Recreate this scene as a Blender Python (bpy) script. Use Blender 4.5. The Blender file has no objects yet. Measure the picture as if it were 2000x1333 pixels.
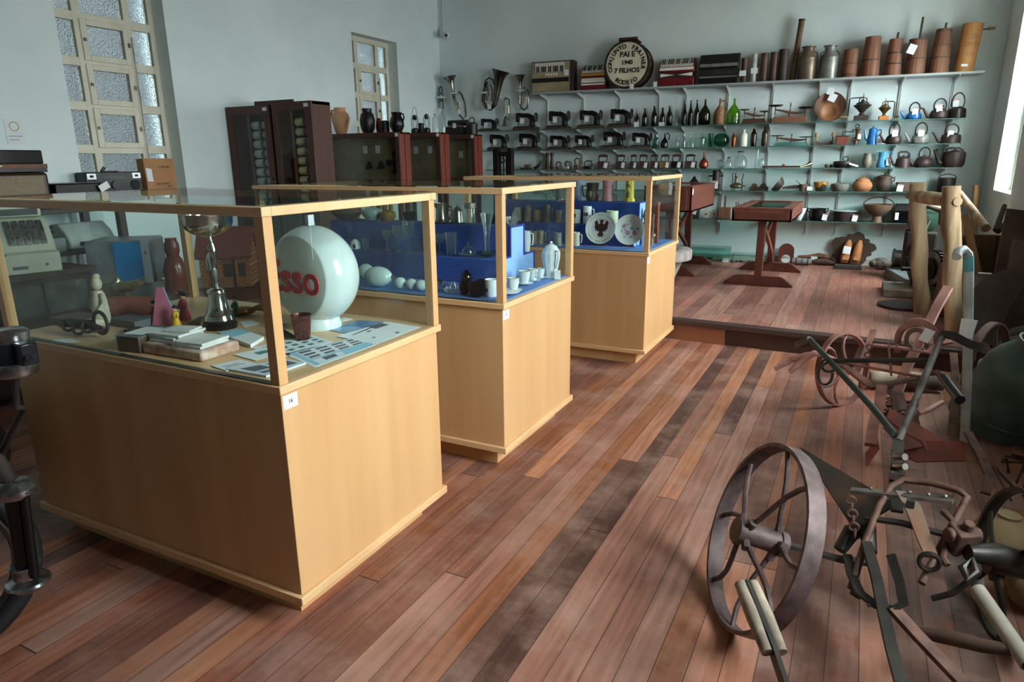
import bpy, bmesh, math, random
from mathutils import Vector, Matrix, Euler
random.seed(7)
S = bpy.context.scene
COL = S.collection
PI = math.pi
def V(*a): return Vector(a)
def RZ(a): return Matrix.Rotation(a, 4, 'Z')
def RX(a): return Matrix.Rotation(a, 4, 'X')
def RY(a): return Matrix.Rotation(a, 4, 'Y')
def TR(x, y, z): return Matrix.Translation((x, y, z))

# ---------------------------------------------------------------- camera
CAMC = V(1.395, -1.2926, 1.4116)
yaw, pitch, roll, FOC = 0.4737, 0.2626, -0.0102, 1313.4
fw = V(-math.sin(yaw)*math.cos(pitch), math.cos(yaw)*math.cos(pitch), -math.sin(pitch))
r0 = V(math.cos(yaw), math.sin(yaw), 0); u0 = r0.cross(fw)
cr = r0*math.cos(roll) + u0*math.sin(roll); cu = -r0*math.sin(roll) + u0*math.cos(roll)
cam = bpy.data.cameras.new('camera'); co = bpy.data.objects.new('camera', cam); COL.objects.link(co)
cam.lens = FOC/2000*36; cam.sensor_width = 36; cam.clip_start = .02
M = Matrix((cr, cu, -fw)).transposed().to_4x4(); M.translation = CAMC; co.matrix_world = M
S.camera = co
def ray(x, y): return fw + cr*((x-1000)/FOC) - cu*((y-666.5)/FOC)
def atz(x, y, z): d = ray(x, y); return CAMC + d*((z-CAMC.z)/d.z)
def aty(x, y, Y): d = ray(x, y); return CAMC + d*((Y-CAMC.y)/d.y)
def atx(x, y, X): d = ray(x, y); return CAMC + d*((X-CAMC.x)/d.x)
def depth(p): return (p-CAMC).dot(fw)
def ppm(p): return FOC/depth(p)          # image pixels per metre at a point

# room measures
PZ = 0.165                  # raised back floor
def PE(x): return 3.972-.05*(x-.18)   # front edge of the raised floor, slightly askew
XL, XR = -4.05, 2.555       # side walls
YF = -4.6
TW = 0.0874                 # the back wall runs slightly askew
def wall_y(x): return 7.5657 + TW*x
def onwall(x, y, off=0.0):  # point on a vertical plane OFF in front of the back wall
    d = ray(x, y); k = (7.5657-off + TW*CAMC.x - CAMC.y)/(d.y - TW*d.x); return CAMC + d*k
WROT = math.atan(TW)

# ---------------------------------------------------------------- mesh builder
class MB:
    def __init__(s): s.v = []; s.f = []; s.m = None
    def add(s, vs, fs):
        n = len(s.v)
        for v in vs:
            v = Vector(v)
            if s.m is not None: v = s.m @ v
            s.v.append(v[:])
        for f in fs: s.f.append([i+n for i in f])
        return s
    def hexa(s, p): return s.add(p, [(0,3,2,1),(4,5,6,7),(0,1,5,4),(1,2,6,5),(2,3,7,6),(3,0,4,7)])
    def box(s, a, b):
        (x0,y0,z0),(x1,y1,z1) = a, b
        return s.hexa([(x0,y0,z0),(x1,y0,z0),(x1,y1,z0),(x0,y1,z0),(x0,y0,z1),(x1,y0,z1),(x1,y1,z1),(x0,y1,z1)])
    def cbox(s, c, d): return s.box([c[i]-d[i]/2 for i in range(3)], [c[i]+d[i]/2 for i in range(3)])
    def tube(s, pts, r, n=8, close=False, flat=None, up=None, cap=True):
        pts = [Vector(p) for p in pts]; k = len(pts)
        rs = r if isinstance(r, (list, tuple)) else [r]*k
        tang = []
        for i in range(k):
            a = pts[(i-1) % k] if (close or i > 0) else pts[i]
            b = pts[(i+1) % k] if (close or i < k-1) else pts[i]
            t = (b-a); tang.append(t.normalized() if t.length > 1e-9 else Vector((0,0,1)))
        u = Vector(up) if up is not None else (Vector((0,0,1)) if abs(tang[0].z) < .9 else Vector((1,0,0)))
        rings = []
        for i in range(k):
            t = tang[i]; u = u - t*u.dot(t)
            if u.length < 1e-6: u = t.orthogonal()
            u.normalize(); w = t.cross(u)
            if flat:
                a, b = flat[0]/2*rs[i]/rs[0], flat[1]/2*rs[i]/rs[0]
                ring = [pts[i]+w*a*sx+u*b*sy for sx, sy in ((-1,-1),(1,-1),(1,1),(-1,1))]
            else:
                ring = [pts[i]+(u*math.cos(2*PI*j/n)+w*math.sin(2*PI*j/n))*rs[i] for j in range(n)]
            rings.append(ring)
        m = 4 if flat else n
        vs = [v for rg in rings for v in rg]; fs = []
        for i in range(k if close else k-1):
            for j in range(m):
                a = i*m+j; b = i*m+(j+1) % m; i2 = (i+1) % k
                fs.append((a, b, i2*m+(j+1) % m, i2*m+j))
        if not close and cap:
            fs.append(tuple(range(m))[::-1]); fs.append(tuple((k-1)*m+j for j in range(m)))
        return s.add(vs, fs)
    def bar(s, a, b, w, t, up=(0,0,1)): return s.tube([a, b], 1, flat=(w, t), up=up)
    def cyl(s, a, b, r, r2=None, n=16): return s.tube([a, b], [r, r if r2 is None else r2], n=n)
    def lathe(s, prof, n=20, c=(0,0,0), sx=1, sy=1, cap=True):
        vs = []; fs = []; k = len(prof)
        for (r, z) in prof:
            for j in range(n):
                a = 2*PI*j/n; vs.append((c[0]+r*math.cos(a)*sx, c[1]+r*math.sin(a)*sy, c[2]+z))
        for i in range(k-1):
            for j in range(n): fs.append((i*n+j, i*n+(j+1) % n, (i+1)*n+(j+1) % n, (i+1)*n+j))
        if cap:
            if prof[0][0] > 1e-5: fs.append(tuple(range(n))[::-1])
            if prof[-1][0] > 1e-5: fs.append(tuple((k-1)*n+j for j in range(n)))
        return s.add(vs, fs)
    def ell(s, c, r, n=14, k=9):
        if not isinstance(r, (tuple, list)): r = (r, r, r)
        vs = []; fs = []
        for i in range(k+1):
            t = PI*i/k - PI/2; rr = max(math.cos(t), 1e-4)
            for j in range(n):
                a = 2*PI*j/n; vs.append((c[0]+r[0]*rr*math.cos(a), c[1]+r[1]*rr*math.sin(a), c[2]+r[2]*math.sin(t)))
        for i in range(k):
            for j in range(n): fs.append((i*n+j, i*n+(j+1) % n, (i+1)*n+(j+1) % n, (i+1)*n+j))
        return s.add(vs, fs)
    def prism(s, pts, a, b, ax='y'):
        """outline pts in the plane across AX, thick from a to b"""
        n = len(pts); f = {'y': lambda p, t: (p[0], t, p[1]), 'x': lambda p, t: (t, p[0], p[1]), 'z': lambda p, t: (p[0], p[1], t)}[ax]
        vs = [f(p, a) for p in pts]+[f(p, b) for p in pts]
        fs = [tuple(range(n))[::-1], tuple(range(n, 2*n))]+[(i, (i+1) % n, n+(i+1) % n, n+i) for i in range(n)]
        return s.add(vs, fs)
    def ring(s, c, R, r, ax='z', n=20, k=6, flat=None):
        pts = []
        for j in range(n):
            a = 2*PI*j/n; p = {'z': (math.cos(a), math.sin(a), 0), 'y': (math.cos(a), 0, math.sin(a)), 'x': (0, math.cos(a), math.sin(a))}[ax]
            pts.append((c[0]+R*p[0], c[1]+R*p[1], c[2]+R*p[2]))
        return s.tube(pts, r, n=k, close=True, flat=flat, up={'z': (0,0,1), 'y': (0,1,0), 'x': (1,0,0)}[ax])
    def build(s, name, mat, parent=None, bev=0, ang=38, solid=True):
        me = bpy.data.meshes.new(name); me.from_pydata(s.v, [], s.f)
        if solid:
            bm = bmesh.new(); bm.from_mesh(me); bmesh.ops.recalc_face_normals(bm, faces=bm.faces); bm.to_mesh(me); bm.free()
        me.polygons.foreach_set('use_smooth', [True]*len(me.polygons))
        me.set_sharp_from_angle(angle=math.radians(ang)); me.update()
        o = bpy.data.objects.new(name, me); COL.objects.link(o); me.materials.append(mat)
        if parent is not None: o.parent = parent
        if bev:
            b = o.modifiers.new('edge', 'BEVEL'); b.width = bev; b.segments = 2; b.limit_method = 'ANGLE'; b.angle_limit = .6
        return o

def tag(o, label, cat, group=None, kind=None):
    if label: o['label'] = label
    if cat: o['category'] = cat
    if group: o['group'] = group
    if kind: o['kind'] = kind
    return o
def thing(name, label, cat, loc=(0,0,0), rz=0, group=None, mat=None, rot=None):
    o = bpy.data.objects.new(name, None); COL.objects.link(o); o.empty_display_size = .05
    o.location = loc; o.rotation_euler = rot or (0, 0, rz)
    return tag(o, label, cat, group)
def struct(o): o['kind'] = 'structure'; return o
def kids(o): return [c for c in bpy.data.objects if c.parent == o]
def dup(root, label, loc, rz=None, scale=None, group=None):
    r = root.copy(); COL.objects.link(r); r.location = loc; r['label'] = label
    if rz is not None: r.rotation_euler = (0, 0, rz)
    if scale is not None: r.scale = (scale,)*3 if not isinstance(scale, tuple) else scale
    if group: r['group'] = group
    for ch in kids(root):
        c = ch.copy(); COL.objects.link(c); c.parent = r
        for g in kids(ch):
            d = g.copy(); COL.objects.link(d); d.parent = c
    return r

# ---------------------------------------------------------------- materials
class NT:
    def __init__(s, name):
        s.mat = bpy.data.materials.new(name); s.mat.use_nodes = True
        s.t = s.mat.node_tree; s.t.nodes.clear(); s.out = s.n('ShaderNodeOutputMaterial')
    def n(s, t, **kw):
        o = s.t.nodes.new(t)
        for k, v in kw.items(): setattr(o, k, v)
        return o
    def l(s, a, b): s.t.links.new(a, b)
    def math(s, op, a, b=None, c=None):
        m = s.n('ShaderNodeMath', operation=op)
        for i, x in enumerate((a, b, c)):
            if x is None: continue
            if isinstance(x, (int, float)): m.inputs[i].default_value = x
            else: s.l(x, m.inputs[i])
        return m.outputs[0]
    def mixc(s, f, a, b):
        m = s.n('ShaderNodeMix', data_type='RGBA')
        for x, i in ((f, 0), (a, 6), (b, 7)):
            if isinstance(x, (int, float)): m.inputs[i].default_value = x
            elif isinstance(x, tuple): m.inputs[i].default_value = x if len(x) == 4 else x+(1,)
            else: s.l(x, m.inputs[i])
        return m.outputs[2]
def lin(c):
    """sRGB 0-255 to linear"""
    def f(x):
        x /= 255.; return x/12.92 if x <= .04045 else ((x+.055)/1.055)**2.4
    return tuple(f(x) for x in c)
_mats = {}
def mat(name, c, c2=None, rough=.55, metal=0, sc=8, stretch=(1,1,1), bump=.0, spec=.5, coat=0, detail=5, lo=.35, hi=.65):
    """one colour, or two colours mingled by a noise that lies in the object"""
    if name in _mats: return _mats[name]
    k = NT(name); b = k.n('ShaderNodeBsdfPrincipled'); k.l(b.outputs[0], k.out.inputs[0])
    b.inputs['Roughness'].default_value = rough; b.inputs['Metallic'].default_value = metal
    b.inputs['Specular IOR Level'].default_value = spec; b.inputs['Coat Weight'].default_value = coat
    a = lin(c)+(1,)
    if c2 is None: b.inputs['Base Color'].default_value = a
    if c2 is not None or bump:
        tc = k.n('ShaderNodeTexCoord'); mp = k.n('ShaderNodeMapping'); mp.inputs['Scale'].default_value = stretch
        k.l(tc.outputs['Object'], mp.inputs[0]); nz = k.n('ShaderNodeTexNoise'); nz.inputs['Scale'].default_value = sc; nz.inputs['Detail'].default_value = detail
        k.l(mp.outputs[0], nz.inputs['Vector'])
        if c2 is not None:
            rp = k.n('ShaderNodeMapRange'); rp.inputs[1].default_value = lo; rp.inputs[2].default_value = hi
            k.l(nz.outputs[0], rp.inputs[0])
            k.l(k.mixc(rp.outputs[0], a, lin(c2)+(1,)), b.inputs['Base Color'])
        if bump:
            bp = k.n('ShaderNodeBump'); bp.inputs['Strength'].default_value = bump; bp.inputs['Distance'].default_value = .01
            k.l(nz.outputs[0], bp.inputs['Height']); k.l(bp.outputs[0], b.inputs['Normal'])
    _mats[name] = k.mat
    return k.mat
def glass(name, tint=(.95,.98,.97), refl=1.0, rough=0.0, edge=0.0, ecol=(.1,.2,.18), haze=0.0, milk=0.0):
    """thin clear glass: what is behind shows through, the front faces mirror the room by Fresnel"""
    if name in _mats: return _mats[name]
    k = NT(name); t = k.n('ShaderNodeBsdfTransparent'); g = k.n('ShaderNodeBsdfGlossy'); g.inputs['Roughness'].default_value = rough
    t.inputs[0].default_value = tint+(1,)
    fr = k.n('ShaderNodeFresnel'); fr.inputs[0].default_value = 1.5; ge = k.n('ShaderNodeNewGeometry')
    f = k.math('MULTIPLY', k.math('MULTIPLY', fr.outputs[0], refl), k.math('SUBTRACT', 1.0, ge.outputs['Backfacing']))
    base = t.outputs[0]
    if edge:
        lw = k.n('ShaderNodeLayerWeight'); lw.inputs[0].default_value = .35
        t2 = k.n('ShaderNodeBsdfTransparent'); t2.inputs[0].default_value = ecol+(1,)
        m0 = k.n('ShaderNodeMixShader'); k.l(k.math('MULTIPLY', lw.outputs['Facing'], edge), m0.inputs[0]); k.l(t.outputs[0], m0.inputs[1]); k.l(t2.outputs[0], m0.inputs[2]); base = m0.outputs[0]
    if milk:  # whitish edge mixed into the colour, standing in for highlights on clear rims
        lw = k.n('ShaderNodeLayerWeight'); lw.inputs[0].default_value = .5; d0 = k.n('ShaderNodeBsdfTranslucent'); d0.inputs[0].default_value = (.8,.88,.88,1)
        m2 = k.n('ShaderNodeMixShader'); k.l(k.math('ADD', k.math('MULTIPLY', lw.outputs['Facing'], milk), .05), m2.inputs[0]); k.l(base, m2.inputs[1]); k.l(d0.outputs[0], m2.inputs[2]); base = m2.outputs[0]
    if haze:
        d = k.n('ShaderNodeBsdfDiffuse'); d.inputs[0].default_value = (.7,.75,.75,1)
        m1 = k.n('ShaderNodeMixShader'); m1.inputs[0].default_value = haze; k.l(base, m1.inputs[1]); k.l(d.outputs[0], m1.inputs[2]); base = m1.outputs[0]
    mx = k.n('ShaderNodeMixShader'); k.l(f, mx.inputs[0]); k.l(base, mx.inputs[1]); k.l(g.outputs[0], mx.inputs[2]); k.l(mx.outputs[0], k.out.inputs[0])
    _mats[name] = k.mat
    return k.mat
def wood(name, c, c2, rough=.45, axis='z', sc=3.0, coat=0.0, bump=.05, lo=.3, hi=.7):
    st = {'x': (.08,1,1), 'y': (1,.08,1), 'z': (1,1,.08)}[axis]
    return mat(name, c, c2, rough=rough, sc=sc*4, stretch=st, bump=bump, coat=coat, lo=lo, hi=hi)
def text(name, body, size, mat_, parent, loc, rot, ext=.0004, align='CENTER', bold=0.0):
    cu_ = bpy.data.curves.new(name, 'FONT'); cu_.body = body; cu_.size = size; cu_.extrude = ext; cu_.align_x = align; cu_.align_y = 'CENTER'; cu_.offset = bold; cu_.resolution_u = 3
    tmp = bpy.data.objects.new(name, cu_); COL.objects.link(tmp)
    me = bpy.data.meshes.new_from_object(tmp); bpy.data.objects.remove(tmp)
    o = bpy.data.objects.new(name, me); COL.objects.link(o); me.materials.clear(); me.materials.append(mat_)
    o.parent = parent; o.location = loc; o.rotation_euler = rot
    return o

# palette
MW = wood('case_wood', (214,171,124), (184,138,90), rough=.38, sc=1.2, lo=.2, hi=.8)
MWE = wood('case_edge_wood', (222,182,136), (210,168,122), rough=.38, axis='x', sc=1.5)
GL = glass('case_glass', (.93,.97,.96), refl=.75, haze=.003)
GLT = glass('case_top_glass', (.90,.96,.95), refl=1.0)
PAPER = mat('white_paper', (225,228,232), rough=.8)
INK = mat('black_ink', (22,20,22), rough=.7)
IRON = mat('black_iron', (34,31,31), (58,50,46), rough=.5, metal=.35, sc=14, bump=.15)
RUST = mat('rusty_iron', (70,48,42), (110,78,66), rough=.7, metal=.25, sc=18, bump=.25)
STEELD = mat('dull_steel', (120,120,120), (70,66,64), rough=.38, metal=.85, sc=12)
CHROME = mat('bright_metal', (205,205,200), rough=.12, metal=1)
BRASS = mat('tarnished_brass', (150,130,95), (95,85,70), rough=.28, metal=.9, sc=9)
BLACKG = mat('black_gloss', (12,12,13), rough=.3, spec=.35)
DKWOOD = wood('dark_red_wood', (80,40,27), (54,26,18), rough=.5)
WHITEC = mat('white_ceramic', (222,228,230), rough=.2)
# ================================================================ the room
def planks(name, cols, w, x0, seglen, dark=None, rough=.42, axis='x'):
    k = NT(name); b = k.n('ShaderNodeBsdfPrincipled'); k.l(b.outputs[0], k.out.inputs[0])
    tc = k.n('ShaderNodeTexCoord'); sp = k.n('ShaderNodeSeparateXYZ'); k.l(tc.outputs['Object'], sp.inputs[0])
    X, Y = (sp.outputs[0], sp.outputs[1]) if axis == 'x' else (sp.outputs[1], sp.outputs[0])
    u = k.math('DIVIDE', k.math('SUBTRACT', X, x0), w); idx = k.math('FLOOR', u)
    wn = k.n('ShaderNodeTexWhiteNoise', noise_dimensions='1D'); k.l(idx, wn.inputs['W'])
    seg = k.math('FLOOR', k.math('DIVIDE', k.math('ADD', Y, k.math('MULTIPLY', wn.outputs[0], 9.0)), seglen))
    cv = k.n('ShaderNodeCombineXYZ'); k.l(idx, cv.inputs[0]); k.l(seg, cv.inputs[1])
    w2 = k.n('ShaderNodeTexWhiteNoise', noise_dimensions='2D'); k.l(cv.outputs[0], w2.inputs['Vector'])
    cr_ = k.n('ShaderNodeValToRGB'); cr_.color_ramp.interpolation = 'CONSTANT'; e = cr_.color_ramp.elements
    while len(e) < len(cols): e.new(.5)
    for i, c in enumerate(cols): e[i].position = i/len(cols); e[i].color = lin(c)+(1,)
    k.l(w2.outputs[0], cr_.inputs[0]); col = cr_.outputs[0]
    if dark:
        col = k.mixc(k.math('COMPARE', idx, 0.0, .1), col, lin(dark)+(1,))
    # grain along the board and patches of wear
    mp = k.n('ShaderNodeMapping'); mp.inputs['Scale'].default_value = (1,.06,1) if axis == 'x' else (.06,1,1); k.l(tc.outputs['Object'], mp.inputs[0])
    of = k.n('ShaderNodeVectorMath', operation='ADD'); k.l(mp.outputs[0], of.inputs[0]); k.l(w2.outputs[1], of.inputs[1])
    n1 = k.n('ShaderNodeTexNoise'); n1.inputs['Scale'].default_value = 45; n1.inputs['Detail'].default_value = 6; k.l(of.outputs[0], n1.inputs[0])
    g = k.n('ShaderNodeMapRange'); g.inputs[1].default_value = .25; g.inputs[2].default_value = .75; g.inputs[3].default_value = .52; g.inputs[4].default_value = 1.18; k.l(n1.outputs[0], g.inputs[0])
    vm = k.n('ShaderNodeVectorMath', operation='SCALE'); k.l(col, vm.inputs[0]); k.l(g.outputs[0], vm.inputs['Scale'])
    n2 = k.n('ShaderNodeTexNoise'); n2.inputs['Scale'].default_value = 3.2; n2.inputs['Detail'].default_value = 7; n2.inputs['Roughness'].default_value = .65; k.l(tc.outputs['Object'], n2.inputs[0])
    g2 = k.n('ShaderNodeMapRange'); g2.inputs[1].default_value = .45; g2.inputs[2].default_value = .72; g2.inputs[4].default_value = .5; k.l(n2.outputs[0], g2.inputs[0])
    col = k.mixc(g2.outputs[0], vm.outputs[0], lin((178,146,134))+(1,))
    fr = k.math('FRACT', u); ed = k.math('MINIMUM', fr, k.math('SUBTRACT', 1.0, fr))
    fy = k.math('FRACT', k.math('DIVIDE', k.math('ADD', Y, k.math('MULTIPLY', wn.outputs[0], 9.0)), seglen)); ey = k.math('MINIMUM', fy, k.math('SUBTRACT', 1.0, fy))
    gap = k.math('MAXIMUM', k.math('LESS_THAN', ed, .016), k.math('LESS_THAN', ey, .0009))
    k.l(k.mixc(k.math('MULTIPLY', gap, .78), col, lin((30,20,18))+(1,)), b.inputs['Base Color'])
    rr = k.n('ShaderNodeMapRange'); rr.inputs[3].default_value = rough-.1; rr.inputs[4].default_value = rough+.16; k.l(n2.outputs[0], rr.inputs[0]); k.l(rr.outputs[0], b.inputs['Roughness'])
    b.inputs['Specular IOR Level'].default_value = .4
    bp = k.n('ShaderNodeBump'); bp.inputs['Strength'].default_value = .12; bp.inputs['Distance'].default_value = .004; k.l(n1.outputs[0], bp.inputs['Height']); k.l(bp.outputs[0], b.inputs['Normal'])
    return k.mat
FLOORM = planks('floor_boards', [(150,92,72),(124,80,68),(164,110,88),(142,88,62),(96,66,58),(158,116,102),(134,88,74),(170,112,82),(112,74,64),(150,104,90)], .0876, .57, 3.1, dark=(84,56,50))
STAGEM = planks('stage_boards', [(164,108,94),(150,100,88),(174,116,100),(136,90,80),(168,122,108)], .102, .06, 4.4, rough=.4)
PLASTER = mat('blue_grey_plaster', (228,240,241), (218,232,234), rough=.85, sc=1.6, bump=.02)
CEILM = wood('ceiling_boards', (176,164,150), (156,146,132), rough=.8, axis='y')
FRAMEM = mat('cream_window_paint', (220,216,198), (208,203,184), rough=.45, sc=6)
NOSE = wood('step_nosing_wood', (70,52,48), (52,38,36), rough=.45, axis='x')
RISER = wood('step_riser_wood', (74,46,40), (54,34,30), rough=.5, axis='x')

o = struct(MB().box((XL-.4, YF-.4, -.12), (XR+.4, 8.3, 0)).build('floor', FLOORM))
o = struct(MB().prism([(XL, PE(XL)+.06), (XR, PE(XR)+.06), (XR, wall_y(XR)+.1), (XL, wall_y(XL)+.1)], .001, PZ, 'z').build('floor_stage', STAGEM))
def strip(x0, x1, d0, d1, z0, z1): return MB().prism([(x0, PE(x0)+d0), (x1, PE(x1)+d0), (x1, PE(x1)+d1), (x0, PE(x0)+d1)], z0, z1, 'z')
struct(strip(XL, XR, 0, .095, PZ-.04, PZ+.002).build('trim_1', NOSE, bev=.004))
struct(strip(XL, XR, .03, .062, 0, PZ-.04).build('trim_2', RISER))
struct(strip(-.1, .56, .018, .031, .001, PZ-.042).build('trim_3', wood('pale_riser_board', (150,98,72), (128,82,62), axis='x')))
o = struct(MB().box((XL-.4, YF-.4, 3.75), (XR+.4, 8.3, 3.9)).build('ceiling', CEILM))

def wall_x(name, xa, xb, ya, yb, holes, z1=3.75):
    m = MB(); ys = ya
    for (h0, h1, s0, s1) in sorted(holes):
        m.box((xa, ys, -.1), (xb, h0, z1)); m.box((xa, h0, -.1), (xb, h1, s0)); m.box((xa, h0, s1), (xb, h1, z1)); ys = h1
    m.box((xa, ys, -.1), (xb, yb, z1))
    return struct(m.build(name, PLASTER))
LW = [(2.0, 2.92, 1.2, 2.86), (5.35, 6.22, 1.2, 2.86)]
RW = [(-.05, .9, 1.08, 2.84), (3.0, 3.95, 1.08, 2.84), (6.08, 7.02, 1.08, 2.84)]
wall_x('wall_left', XL-.32, XL, YF-.4, 8.0, LW)
wall_x('wall_right', XR, XR+.3, YF-.4, 8.2, RW)
struct(MB().prism([(XL-.3, wall_y(XL-.3)), (XR+.3, wall_y(XR+.3)), (XR+.3, 8.3), (XL-.3, 8.3)], -.1, 3.75, 'z').build('wall_back', PLASTER))
struct(MB().box((XL-.3, YF-.3, -.1), (XR+.3, YF, 3.75)).build('wall_front', PLASTER))
struct(MB().prism([(XL, wall_y(XL)-.015), (XR, wall_y(XR)-.015), (XR, wall_y(XR)), (XL, wall_y(XL))], PZ, PZ+.07, 'z').build('baseboard_back', mat('baseboard_paint', (205,206,200), rough=.6)))

# frosted glass of the left windows
k = NT('frosted_glass'); b = k.n('ShaderNodeBsdfPrincipled'); b.inputs['Base Color'].default_value = (.62,.72,.76,1); b.inputs['Transmission Weight'].default_value = .93
b.inputs['Roughness'].default_value = .34; b.inputs['IOR'].default_value = 1.3
tc = k.n('ShaderNodeTexCoord'); vo = k.n('ShaderNodeTexVoronoi'); vo.inputs['Scale'].default_value = 85; k.l(tc.outputs['Object'], vo.inputs['Vector'])
bp = k.n('ShaderNodeBump'); bp.inputs['Strength'].default_value = .8; bp.inputs['Distance'].default_value = .01; k.l(vo.outputs['Distance'], bp.inputs['Height']); k.l(bp.outputs[0], b.inputs['Normal']); k.l(b.outputs[0], k.out.inputs[0])
FROST = k.mat
CLEAR = glass('window_glass', (.97,.99,.98))

def window(n, X, side, y0, y1, z0, z1, pane, rows=5):
    """side -1: outside lies towards -x. Frame set back in the wall"""
    w = struct(thing('window_%d' % n, None, None, (X+side*.17, (y0+y1)/2, z0)))
    W = y1-y0; H = z1-z0; cols = [(-W/2, -W/2+W*.27), (-W/2+W*.27, W/2-W*.27), (W/2-W*.27, W/2)]
    fr = MB(); ph = H/rows; t = .045
    gaps = [(-.025, .025)]
    for yb_ in (-W/2+.022, cols[0][1], cols[1][1], W/2-.022): fr.box((-.03, yb_-.030, 0), (.03, yb_+.030, H))
    for i in range(rows+1):
        zc = min(max(i*ph, .022), H-.022); fr.box((-.028, -W/2, zc-.034), (.028, W/2, zc+.034))
    struct(fr.build('frame', FRAMEM, w, bev=.004))
    for i in range(rows):
        for c, (a, b_) in enumerate(cols):
            m = MB().box((-.004, a+.02, i*ph+.02), (.004, b_-.02, (i+1)*ph-.02)); struct(m.build('pane', pane, w))
            if c == 1 and i in (1, 2, 3):
                s_ = MB(); A, B, z_0, z_1 = a+.012, b_-.012, i*ph+.012, (i+1)*ph-.012
                for q in ((A, z_0, A+.05, z_1), (B-.05, z_0, B, z_1), (A+.05, z_0, B-.05, z_0+.045), (A+.05, z_1-.045, B-.05, z_1)):
                    s_.box((-side*.02-.02, q[0], q[1]), (-side*.02+.022, q[2], q[3]))
                sa = struct(s_.build('sash', FRAMEM, w, bev=.004))
                struct(MB().box((-side*.045-.008, A+.01, (z_0+z_1)/2-.012), (-side*.045+.008, A+.03, (z_0+z_1)/2+.012)).build('catch', STEELD, sa))
                struct(MB().box((-side*.045-.008, B-.02, (z_0+z_1)/2-.015), (-side*.045+.008, B+.0, (z_0+z_1)/2+.02)).build('bracket', STEELD, sa))
    rod = MB().cyl((-side*.055, cols[1][1]+.0, ph*.75), (-side*.055, cols[1][1]+.0, ph*3.7), .004, n=6)
    struct(rod.build('pull_rod', STEELD, w))
    struct(MB().box((-side*.0-.06, -W/2, -.03), (.06, W/2, .002)).build('sill', FRAMEM, w))
    return w
for i, (a, b_, c, d) in enumerate(LW): window(i+1, XL, -1, a, b_, c, d, FROST)
for i, (a, b_, c, d) in enumerate(RW): window(i+4, XR, 1, a, b_, c, d, CLEAR)
# ledge under the near left window
struct(MB().box((XL+.001, 1.82, 1.17), (XL+.17, 3.0, 1.2)).build('trim_4', mat('sill_white', (226,228,230), rough=.5), bev=.004))

# ---------------------------------------------------------------- daylight
w_ = bpy.data.worlds.new('sky'); S.world = w_; w_.use_nodes = True; nt = w_.node_tree; nt.nodes.clear()
def wn_(t, **kw):
    o = nt.nodes.new(t)
    for a, b_ in kw.items(): setattr(o, a, b_)
    return o
ou = wn_('ShaderNodeOutputWorld'); bg = wn_('ShaderNodeBackground'); nt.links.new(bg.outputs[0], ou.inputs[0])
tc = wn_('ShaderNodeTexCoord'); sp = wn_('ShaderNodeSeparateXYZ'); nt.links.new(tc.outputs['Generated'], sp.inputs[0])
mr = wn_('ShaderNodeMapRange'); mr.inputs[1].default_value = -.5; mr.inputs[2].default_value = .4; mr.inputs[3].default_value = .011; mr.inputs[4].default_value = 1.0; nt.links.new(sp.outputs[0], mr.inputs[0])
mz = wn_('ShaderNodeMapRange'); mz.inputs[1].default_value = -.15; mz.inputs[2].default_value = .5; mz.inputs[3].default_value = .30; mz.inputs[4].default_value = 1.25; nt.links.new(sp.outputs[2], mz.inputs[0])
mu = wn_('ShaderNodeMath', operation='MULTIPLY'); nt.links.new(mr.outputs[0], mu.inputs[0]); nt.links.new(mz.outputs[0], mu.inputs[1])
m2 = wn_('ShaderNodeMath', operation='MULTIPLY'); nt.links.new(mu.outputs[0], m2.inputs[0]); m2.inputs[1].default_value = SKY = 42.0
nt.links.new(m2.outputs[0], bg.inputs[1]); bg.inputs[0].default_value = (.93, 1.0, 1.02, 1)
w_.cycles.sampling_method = 'MANUAL'; w_.cycles.sample_map_resolution = 512
for (a, b_, c, d) in RW:          # sky portals in the clear windows guide the daylight
    L = bpy.data.lights.new('window_daylight', 'AREA'); L.shape = 'RECTANGLE'; L.size = d-c; L.size_y = b_-a; L.cycles.is_portal = True
    lo_ = bpy.data.objects.new('window_daylight', L); COL.objects.link(lo_); lo_.location = (XR+.31, (a+b_)/2, (c+d)/2); lo_.rotation_euler = (0, PI/2, 0)
for (a, b_, c, d) in LW:
    L = bpy.data.lights.new('window_daylight', 'AREA'); L.shape = 'RECTANGLE'; L.size = d-c; L.size_y = b_-a; L.cycles.is_portal = True
    lo_ = bpy.data.objects.new('window_daylight', L); COL.objects.link(lo_); lo_.location = (XL-.33, (a+b_)/2, (c+d)/2); lo_.rotation_euler = (0, -PI/2, 0)
vs = S.view_settings; vs.view_transform = 'Standard'; vs.look = 'None'; vs.exposure = 0.70; vs.gamma = 1; vs.use_curve_mapping = False
S.cycles.transparent_max_bounces = 40; S.cycles.max_bounces = 9; S.cycles.diffuse_bounces = 5; S.cycles.glossy_bounces = 4; S.cycles.transmission_bounces = 6
S.cycles.use_denoising = True; S.cycles.sample_clamp_indirect = 6; S.cycles.caustics_reflective = False; S.cycles.caustics_refractive = False
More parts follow.
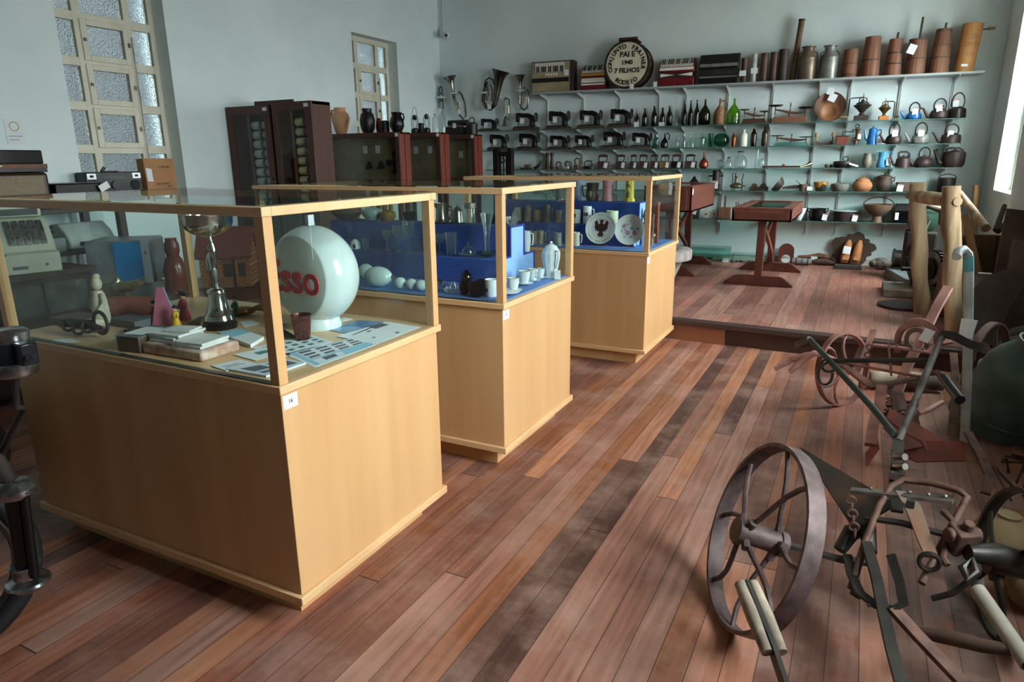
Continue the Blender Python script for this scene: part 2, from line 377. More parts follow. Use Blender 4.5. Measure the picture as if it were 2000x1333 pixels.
# ================================================================ the three display cases
CH = dict(tr0=.089, tr1=.119, le0=.777, le1=.803, tf0=1.274, tf1=1.30)
BLUE = mat('blue_cloth', (38,72,150), (30,60,132), rough=.9, sc=5)
LINB = mat('blue_lining', (96,136,200), (84,122,190), rough=.9, sc=5)
LBLUE = mat('pale_blue_cloth', (150,186,232), (136,174,226), rough=.9, sc=5)
def case(label, x, y, W, D, sticker, lining):
    """x, y: the near right corner; the case runs W to the left and D away"""
    t = thing('display_case', label, 'display case', (x, y, 0), group='glazed wooden display cases')
    e = .014
    MB().box((-W+.086, .07, 0), (-.083, D-.07, CH['tr0'])).build('toe_kick', MW, t)
    MB().box((-W, 0, CH['tr0']), (0, D, CH['tr1'])).build('base_trim', MWE, t, bev=.003)
    MB().box((-W+e, e, CH['tr1']), (-e, D-e, CH['le0'])).build('cabinet_body', MW, t, bev=.002)
    m = MB().box((-W, 0, CH['le0']), (0, D, CH['le1']))
    m.build('ledge', MWE, t, bev=.003)
    if lining: MB().box((-W+.03, .03, CH['le1']), (-.03, D-.03, CH['le1']+.004)).build('cloth_lining', lining, t)
    p = .034
    for px, py in ((-.006-p, .006), (-W+.006, .006), (-.006-p, D-.006-p), (-W+.006, D-.006-p)):
        MB().box((px, py, CH['le1']), (px+p, py+p, CH['tf0'])).build('corner_post', MW, t, bev=.0015)
    f = MB(); z0, z1 = CH['tf0'], CH['tf1']; b = .034
    f.box((-W, 0, z0), (0, b, z1)).box((-W, D-b, z0), (0, D, z1)).box((-b, b, z0), (0, D-b, z1)).box((-W, b, z0), (-W+b, D-b, z1))
    f.build('top_frame', MWE, t, bev=.002)
    MB().box((-W+.004, .004, z1), (-.004, D-.004, z1+.005)).build('top_glass', GLT, t)
    g0, g1 = CH['le1']+.002, CH['tf0']-.001
    MB().box((-.018, .042, g0), (-.014, D-.042, g1)).build('side_glass', GL, t)
    MB().box((-W+.014, .042, g0), (-W+.018, D-.042, g1)).build('side_glass', GL, t)
    MB().box((-W+.042, D-.02, g0), (-.042, D-.016, g1)).build('back_glass', GL, t)
    mid = -W*.53
    MB().box((mid-.03, .012, g0), (-.042, .016, g1)).build('sliding_pane', GL, t)
    MB().box((-W+.042, .02, g0), (mid+.03, .024, g1)).build('sliding_pane', GL, t)
    MB().box((-W+.04, .008, CH['le1']), (-.04, .028, CH['le1']+.003)).build('sliding_track', STEELD, t)
    s = MB().box((-e, .02, CH['le0']-.052), (-e+.0008, .075, CH['le0']-.01)).build('number_sticker', PAPER, t)
    if sticker: text('sticker_number', sticker, .018, INK, s, (-e+.0012, .047, CH['le0']-.031), (PI/2, 0, PI/2))
    return t
C1 = case('nearest glazed display case holding the white lamp globe', 0, 0, 1.39, .83, '16', None)
C2 = case('middle glazed display case lined in blue cloth with coffee cups', .05, 1.257, 1.457, .828, '17', LINB)
C3 = case('farthest glazed display case with two painted plates and steins', .1637, 3.133, 1.432, .832, '18', LINB)
# ================================================================ makers of shelf goods
ZR = [None, 2.2498, 1.793, 1.5377, 1.2883, 1.0293, .6893]
def on_shelf(row, x0, x1, y0, y1, d=.14):
    """where a thing stands on a wall shelf and how wide and high it is, from its extent in the photo"""
    p = onwall((x0+x1)/2, (y0+y1)/2, .3-d); p = V(p.x, p.y, ZR[row]+.005); q = ppm(p)
    return p, (x1-x0)/q, (y1-y0)/q
TAGRED = mat('tag_red', (150,50,56), rough=.7)
def card(par, loc, w=.055, h=.075, rot=(0,0,0), stripe=True):
    o = MB().box((-w/2, -.0012, -h), (w/2, 0, 0)).build('paper_tag', PAPER, par); o.location = loc; o.rotation_euler = rot
    if stripe: MB().box((-w/2, -.002, -h*.12), (w/2, -.0012, -.002)).build('tag_stripe', TAGRED, o)
    return o
G_CLEAR = glass('clear_glass', (.95,.97,.97), edge=.25, ecol=(.4,.48,.48), refl=2.4, rough=.08, milk=.55)  # clear glass; the pale rims are painted highlights
G_DKGREEN = glass('dark_green_glass', (.05,.12,.05), edge=.6, ecol=(.01,.02,.01), refl=1.4)
G_GREEN = glass('bright_green_glass', (.40,.66,.12), edge=.7, ecol=(.06,.16,.02), refl=1.3)
G_TEAL = glass('teal_glass', (.20,.62,.45), edge=.7, ecol=(.03,.2,.14), refl=1.3)
G_BROWN = glass('brown_glass', (.20,.08,.03), edge=.6, ecol=(.03,.01,.0), refl=1.4)
G_BLACK = glass('black_green_glass', (.03,.04,.03), edge=.5, ecol=(.0,.0,.0), refl=1.4)
G_SODA = glass('pale_blue_glass', (.50,.78,.72), edge=.6, ecol=(.1,.3,.28), refl=1.3)
G_AMBER = glass('amber_glass', (.42,.20,.05), edge=.6, ecol=(.1,.03,.0), refl=1.3)
G_COBALT = glass('cobalt_glass', (.05,.07,.42), edge=.6, ecol=(.0,.0,.1), refl=1.3)
CORK = mat('cork', (150,112,76), rough=.9)
WOODL = wood('pale_worn_wood', (176,140,98), (136,100,66), rough=.7)
WOODM = wood('brown_stave_wood', (128,84,58), (84,54,40), rough=.65, sc=4)
WOODD = wood('dark_old_wood', (84,58,44), (54,38,30), rough=.7)
TERRA = mat('terracotta', (176,120,80), (150,96,62), rough=.75, sc=7)
STONEW = mat('cream_stoneware', (222,218,204), rough=.35)
BLUEEN = mat('blue_enamel', (38,120,196), (30,100,176), rough=.25, sc=6)
LBLUEEN = mat('sky_blue_enamel', (84,170,214), (60,140,190), rough=.3, sc=6)
KBROWN = mat('brown_cast_iron', (72,56,52), (48,38,36), rough=.5, metal=.3, sc=12, bump=.1)
KGREY = mat('grey_enamel', (150,150,146), (110,108,104), rough=.4, sc=14)
COPPER = mat('copper', (166,84,54), (120,58,42), rough=.3, metal=.8, sc=8)
OLIVE = mat('olive_stoneware', (132,126,108), (104,98,84), rough=.5, sc=9)
TIN = mat('old_tin', (156,156,152), (96,88,82), rough=.42, metal=.8, sc=7, bump=.05)
BOTTLE = {
 'beer': [(.9,0),(1,.03),(1,.5),(.85,.62),(.42,.76),(.36,.93),(.44,.94),(.44,1)],
 'wine': [(.95,0),(1,.02),(1,.46),(.8,.58),(.4,.74),(.32,.94),(.4,.95),(.4,1)],
 'demijohn': [(.8,0),(1,.06),(1,.42),(.88,.54),(.5,.68),(.2,.78),(.16,.95),(.21,.96),(.21,1)],
 'decanter': [(.9,0),(1,.05),(.95,.45),(.55,.6),(.25,.68),(.25,.8),(.4,.84)],
 'conic': [(1,0),(1,.04),(.75,.5),(.3,.72),(.25,.9),(.35,.96)],
 'ball': [(.3,0),(.7,.08),(.95,.28),(1,.5),(.92,.72),(.68,.9),(.35,.98),(.02,1)],
 'flask': [(.7,0),(.95,.08),(1,.28),(.9,.5),(.62,.68),(.38,.8),(.34,.92),(.42,.95)],
 'tumbler': [(.7,0),(.72,.03),(1,1)],
 'stone': [(.95,0),(1,.03),(1,.62),(.85,.74),(.45,.84),(.4,.96),(.5,.97),(.5,1)],
 'siphon': [(.95,0),(1,.03),(1,.55),(.9,.66),(.4,.76),(.4,.84)],
 'onion': [(.6,0),(.95,.08),(1,.25),(.85,.42),(.45,.56),(.22,.68),(.2,.95),(.27,.96),(.27,1)],
 'tall': [(.9,0),(1,.01),(1,.2),(.5,.35),(.38,.5),(.36,.9),(.5,1)],
}
def bottle(name, label, cat, row, x0, x1, y0, y1, typ, m, cap=None, capm=None, grp='bottles and glassware on the wall shelves', d=.14, paper=None, handle=False, n=16):
    p, w, h = on_shelf(row, x0, x1, y0, y1, d); t = thing(name, label, cat, p, WROT, grp); R = w/2
    if handle: R = w*.4
    MB().lathe([(r*R, z*h) for r, z in BOTTLE[typ]], n).build('bottle_body' if 'bottle' in name or 'demi' in name else 'vessel_body', m, t)
    if cap: MB().lathe([(r*R, z*h) for r, z in cap], 10).build('stopper', capm or CORK, t)
    if paper:
        z0, z1, fr = paper; MB().box((-R*fr, -R-.002, z0*h), (R*fr, -R-.0005, z1*h)).build('paper_tag', PAPER, t)
    if handle:
        MB().tube([(R*.2, 0, h*.9), (R*.75, 0, h*.95), (R*1.2, 0, h*.78), (R*1.0, 0, h*.52)], R*.13, n=6).build('handle', m, t)
    return t
def kettle(label, row, x0, x1, y0, y1, m, hb=.52, br=.36, tagpos=None, d=.14, grp='old kettles on the right end of the shelves', arch=1.0, flat=False, shape=0):
    p, w, h = on_shelf(row, x0, x1, y0, y1, d); t = thing('kettle', label, 'kettle', p, WROT, grp); R = w*br; cx = w/2-R; H = h*hb
    prof = [[(R*.82,0),(R*.97,H*.12),(R,H*.35),(R*.93,H*.62),(R*.72,H*.86),(R*.45,H*.95)], [(R,0),(R,H*.06),(R*.97,H*.55),(R*.9,H*.8),(R*.5,H*.95)], [(R*.8,0),(R*.98,H*.2),(R,H*.8),(R*.9,H*.93),(R*.5,H*.96)]][shape]
    MB().lathe(prof, 20, (cx,0,0)).build('kettle_body', m, t)
    l = MB().lathe([(R*.52,H*.93),(R*.5,H*.98),(R*.2,H*1.03),(.001,H*1.04)], 16, (cx,0,0)).build('lid', m, t)
    MB().ell((cx,0,H*1.1), (R*.12,R*.12,H*.07), 8, 6).build('lid_knob', m, l)
    MB().tube([(cx-R*.8,0,H*.2),(cx-R*1.2,0,H*.28),(cx-R*1.5,0,H*.7),(cx-R*1.75,0,H*1.02),(-w/2,0,H*1.08)], [R*.24,R*.22,R*.15,R*.11,R*.1], n=8).build('spout', m, t)
    hd = MB(); K = 11; pts = []
    a0 = R*.62
    if flat: pts = [(cx-a0,0,H*.84),(cx-a0*1.15,0,h*.9),(cx-a0*.8,0,h*.985),(cx+a0*.6,0,h*.985),(cx+a0*1.1,0,h*.86),(cx+a0*1.15,0,H*.84)]
    else:
        for i in range(K):
            a = PI*(1.12-1.24*i/(K-1)); pts.append((cx+a0*1.05*math.cos(a)*arch, 0, H*.82+(h-H*.82)*(.38+.6*math.sin(a))))
        pts = [(cx-a0*.8,0,H*.84)]+pts+[(cx+a0*.8,0,H*.84)]
    hd.tube(pts, .0075 if not flat else .011, n=6).build('bail_handle', IRON, t)
    if tagpos: card(t, (cx+R*tagpos[0], -R*.5-.03, h*tagpos[1]), rot=(0, tagpos[2] if len(tagpos) > 2 else 0, 0))
    return t
def vessel(name, label, cat, row, x0, x1, y0, y1, prof, m, d=.14, grp=None, lid=None, knob=True, ears=False, bail=None, tagp=None, n=22, lidm=None, inner=True):
    p, w, h = on_shelf(row, x0, x1, y0, y1, d); t = thing(name, label, cat, p, WROT, grp); R = w/2*(.86 if ears else 1)
    pr = [(r*R, z*h) for r, z in prof]
    if inner: pr = pr+[(r*R*.92, max(z*h, .006)) for r, z in prof[::-1]]+[(.001, .006)]
    MB().lathe([(.001, 0)]+pr if inner else pr, n).build('vessel_body', m, t)
    top = prof[-1][1]*h; rt = prof[-1][0]*R
    if lid:
        l = MB().lathe([(rt*1.03,top),(rt*1.0,top+h*lid*.35),(rt*.5,top+h*lid*.8),(.001,top+h*lid)], n).build('lid', lidm or m, t)
        if knob: MB().ell((0,0,top+h*lid*1.2), (rt*.12,rt*.12,h*lid*.35), 8, 6).build('lid_knob', lidm or m, l)
    if ears:
        for s in (-1, 1): MB().tube([(s*rt*.95,0,top*.9),(s*w*.5,0,top*1.05),(s*w*.5,0,top*.75),(s*rt*.93,0,top*.7)], .008, n=6).build('handle', m, t)
    if bail:
        pts = [(rt*math.cos(a), 0, top*.96+(bail*h)*math.sin(a)) for a in [PI*i/10 for i in range(11)]]; MB().tube(pts, .005, n=6).build('bail_handle', IRON, t)
    if tagp: card(t, (tagp[0]*R, -R*.75-.02, tagp[1]*h), rot=(0, .15, 0))
    return t

# ---- a sewing machine, modelled once and copied
def make_sewing(label, loc):
    t = thing('sewing_machine', label, 'sewing machine', loc, WROT, 'sewing machines on the wall shelves')
    MB().box((-.155,-.075,0),(.155,.075,.035)).build('wooden_base', WOODD, t, bev=.004)
    MB().box((-.14,-.06,.035),(.13,.06,.047)).build('bed_plate', BLACKG, t, bev=.004)
    m = MB().tube([(.085,0,.045),(.083,0,.12),(.07,0,.165),(.03,0,.185),(-.04,0,.19),(-.1,0,.197)], [.044,.036,.035,.030,.027,.030], n=12)
    m.box((-.130,-.026,.105),(-.084,.026,.222)).build('arm', BLACKG, t, bev=.006)
    MB().cyl((-.11,0,.05),(-.11,0,.12),.004,n=6).cyl((-.096,0,.06),(-.096,0,.12),.004,n=6).build('needle_bar', STEELD, t)
    w = MB().ring((.135,0,.16), .052, .011, 'x', 20, 6)
    for a in range(3): w.cyl((.135,0,.16),(.135,.05*math.cos(a*2.09),.16+.05*math.sin(a*2.09)),.005,n=5)
    w.cyl((.095,0,.16),(.15,0,.16),.02,n=10).build('hand_wheel', STEELD, t)
    MB().cyl((-.02,0,.19),(-.02,0,.235),.002,n=5).cyl((.02,0,.19),(.02,0,.23),.002,n=5).build('spool_pins', STEELD, t)
    card(t, (-.035,-.05,.155), .055, .075)
    return t

def make_iron(label, loc):
    """charcoal box iron: a hollow pointed body, hinged lid and a wooden grip on two posts"""
    t = thing('charcoal_iron', label, 'iron', loc, WROT, 'charcoal irons on the fourth shelf')
    out = [(-.06,-.03),(-.06,.03),(.01,.034),(.045,.02),(.075,0),(.045,-.02),(.01,-.034)]
    MB().prism(out, .008, .075, 'z').build('iron_body', RUST, t, bev=.003)
    MB().prism([(x*1.05, y*1.08) for x, y in out], 0, .009, 'z').build('sole_plate', IRON, t)
    MB().prism([(x*.98, y*.95) for x, y in out], .075, .084, 'z').build('lid', IRON, t)
    MB().tube([(-.045,0,.08),(-.05,0,.11),(-.04,0,.14)], .006, n=6).tube([(.03,0,.08),(.045,0,.11),(.04,0,.14)], .006, n=6).build('handle_posts', IRON, t)
    MB().tube([(-.052,0,.142),(-.02,0,.147),(.02,0,.147),(.052,0,.142)], [.011,.014,.014,.011], n=8).build('wooden_grip', WOODD, t)
    card(t, (.045,-.045,.075), .04, .065, (0,.2,0))
    return t
# ================================================================ the wall of shelves
SHG = glass('shelf_glass', (.62,.80,.76), edge=.5, ecol=(.15,.35,.32))
SHT = mat('grey_shelf_board', (150,156,156), rough=.6)
UPR = mat('upright_paint', (205,208,206), rough=.5)
ends = {1:(1037,1908), 2:(925,1892), 3:(935,1883), 4:(945,1879), 5:(950,1876), 6:(955,1872)}
nth = ['','top','second','third','fourth','fifth','lowest']
for r_ in range(1, 7):
    a = onwall(ends[r_][0], 200, .3); b = onwall(ends[r_][1], 240, .3); a.z = b.z = ZR[r_]
    L_ = (b-a).length
    t = thing('wall_shelf', ('grey board shelf, topmost on the back wall' if r_ == 1 else 'glass shelf, %s from the top on the back wall' % nth[r_]) if r_ < 6 else 'glass shelf, lowest on the back wall, holding pots', 'shelf', a, WROT, 'long shelves on the back wall')
    MB().box((0, 0, -.018 if r_ == 1 else -.006), (L_, .285, .004)).build('board', SHT if r_ == 1 else SHG, t)
    if r_ > 1: MB().box((0, -.001, -.006), (L_, .0, .004)).build('front_edge', mat('glass_edge', (70,96,92), rough=.2), t)
nm = ['leftmost','second from the left','third from the left','fourth from the left','fifth from the left','middle','fifth from the right','fourth from the right','third from the right','second from the right','rightmost']
for i, px in enumerate((1069,1140,1211,1288,1341,1423,1510,1599,1660,1758,1860)):
    p = onwall(px, 180, .0); p.z = 0
    t = thing('shelf_upright', 'white slotted shelf upright with brackets, %s on the wall' % nm[i], 'shelf upright', p, WROT, 'shelf uprights on the back wall')
    MB().box((-.012, -.016, .50), (.012, 0, 2.24)).build('rail', UPR, t)
    MB().box((-.003, -.0166, .52), (.003, -.0158, 2.22)).build('slots', mat('slot_shadow', (60,64,64)), t)
    for r_ in range(1, 7):
        z = ZR[r_]-.02 if r_ == 1 else ZR[r_]-.008
        MB().prism([(0, z), (-.27, z), (-.285, z+.012), (-.29, z+.012), (-.285, z-.012), (-.05, z-.05), (0, z-.07)], -.004, .004, 'x').build('bracket', UPR, t)

def shelfobj(name, label, cat, row, x0, x1, y0, y1, grp=None, d=.14):
    p, w, h = on_shelf(row, x0, x1, y0, y1, d); return thing(name, label, cat, p, WROT, grp), w, h
# ------------------------------------------------ top shelf
CREAMV = mat('beige_vinyl', (168,150,122), (150,132,106), rough=.6); KEYW = mat('ivory_keys', (226,224,212), rough=.3); REDP = mat('red_pearl', (120,22,30), (86,14,22), rough=.25, sc=30)
GOLD = mat('gold_trim', (190,150,70), rough=.35, metal=.6); DKBR = mat('dark_brown_case', (48,34,30), rough=.5); CREAMP = mat('cream_paint', (212,202,170), rough=.6)
def keys(par, x0, x1, y, z0, z1, n, name='keyboard'):
    k_ = MB().box((x0, y-.006, z0), (x1, y, z1)).build(name, KEYW, par); m = MB(); s = (x1-x0)/n
    for i in range(1, n):
        if i % 7 in (3, 0): continue
        m.box((x0+i*s-s*.3, y-.012, z0+(0 if False else (z1-z0)*.0)), (x0+i*s+s*.3, y-.006, z0+(z1-z0)*.62))
    m.build('black_keys', BLACKG, k_)
    m = MB()
    for i in range(1, n): m.box((x0+i*s-s*.04, y-.0068, z0), (x0+i*s+s*.04, y-.006, z1))
    m.build('key_gaps', INK, k_)
    return k_
t, w, h = shelfobj('keyboard_organ', 'beige portable reed organ with upright piano keys, on top shelf', 'organ', 1, 1037, 1123, 113, 170)
MB().box((-w/2,-.03,0),(w/2,.13,h)).build('case', DKBR, t, bev=.006); MB().box((-w/2+.012,-.036,.012),(w/2-.05,-.03,h-.012)).build('front_panel', CREAMV, t)
keys(t, -w/2+.06, w/2-.12, -.036, h*.66, h*.95, 17); MB().box((-w/2+.01,-.04,h*.33),(w/2-.06,-.035,h*.47)).build('speaker_strip', BLACKG, t)
for i in range(5): MB().box((-.09+i*.035,-.046,h*.54),(-.068+i*.035,-.036,h*.62)).build('stop_tab', KEYW, t)
card(t, (w/2-.09,-.045,h*.73), .06, .08)
def accordion(label, x0, x1, y0, y1, body, top, style):
    t, w, h = shelfobj('accordion', label, 'accordion', 1, x0, x1, y0, y1, 'accordions on the top shelf')
    MB().prism([(-.09,0),(.09,0),(.09,h*.3),(-.09,h*.3)], -w/2, w/2, 'x').build('bass_box', body, t, bev=.006)
    m = MB()
    for i in range(4): z = h*(.3+.045*i); m.box((-w/2+.008,-.085,z),(w/2-.008,.085,z+h*.022)).box((-w/2+.016,-.077,z+h*.022),(w/2-.016,.077,z+h*.045))
    m.build('bellows', [KEYW, BLACKG, IRON][style % 3] if style != 1 else DKBR, t)
    MB().prism([(-.09,h*.48),(.09,h*.48),(.10,h*.72),(.10,h),(.02,h),(-.085,h*.68)], -w/2, w/2, 'x').build('treble_box', body, t, bev=.006)
    k_ = MB(); bk = MB(); N = 16
    for i in range(N):
        xa = -w/2+.015+(w-.03)*i/N; xb = xa+(w-.03)/N*.86
        if style == 2: 
            for q in range(4): k_.ell(((xa+xb)/2, -.08+.1*(.15+.22*q), h*(.70+.07*q)), (.006,.006,.006), 6, 4)
        else:
            k_.hexa([(xa,-.092,h*.69),(xb,-.092,h*.69),(xb,-.082,h*.68),(xa,-.082,h*.68),(xa,.0,h*.985),(xb,.0,h*.985),(xb,.01,h*.98),(xa,.01,h*.98)])
            if i % 7 in (0,1,3,4,5): bk.hexa([(xb-.004,-.075,h*.80),(xb+.006,-.075,h*.80),(xb+.006,-.06,h*.79),(xb-.004,-.06,h*.79),(xb-.004,-.006,h),(xb+.006,-.006,h),(xb+.006,.004,h*.99),(xb-.004,.004,h*.99)])
    kk = k_.build('keys' if style < 2 else 'buttons', KEYW, t)
    if bk.v: bk.build('black_keys', BLACKG, kk)
    MB().box((-w/2+.01,-.098,h*.56),(w/2-.01,-.09,h*.66)).build('grille_strip', top, t)
    if style == 1:
        m = MB()
        for s in (-1, 1): m.prism([(s*w*.45,h*.33),(s*w*.45,h*.46),(s*w*.05,h*.395)], -.094, -.088)
        m.build('painted_chevrons', KEYW, t)
    else: MB().box((-w/2+.01,-.094,h*.2),(w/2-.01,-.09,h*.26)).build('trim_band', CHROME if style == 2 else KEYW, t)
    return t
a1 = accordion('small red accordion with gold grille left of the bass drum', 1137, 1187, 122, 168, REDP, GOLD, 0)
a2 = accordion('red piano accordion with cream chevrons, right of the drum', 1290, 1357, 112, 163, REDP, KEYW, 1)
a3 = accordion('large black button accordion on the top shelf', 1368, 1442, 105, 161, BLACKG, TIN, 2)
card(a1, (w*.9,-.175,.05), .05, .07, (.2,.1,0)); card(a2, (-.24,-.12,.06), .045, .06)
# bass drum lying on its shell, facing the room
t, w, h = shelfobj('bass_drum', 'white bass drum painted CONJUNTO FRAINER, PAI E 7 FILHOS, RODEIO', 'drum', 1, 1189, 1269, 80, 164, d=.13); R = h/2
SHELL = mat('drum_shell', (120,92,66), (96,70,50), rough=.4); HEAD = mat('drum_skin', (220,214,190), (206,198,170), rough=.6, sc=4)
dm = MB(); dm.m = TR(0,0,R) @ RX(PI/2)
dm.lathe([(R*.96,-.14),(R*.97,-.13),(R*.97,.13),(R*.96,.14)], 40).build('shell', SHELL, t)
hd = MB(); hd.m = TR(0,0,R) @ RX(PI/2); hd.lathe([(.001,.141),(R*.955,.141),(R*.955,.138)], 40)
hd = hd.build('drum_head', HEAD, t)
for y_ in (-.135,.125): MB().ring((0,y_,R), R*.985, .012, 'y', 40, 6, flat=(.028,.012)).build('hoop', IRON, t)
for i in range(9):
    a = 2*PI*i/9+.2; x, z = R*1.0*math.cos(a), R+R*1.0*math.sin(a)
    MB().cyl((x,-.13,z),(x,.12,z),.005,n=6).cyl((x*1.0,-.02,z),(x*1.07,-.02,R+(z-R)*1.07),.006,n=6).build('tension_rod', STEELD, t)
wb = MB().box((-.10,-.16,2*R-.0),(.125,.10,2*R+.012)); wb.box((-.10,-.16,2*R+.0),(.125,-.14,2*R+.035)).build('wooden_block', DKWOOD, t)
def arc(word, rad, a0, a1, size):
    n = len(word)
    for i, c in enumerate(word):
        if c == ' ': continue
        a = a0+(a1-a0)*(i/(n-1) if n > 1 else .5); o = text('lettering', c, size, INK, hd, (rad*math.cos(a), -.1435, R+rad*math.sin(a)), (PI/2, a-PI/2 if a0 > a1 else a+PI/2, 0), bold=.0028)
        o.rotation_euler = Euler((PI/2, 0, 0)); o.rotation_euler = (RY(-(a-PI/2)) @ RX(PI/2)).to_euler() if a0 > a1 else (RY(-(a+PI/2)) @ RX(PI/2)).to_euler()
arc('CONJUNTO', R*.76, math.radians(197), math.radians(100), R*.25); arc('FRAINER', R*.76, math.radians(68), math.radians(-12), R*.25)
arc('RODEIO', R*.78, math.radians(-122), math.radians(-58), R*.25)
for w_d, z, s in (('PAI E', .42, .32), ('1940', .08, .26), ('7 FILHOS', -.26, .29)): text('lettering', w_d, R*s, INK, hd, (R*.02, -.1435, R+R*z), (PI/2, 0, 0), bold=.0028)
# tubes
def tube_obj(label, x0, x1, y0, y1, m, lean=0, paper=None):
    t, w, h = shelfobj('metal_tube', label, 'tube', 1, x0, x1, y0, y1, 'metal tubes on the top shelf'); t.rotation_euler = (0, lean, WROT); R = w/2
    MB().lathe([(R,0),(R,h),(R*.86,h),(R*.86,h*.1),(.001,h*.1)], 18).build('tube_body', m, t); MB().lathe([(R*1.06,h*.94),(R*1.06,h)], 18, cap=False).lathe([(R*1.05,0),(R*1.05,h*.04)], 18, cap=False).build('rim', m, t)
    if paper: card(t, (paper,-R-.01,h*.5), .075, .06, stripe=False)
    return t
TUBEM = mat('rusty_tube', (92,64,54), (66,48,44), rough=.6, metal=.3, sc=6)
tube_obj('shortest rusty tube, right of the black accordion', 1448, 1459, 112, 158, TUBEM, paper=-.01)
tube_obj('white painted tube among the rusty ones', 1467, 1478, 105, 158, mat('whitewashed_tube', (190,192,188), (150,152,148), rough=.7, sc=10), paper=.01)
tube_obj('rusty tube just right of the white tube', 1485, 1499, 104, 157, TUBEM)
tube_obj('slim rusty tube second right of the white tube', 1504, 1518, 103, 157, TUBEM)
tube_obj('thick dark rusty tube beside the tall pole', 1521, 1538, 99, 157, mat('dark_tube', (70,56,50), (56,46,44), rough=.6, metal=.3, sc=6))
t, w, h = shelfobj('bamboo_pole', 'tall thin brown pole rising well above the top shelf', 'pole', 1, 1546, 1557, 44, 156, d=.22); t.rotation_euler = (0, .075, WROT)
MB().cyl((0,0,0),(0,0,h),w*.46,w*.5,n=14).build('pole', mat('pole_brown', (112,80,56), (88,62,46), rough=.6), t); MB().lathe([(w*.54,h*.97),(w*.54,h)],14,cap=False).build('ring_band', IRON, t)
def milkcan(label, x0, x1, y0, y1, m):
    t, w, h = shelfobj('milk_can', label, 'milk can', 1, x0, x1, y0, y1, 'milk cans on the top shelf'); R = w*.48
    MB().lathe([(R*.97,0),(R,.02),(R,h*.62),(R*.93,h*.70),(R*.66,h*.80),(R*.62,h*.86),(R*.62,h*.97)], 24).build('can_body', m, t)
    MB().lathe([(R*1.01,0),(R*1.02,h*.05),(R*1.01,h*.05)],24,cap=False).build('hoop', m, t); MB().lathe([(R*1.005,h*.62),(R*1.02,h*.64),(R*1.0,h*.66)],24,cap=False).build('hoop', m, t)
    MB().lathe([(R*.62,h*.96),(R*.78,h*.975),(R*.78,h),(R*.3,h*.985),(.001,h*.985)],24).build('lid', m, t)
    for s in (-1,1): MB().tube([(s*R*.66,0,h*.84),(s*R*.98,0,h*.80),(s*R*1.0,0,h*.72),(s*R*.9,0,h*.68)], .007, n=6).build('handle', m, t)
    return t
milkcan('brownish metal milk can on the top shelf', 1560, 1594, 94, 155, mat('brownish_can', (128,112,96), (92,78,68), rough=.4, metal=.6, sc=6)); milkcan('grey dented milk can on the top shelf', 1602, 1636, 94, 155, mat('grey_can', (150,150,144), (108,106,100), rough=.42, metal=.6, sc=9))
def churn(label, x0, x1, y0, y1, m, bands, lid=False, stick=None, taper=.86, tagp=None, strip=False):
    t, w, h = shelfobj('butter_churn', label, 'churn', 1, x0, x1, y0, y1, 'wooden churns on the top shelf'); R = w*.5
    f = lambda z: R*(1-(1-taper)*z)
    b_ = MB(); n = 20
    b_.lathe([(f(0),0),(f(1),h),(f(1)*.88,h),(f(1)*.88,h*.93),(.001,h*.93)], n); b_.build('staves', m, t, ang=12)
    for z in bands: MB().lathe([(f(z)*1.0,h*z-h*.02),(f(z)*1.035,h*z-h*.018),(f(z)*1.035,h*z+h*.018),(f(z)*1.0,h*z+h*.02)],n,cap=False).build('hoop', WOODD if not strip else IRON, t)
    if lid: MB().lathe([(f(1)*1.08,h*.95),(f(1)*1.08,h*1.0),(.001,h*1.0)],n).build('lid', WOODD, t)
    if stick: MB().cyl((w*.02,0,h*.9),(w*.06,0,stick/ppm(Vector(t.location))+h*.0),.011,n=8).build('plunger', WOODD, t)
    if tagp: card(t, (tagp[0]*R,-R-.01,h*tagp[1]), .075, .095, (0,tagp[2],0), stripe=False)
    return t
CH1 = wood('reddish_staves', (140,90,66), (92,58,44), rough=.7, sc=5)
churn('short open wooden churn, leftmost of the churns', 1646, 1674, 103, 155, CH1, (.12,.5), taper=.92)
churn('open brown churn with one black hoop at half height', 1684, 1718, 81, 154, CH1, (.42,), taper=.8)
churn('slim churn with short stick and two metal hoops', 1730, 1761, 86, 153, CH1, (.33,.62), stick=79, taper=.74, strip=True)
churn('wide lidded churn with tall stick and white tag', 1771, 1807, 87, 152, WOODM, (.45,), lid=True, stick=104, taper=.84, tagp=(-.5,.82,.35))
churn('tall three-banded churn with a stub of stick', 1819, 1855, 69, 150, WOODM, (.36,.63,.95), stick=92, taper=.72)
t, w, h = shelfobj('crank_churn', 'tall tan churn with carved writing and side crank, rightmost on top shelf', 'churn', 1, 1868, 1904, 62, 150, 'wooden churns on the top shelf'); TANW = wood('tan_wood', (176,124,70), (150,100,54), rough=.55)
R = w*.47; MB().lathe([(R,0),(R*1.02,h),(R*.9,h),(R*.9,h*.9),(.001,h*.9)],24).build('staves', TANW, t); t.rotation_euler = (0, .06, WROT)
MB().cyl((R*.8,0,h*.88),(R*1.9,0,h*.9),.006,n=6).build('crank_rod', IRON, t); MB().cyl((R*1.5,0,h*.89),(R*2.2,0,h*.91),.014,n=8).build('crank_grip', WOODL, t)
for b_, z in (('CI', .72), ('OTTE', .55), ('O1', .36)): text('carved_writing', b_, .055, mat('carving', (110,70,38)), t, (R*.15,-R*1.0-.002,h*z), (PI/2,0,0))
MB().box((-R*.5,-R-.004,h*.11),(R*.15,-R-.001,h*.16)).build('paper_label', PAPER, t)
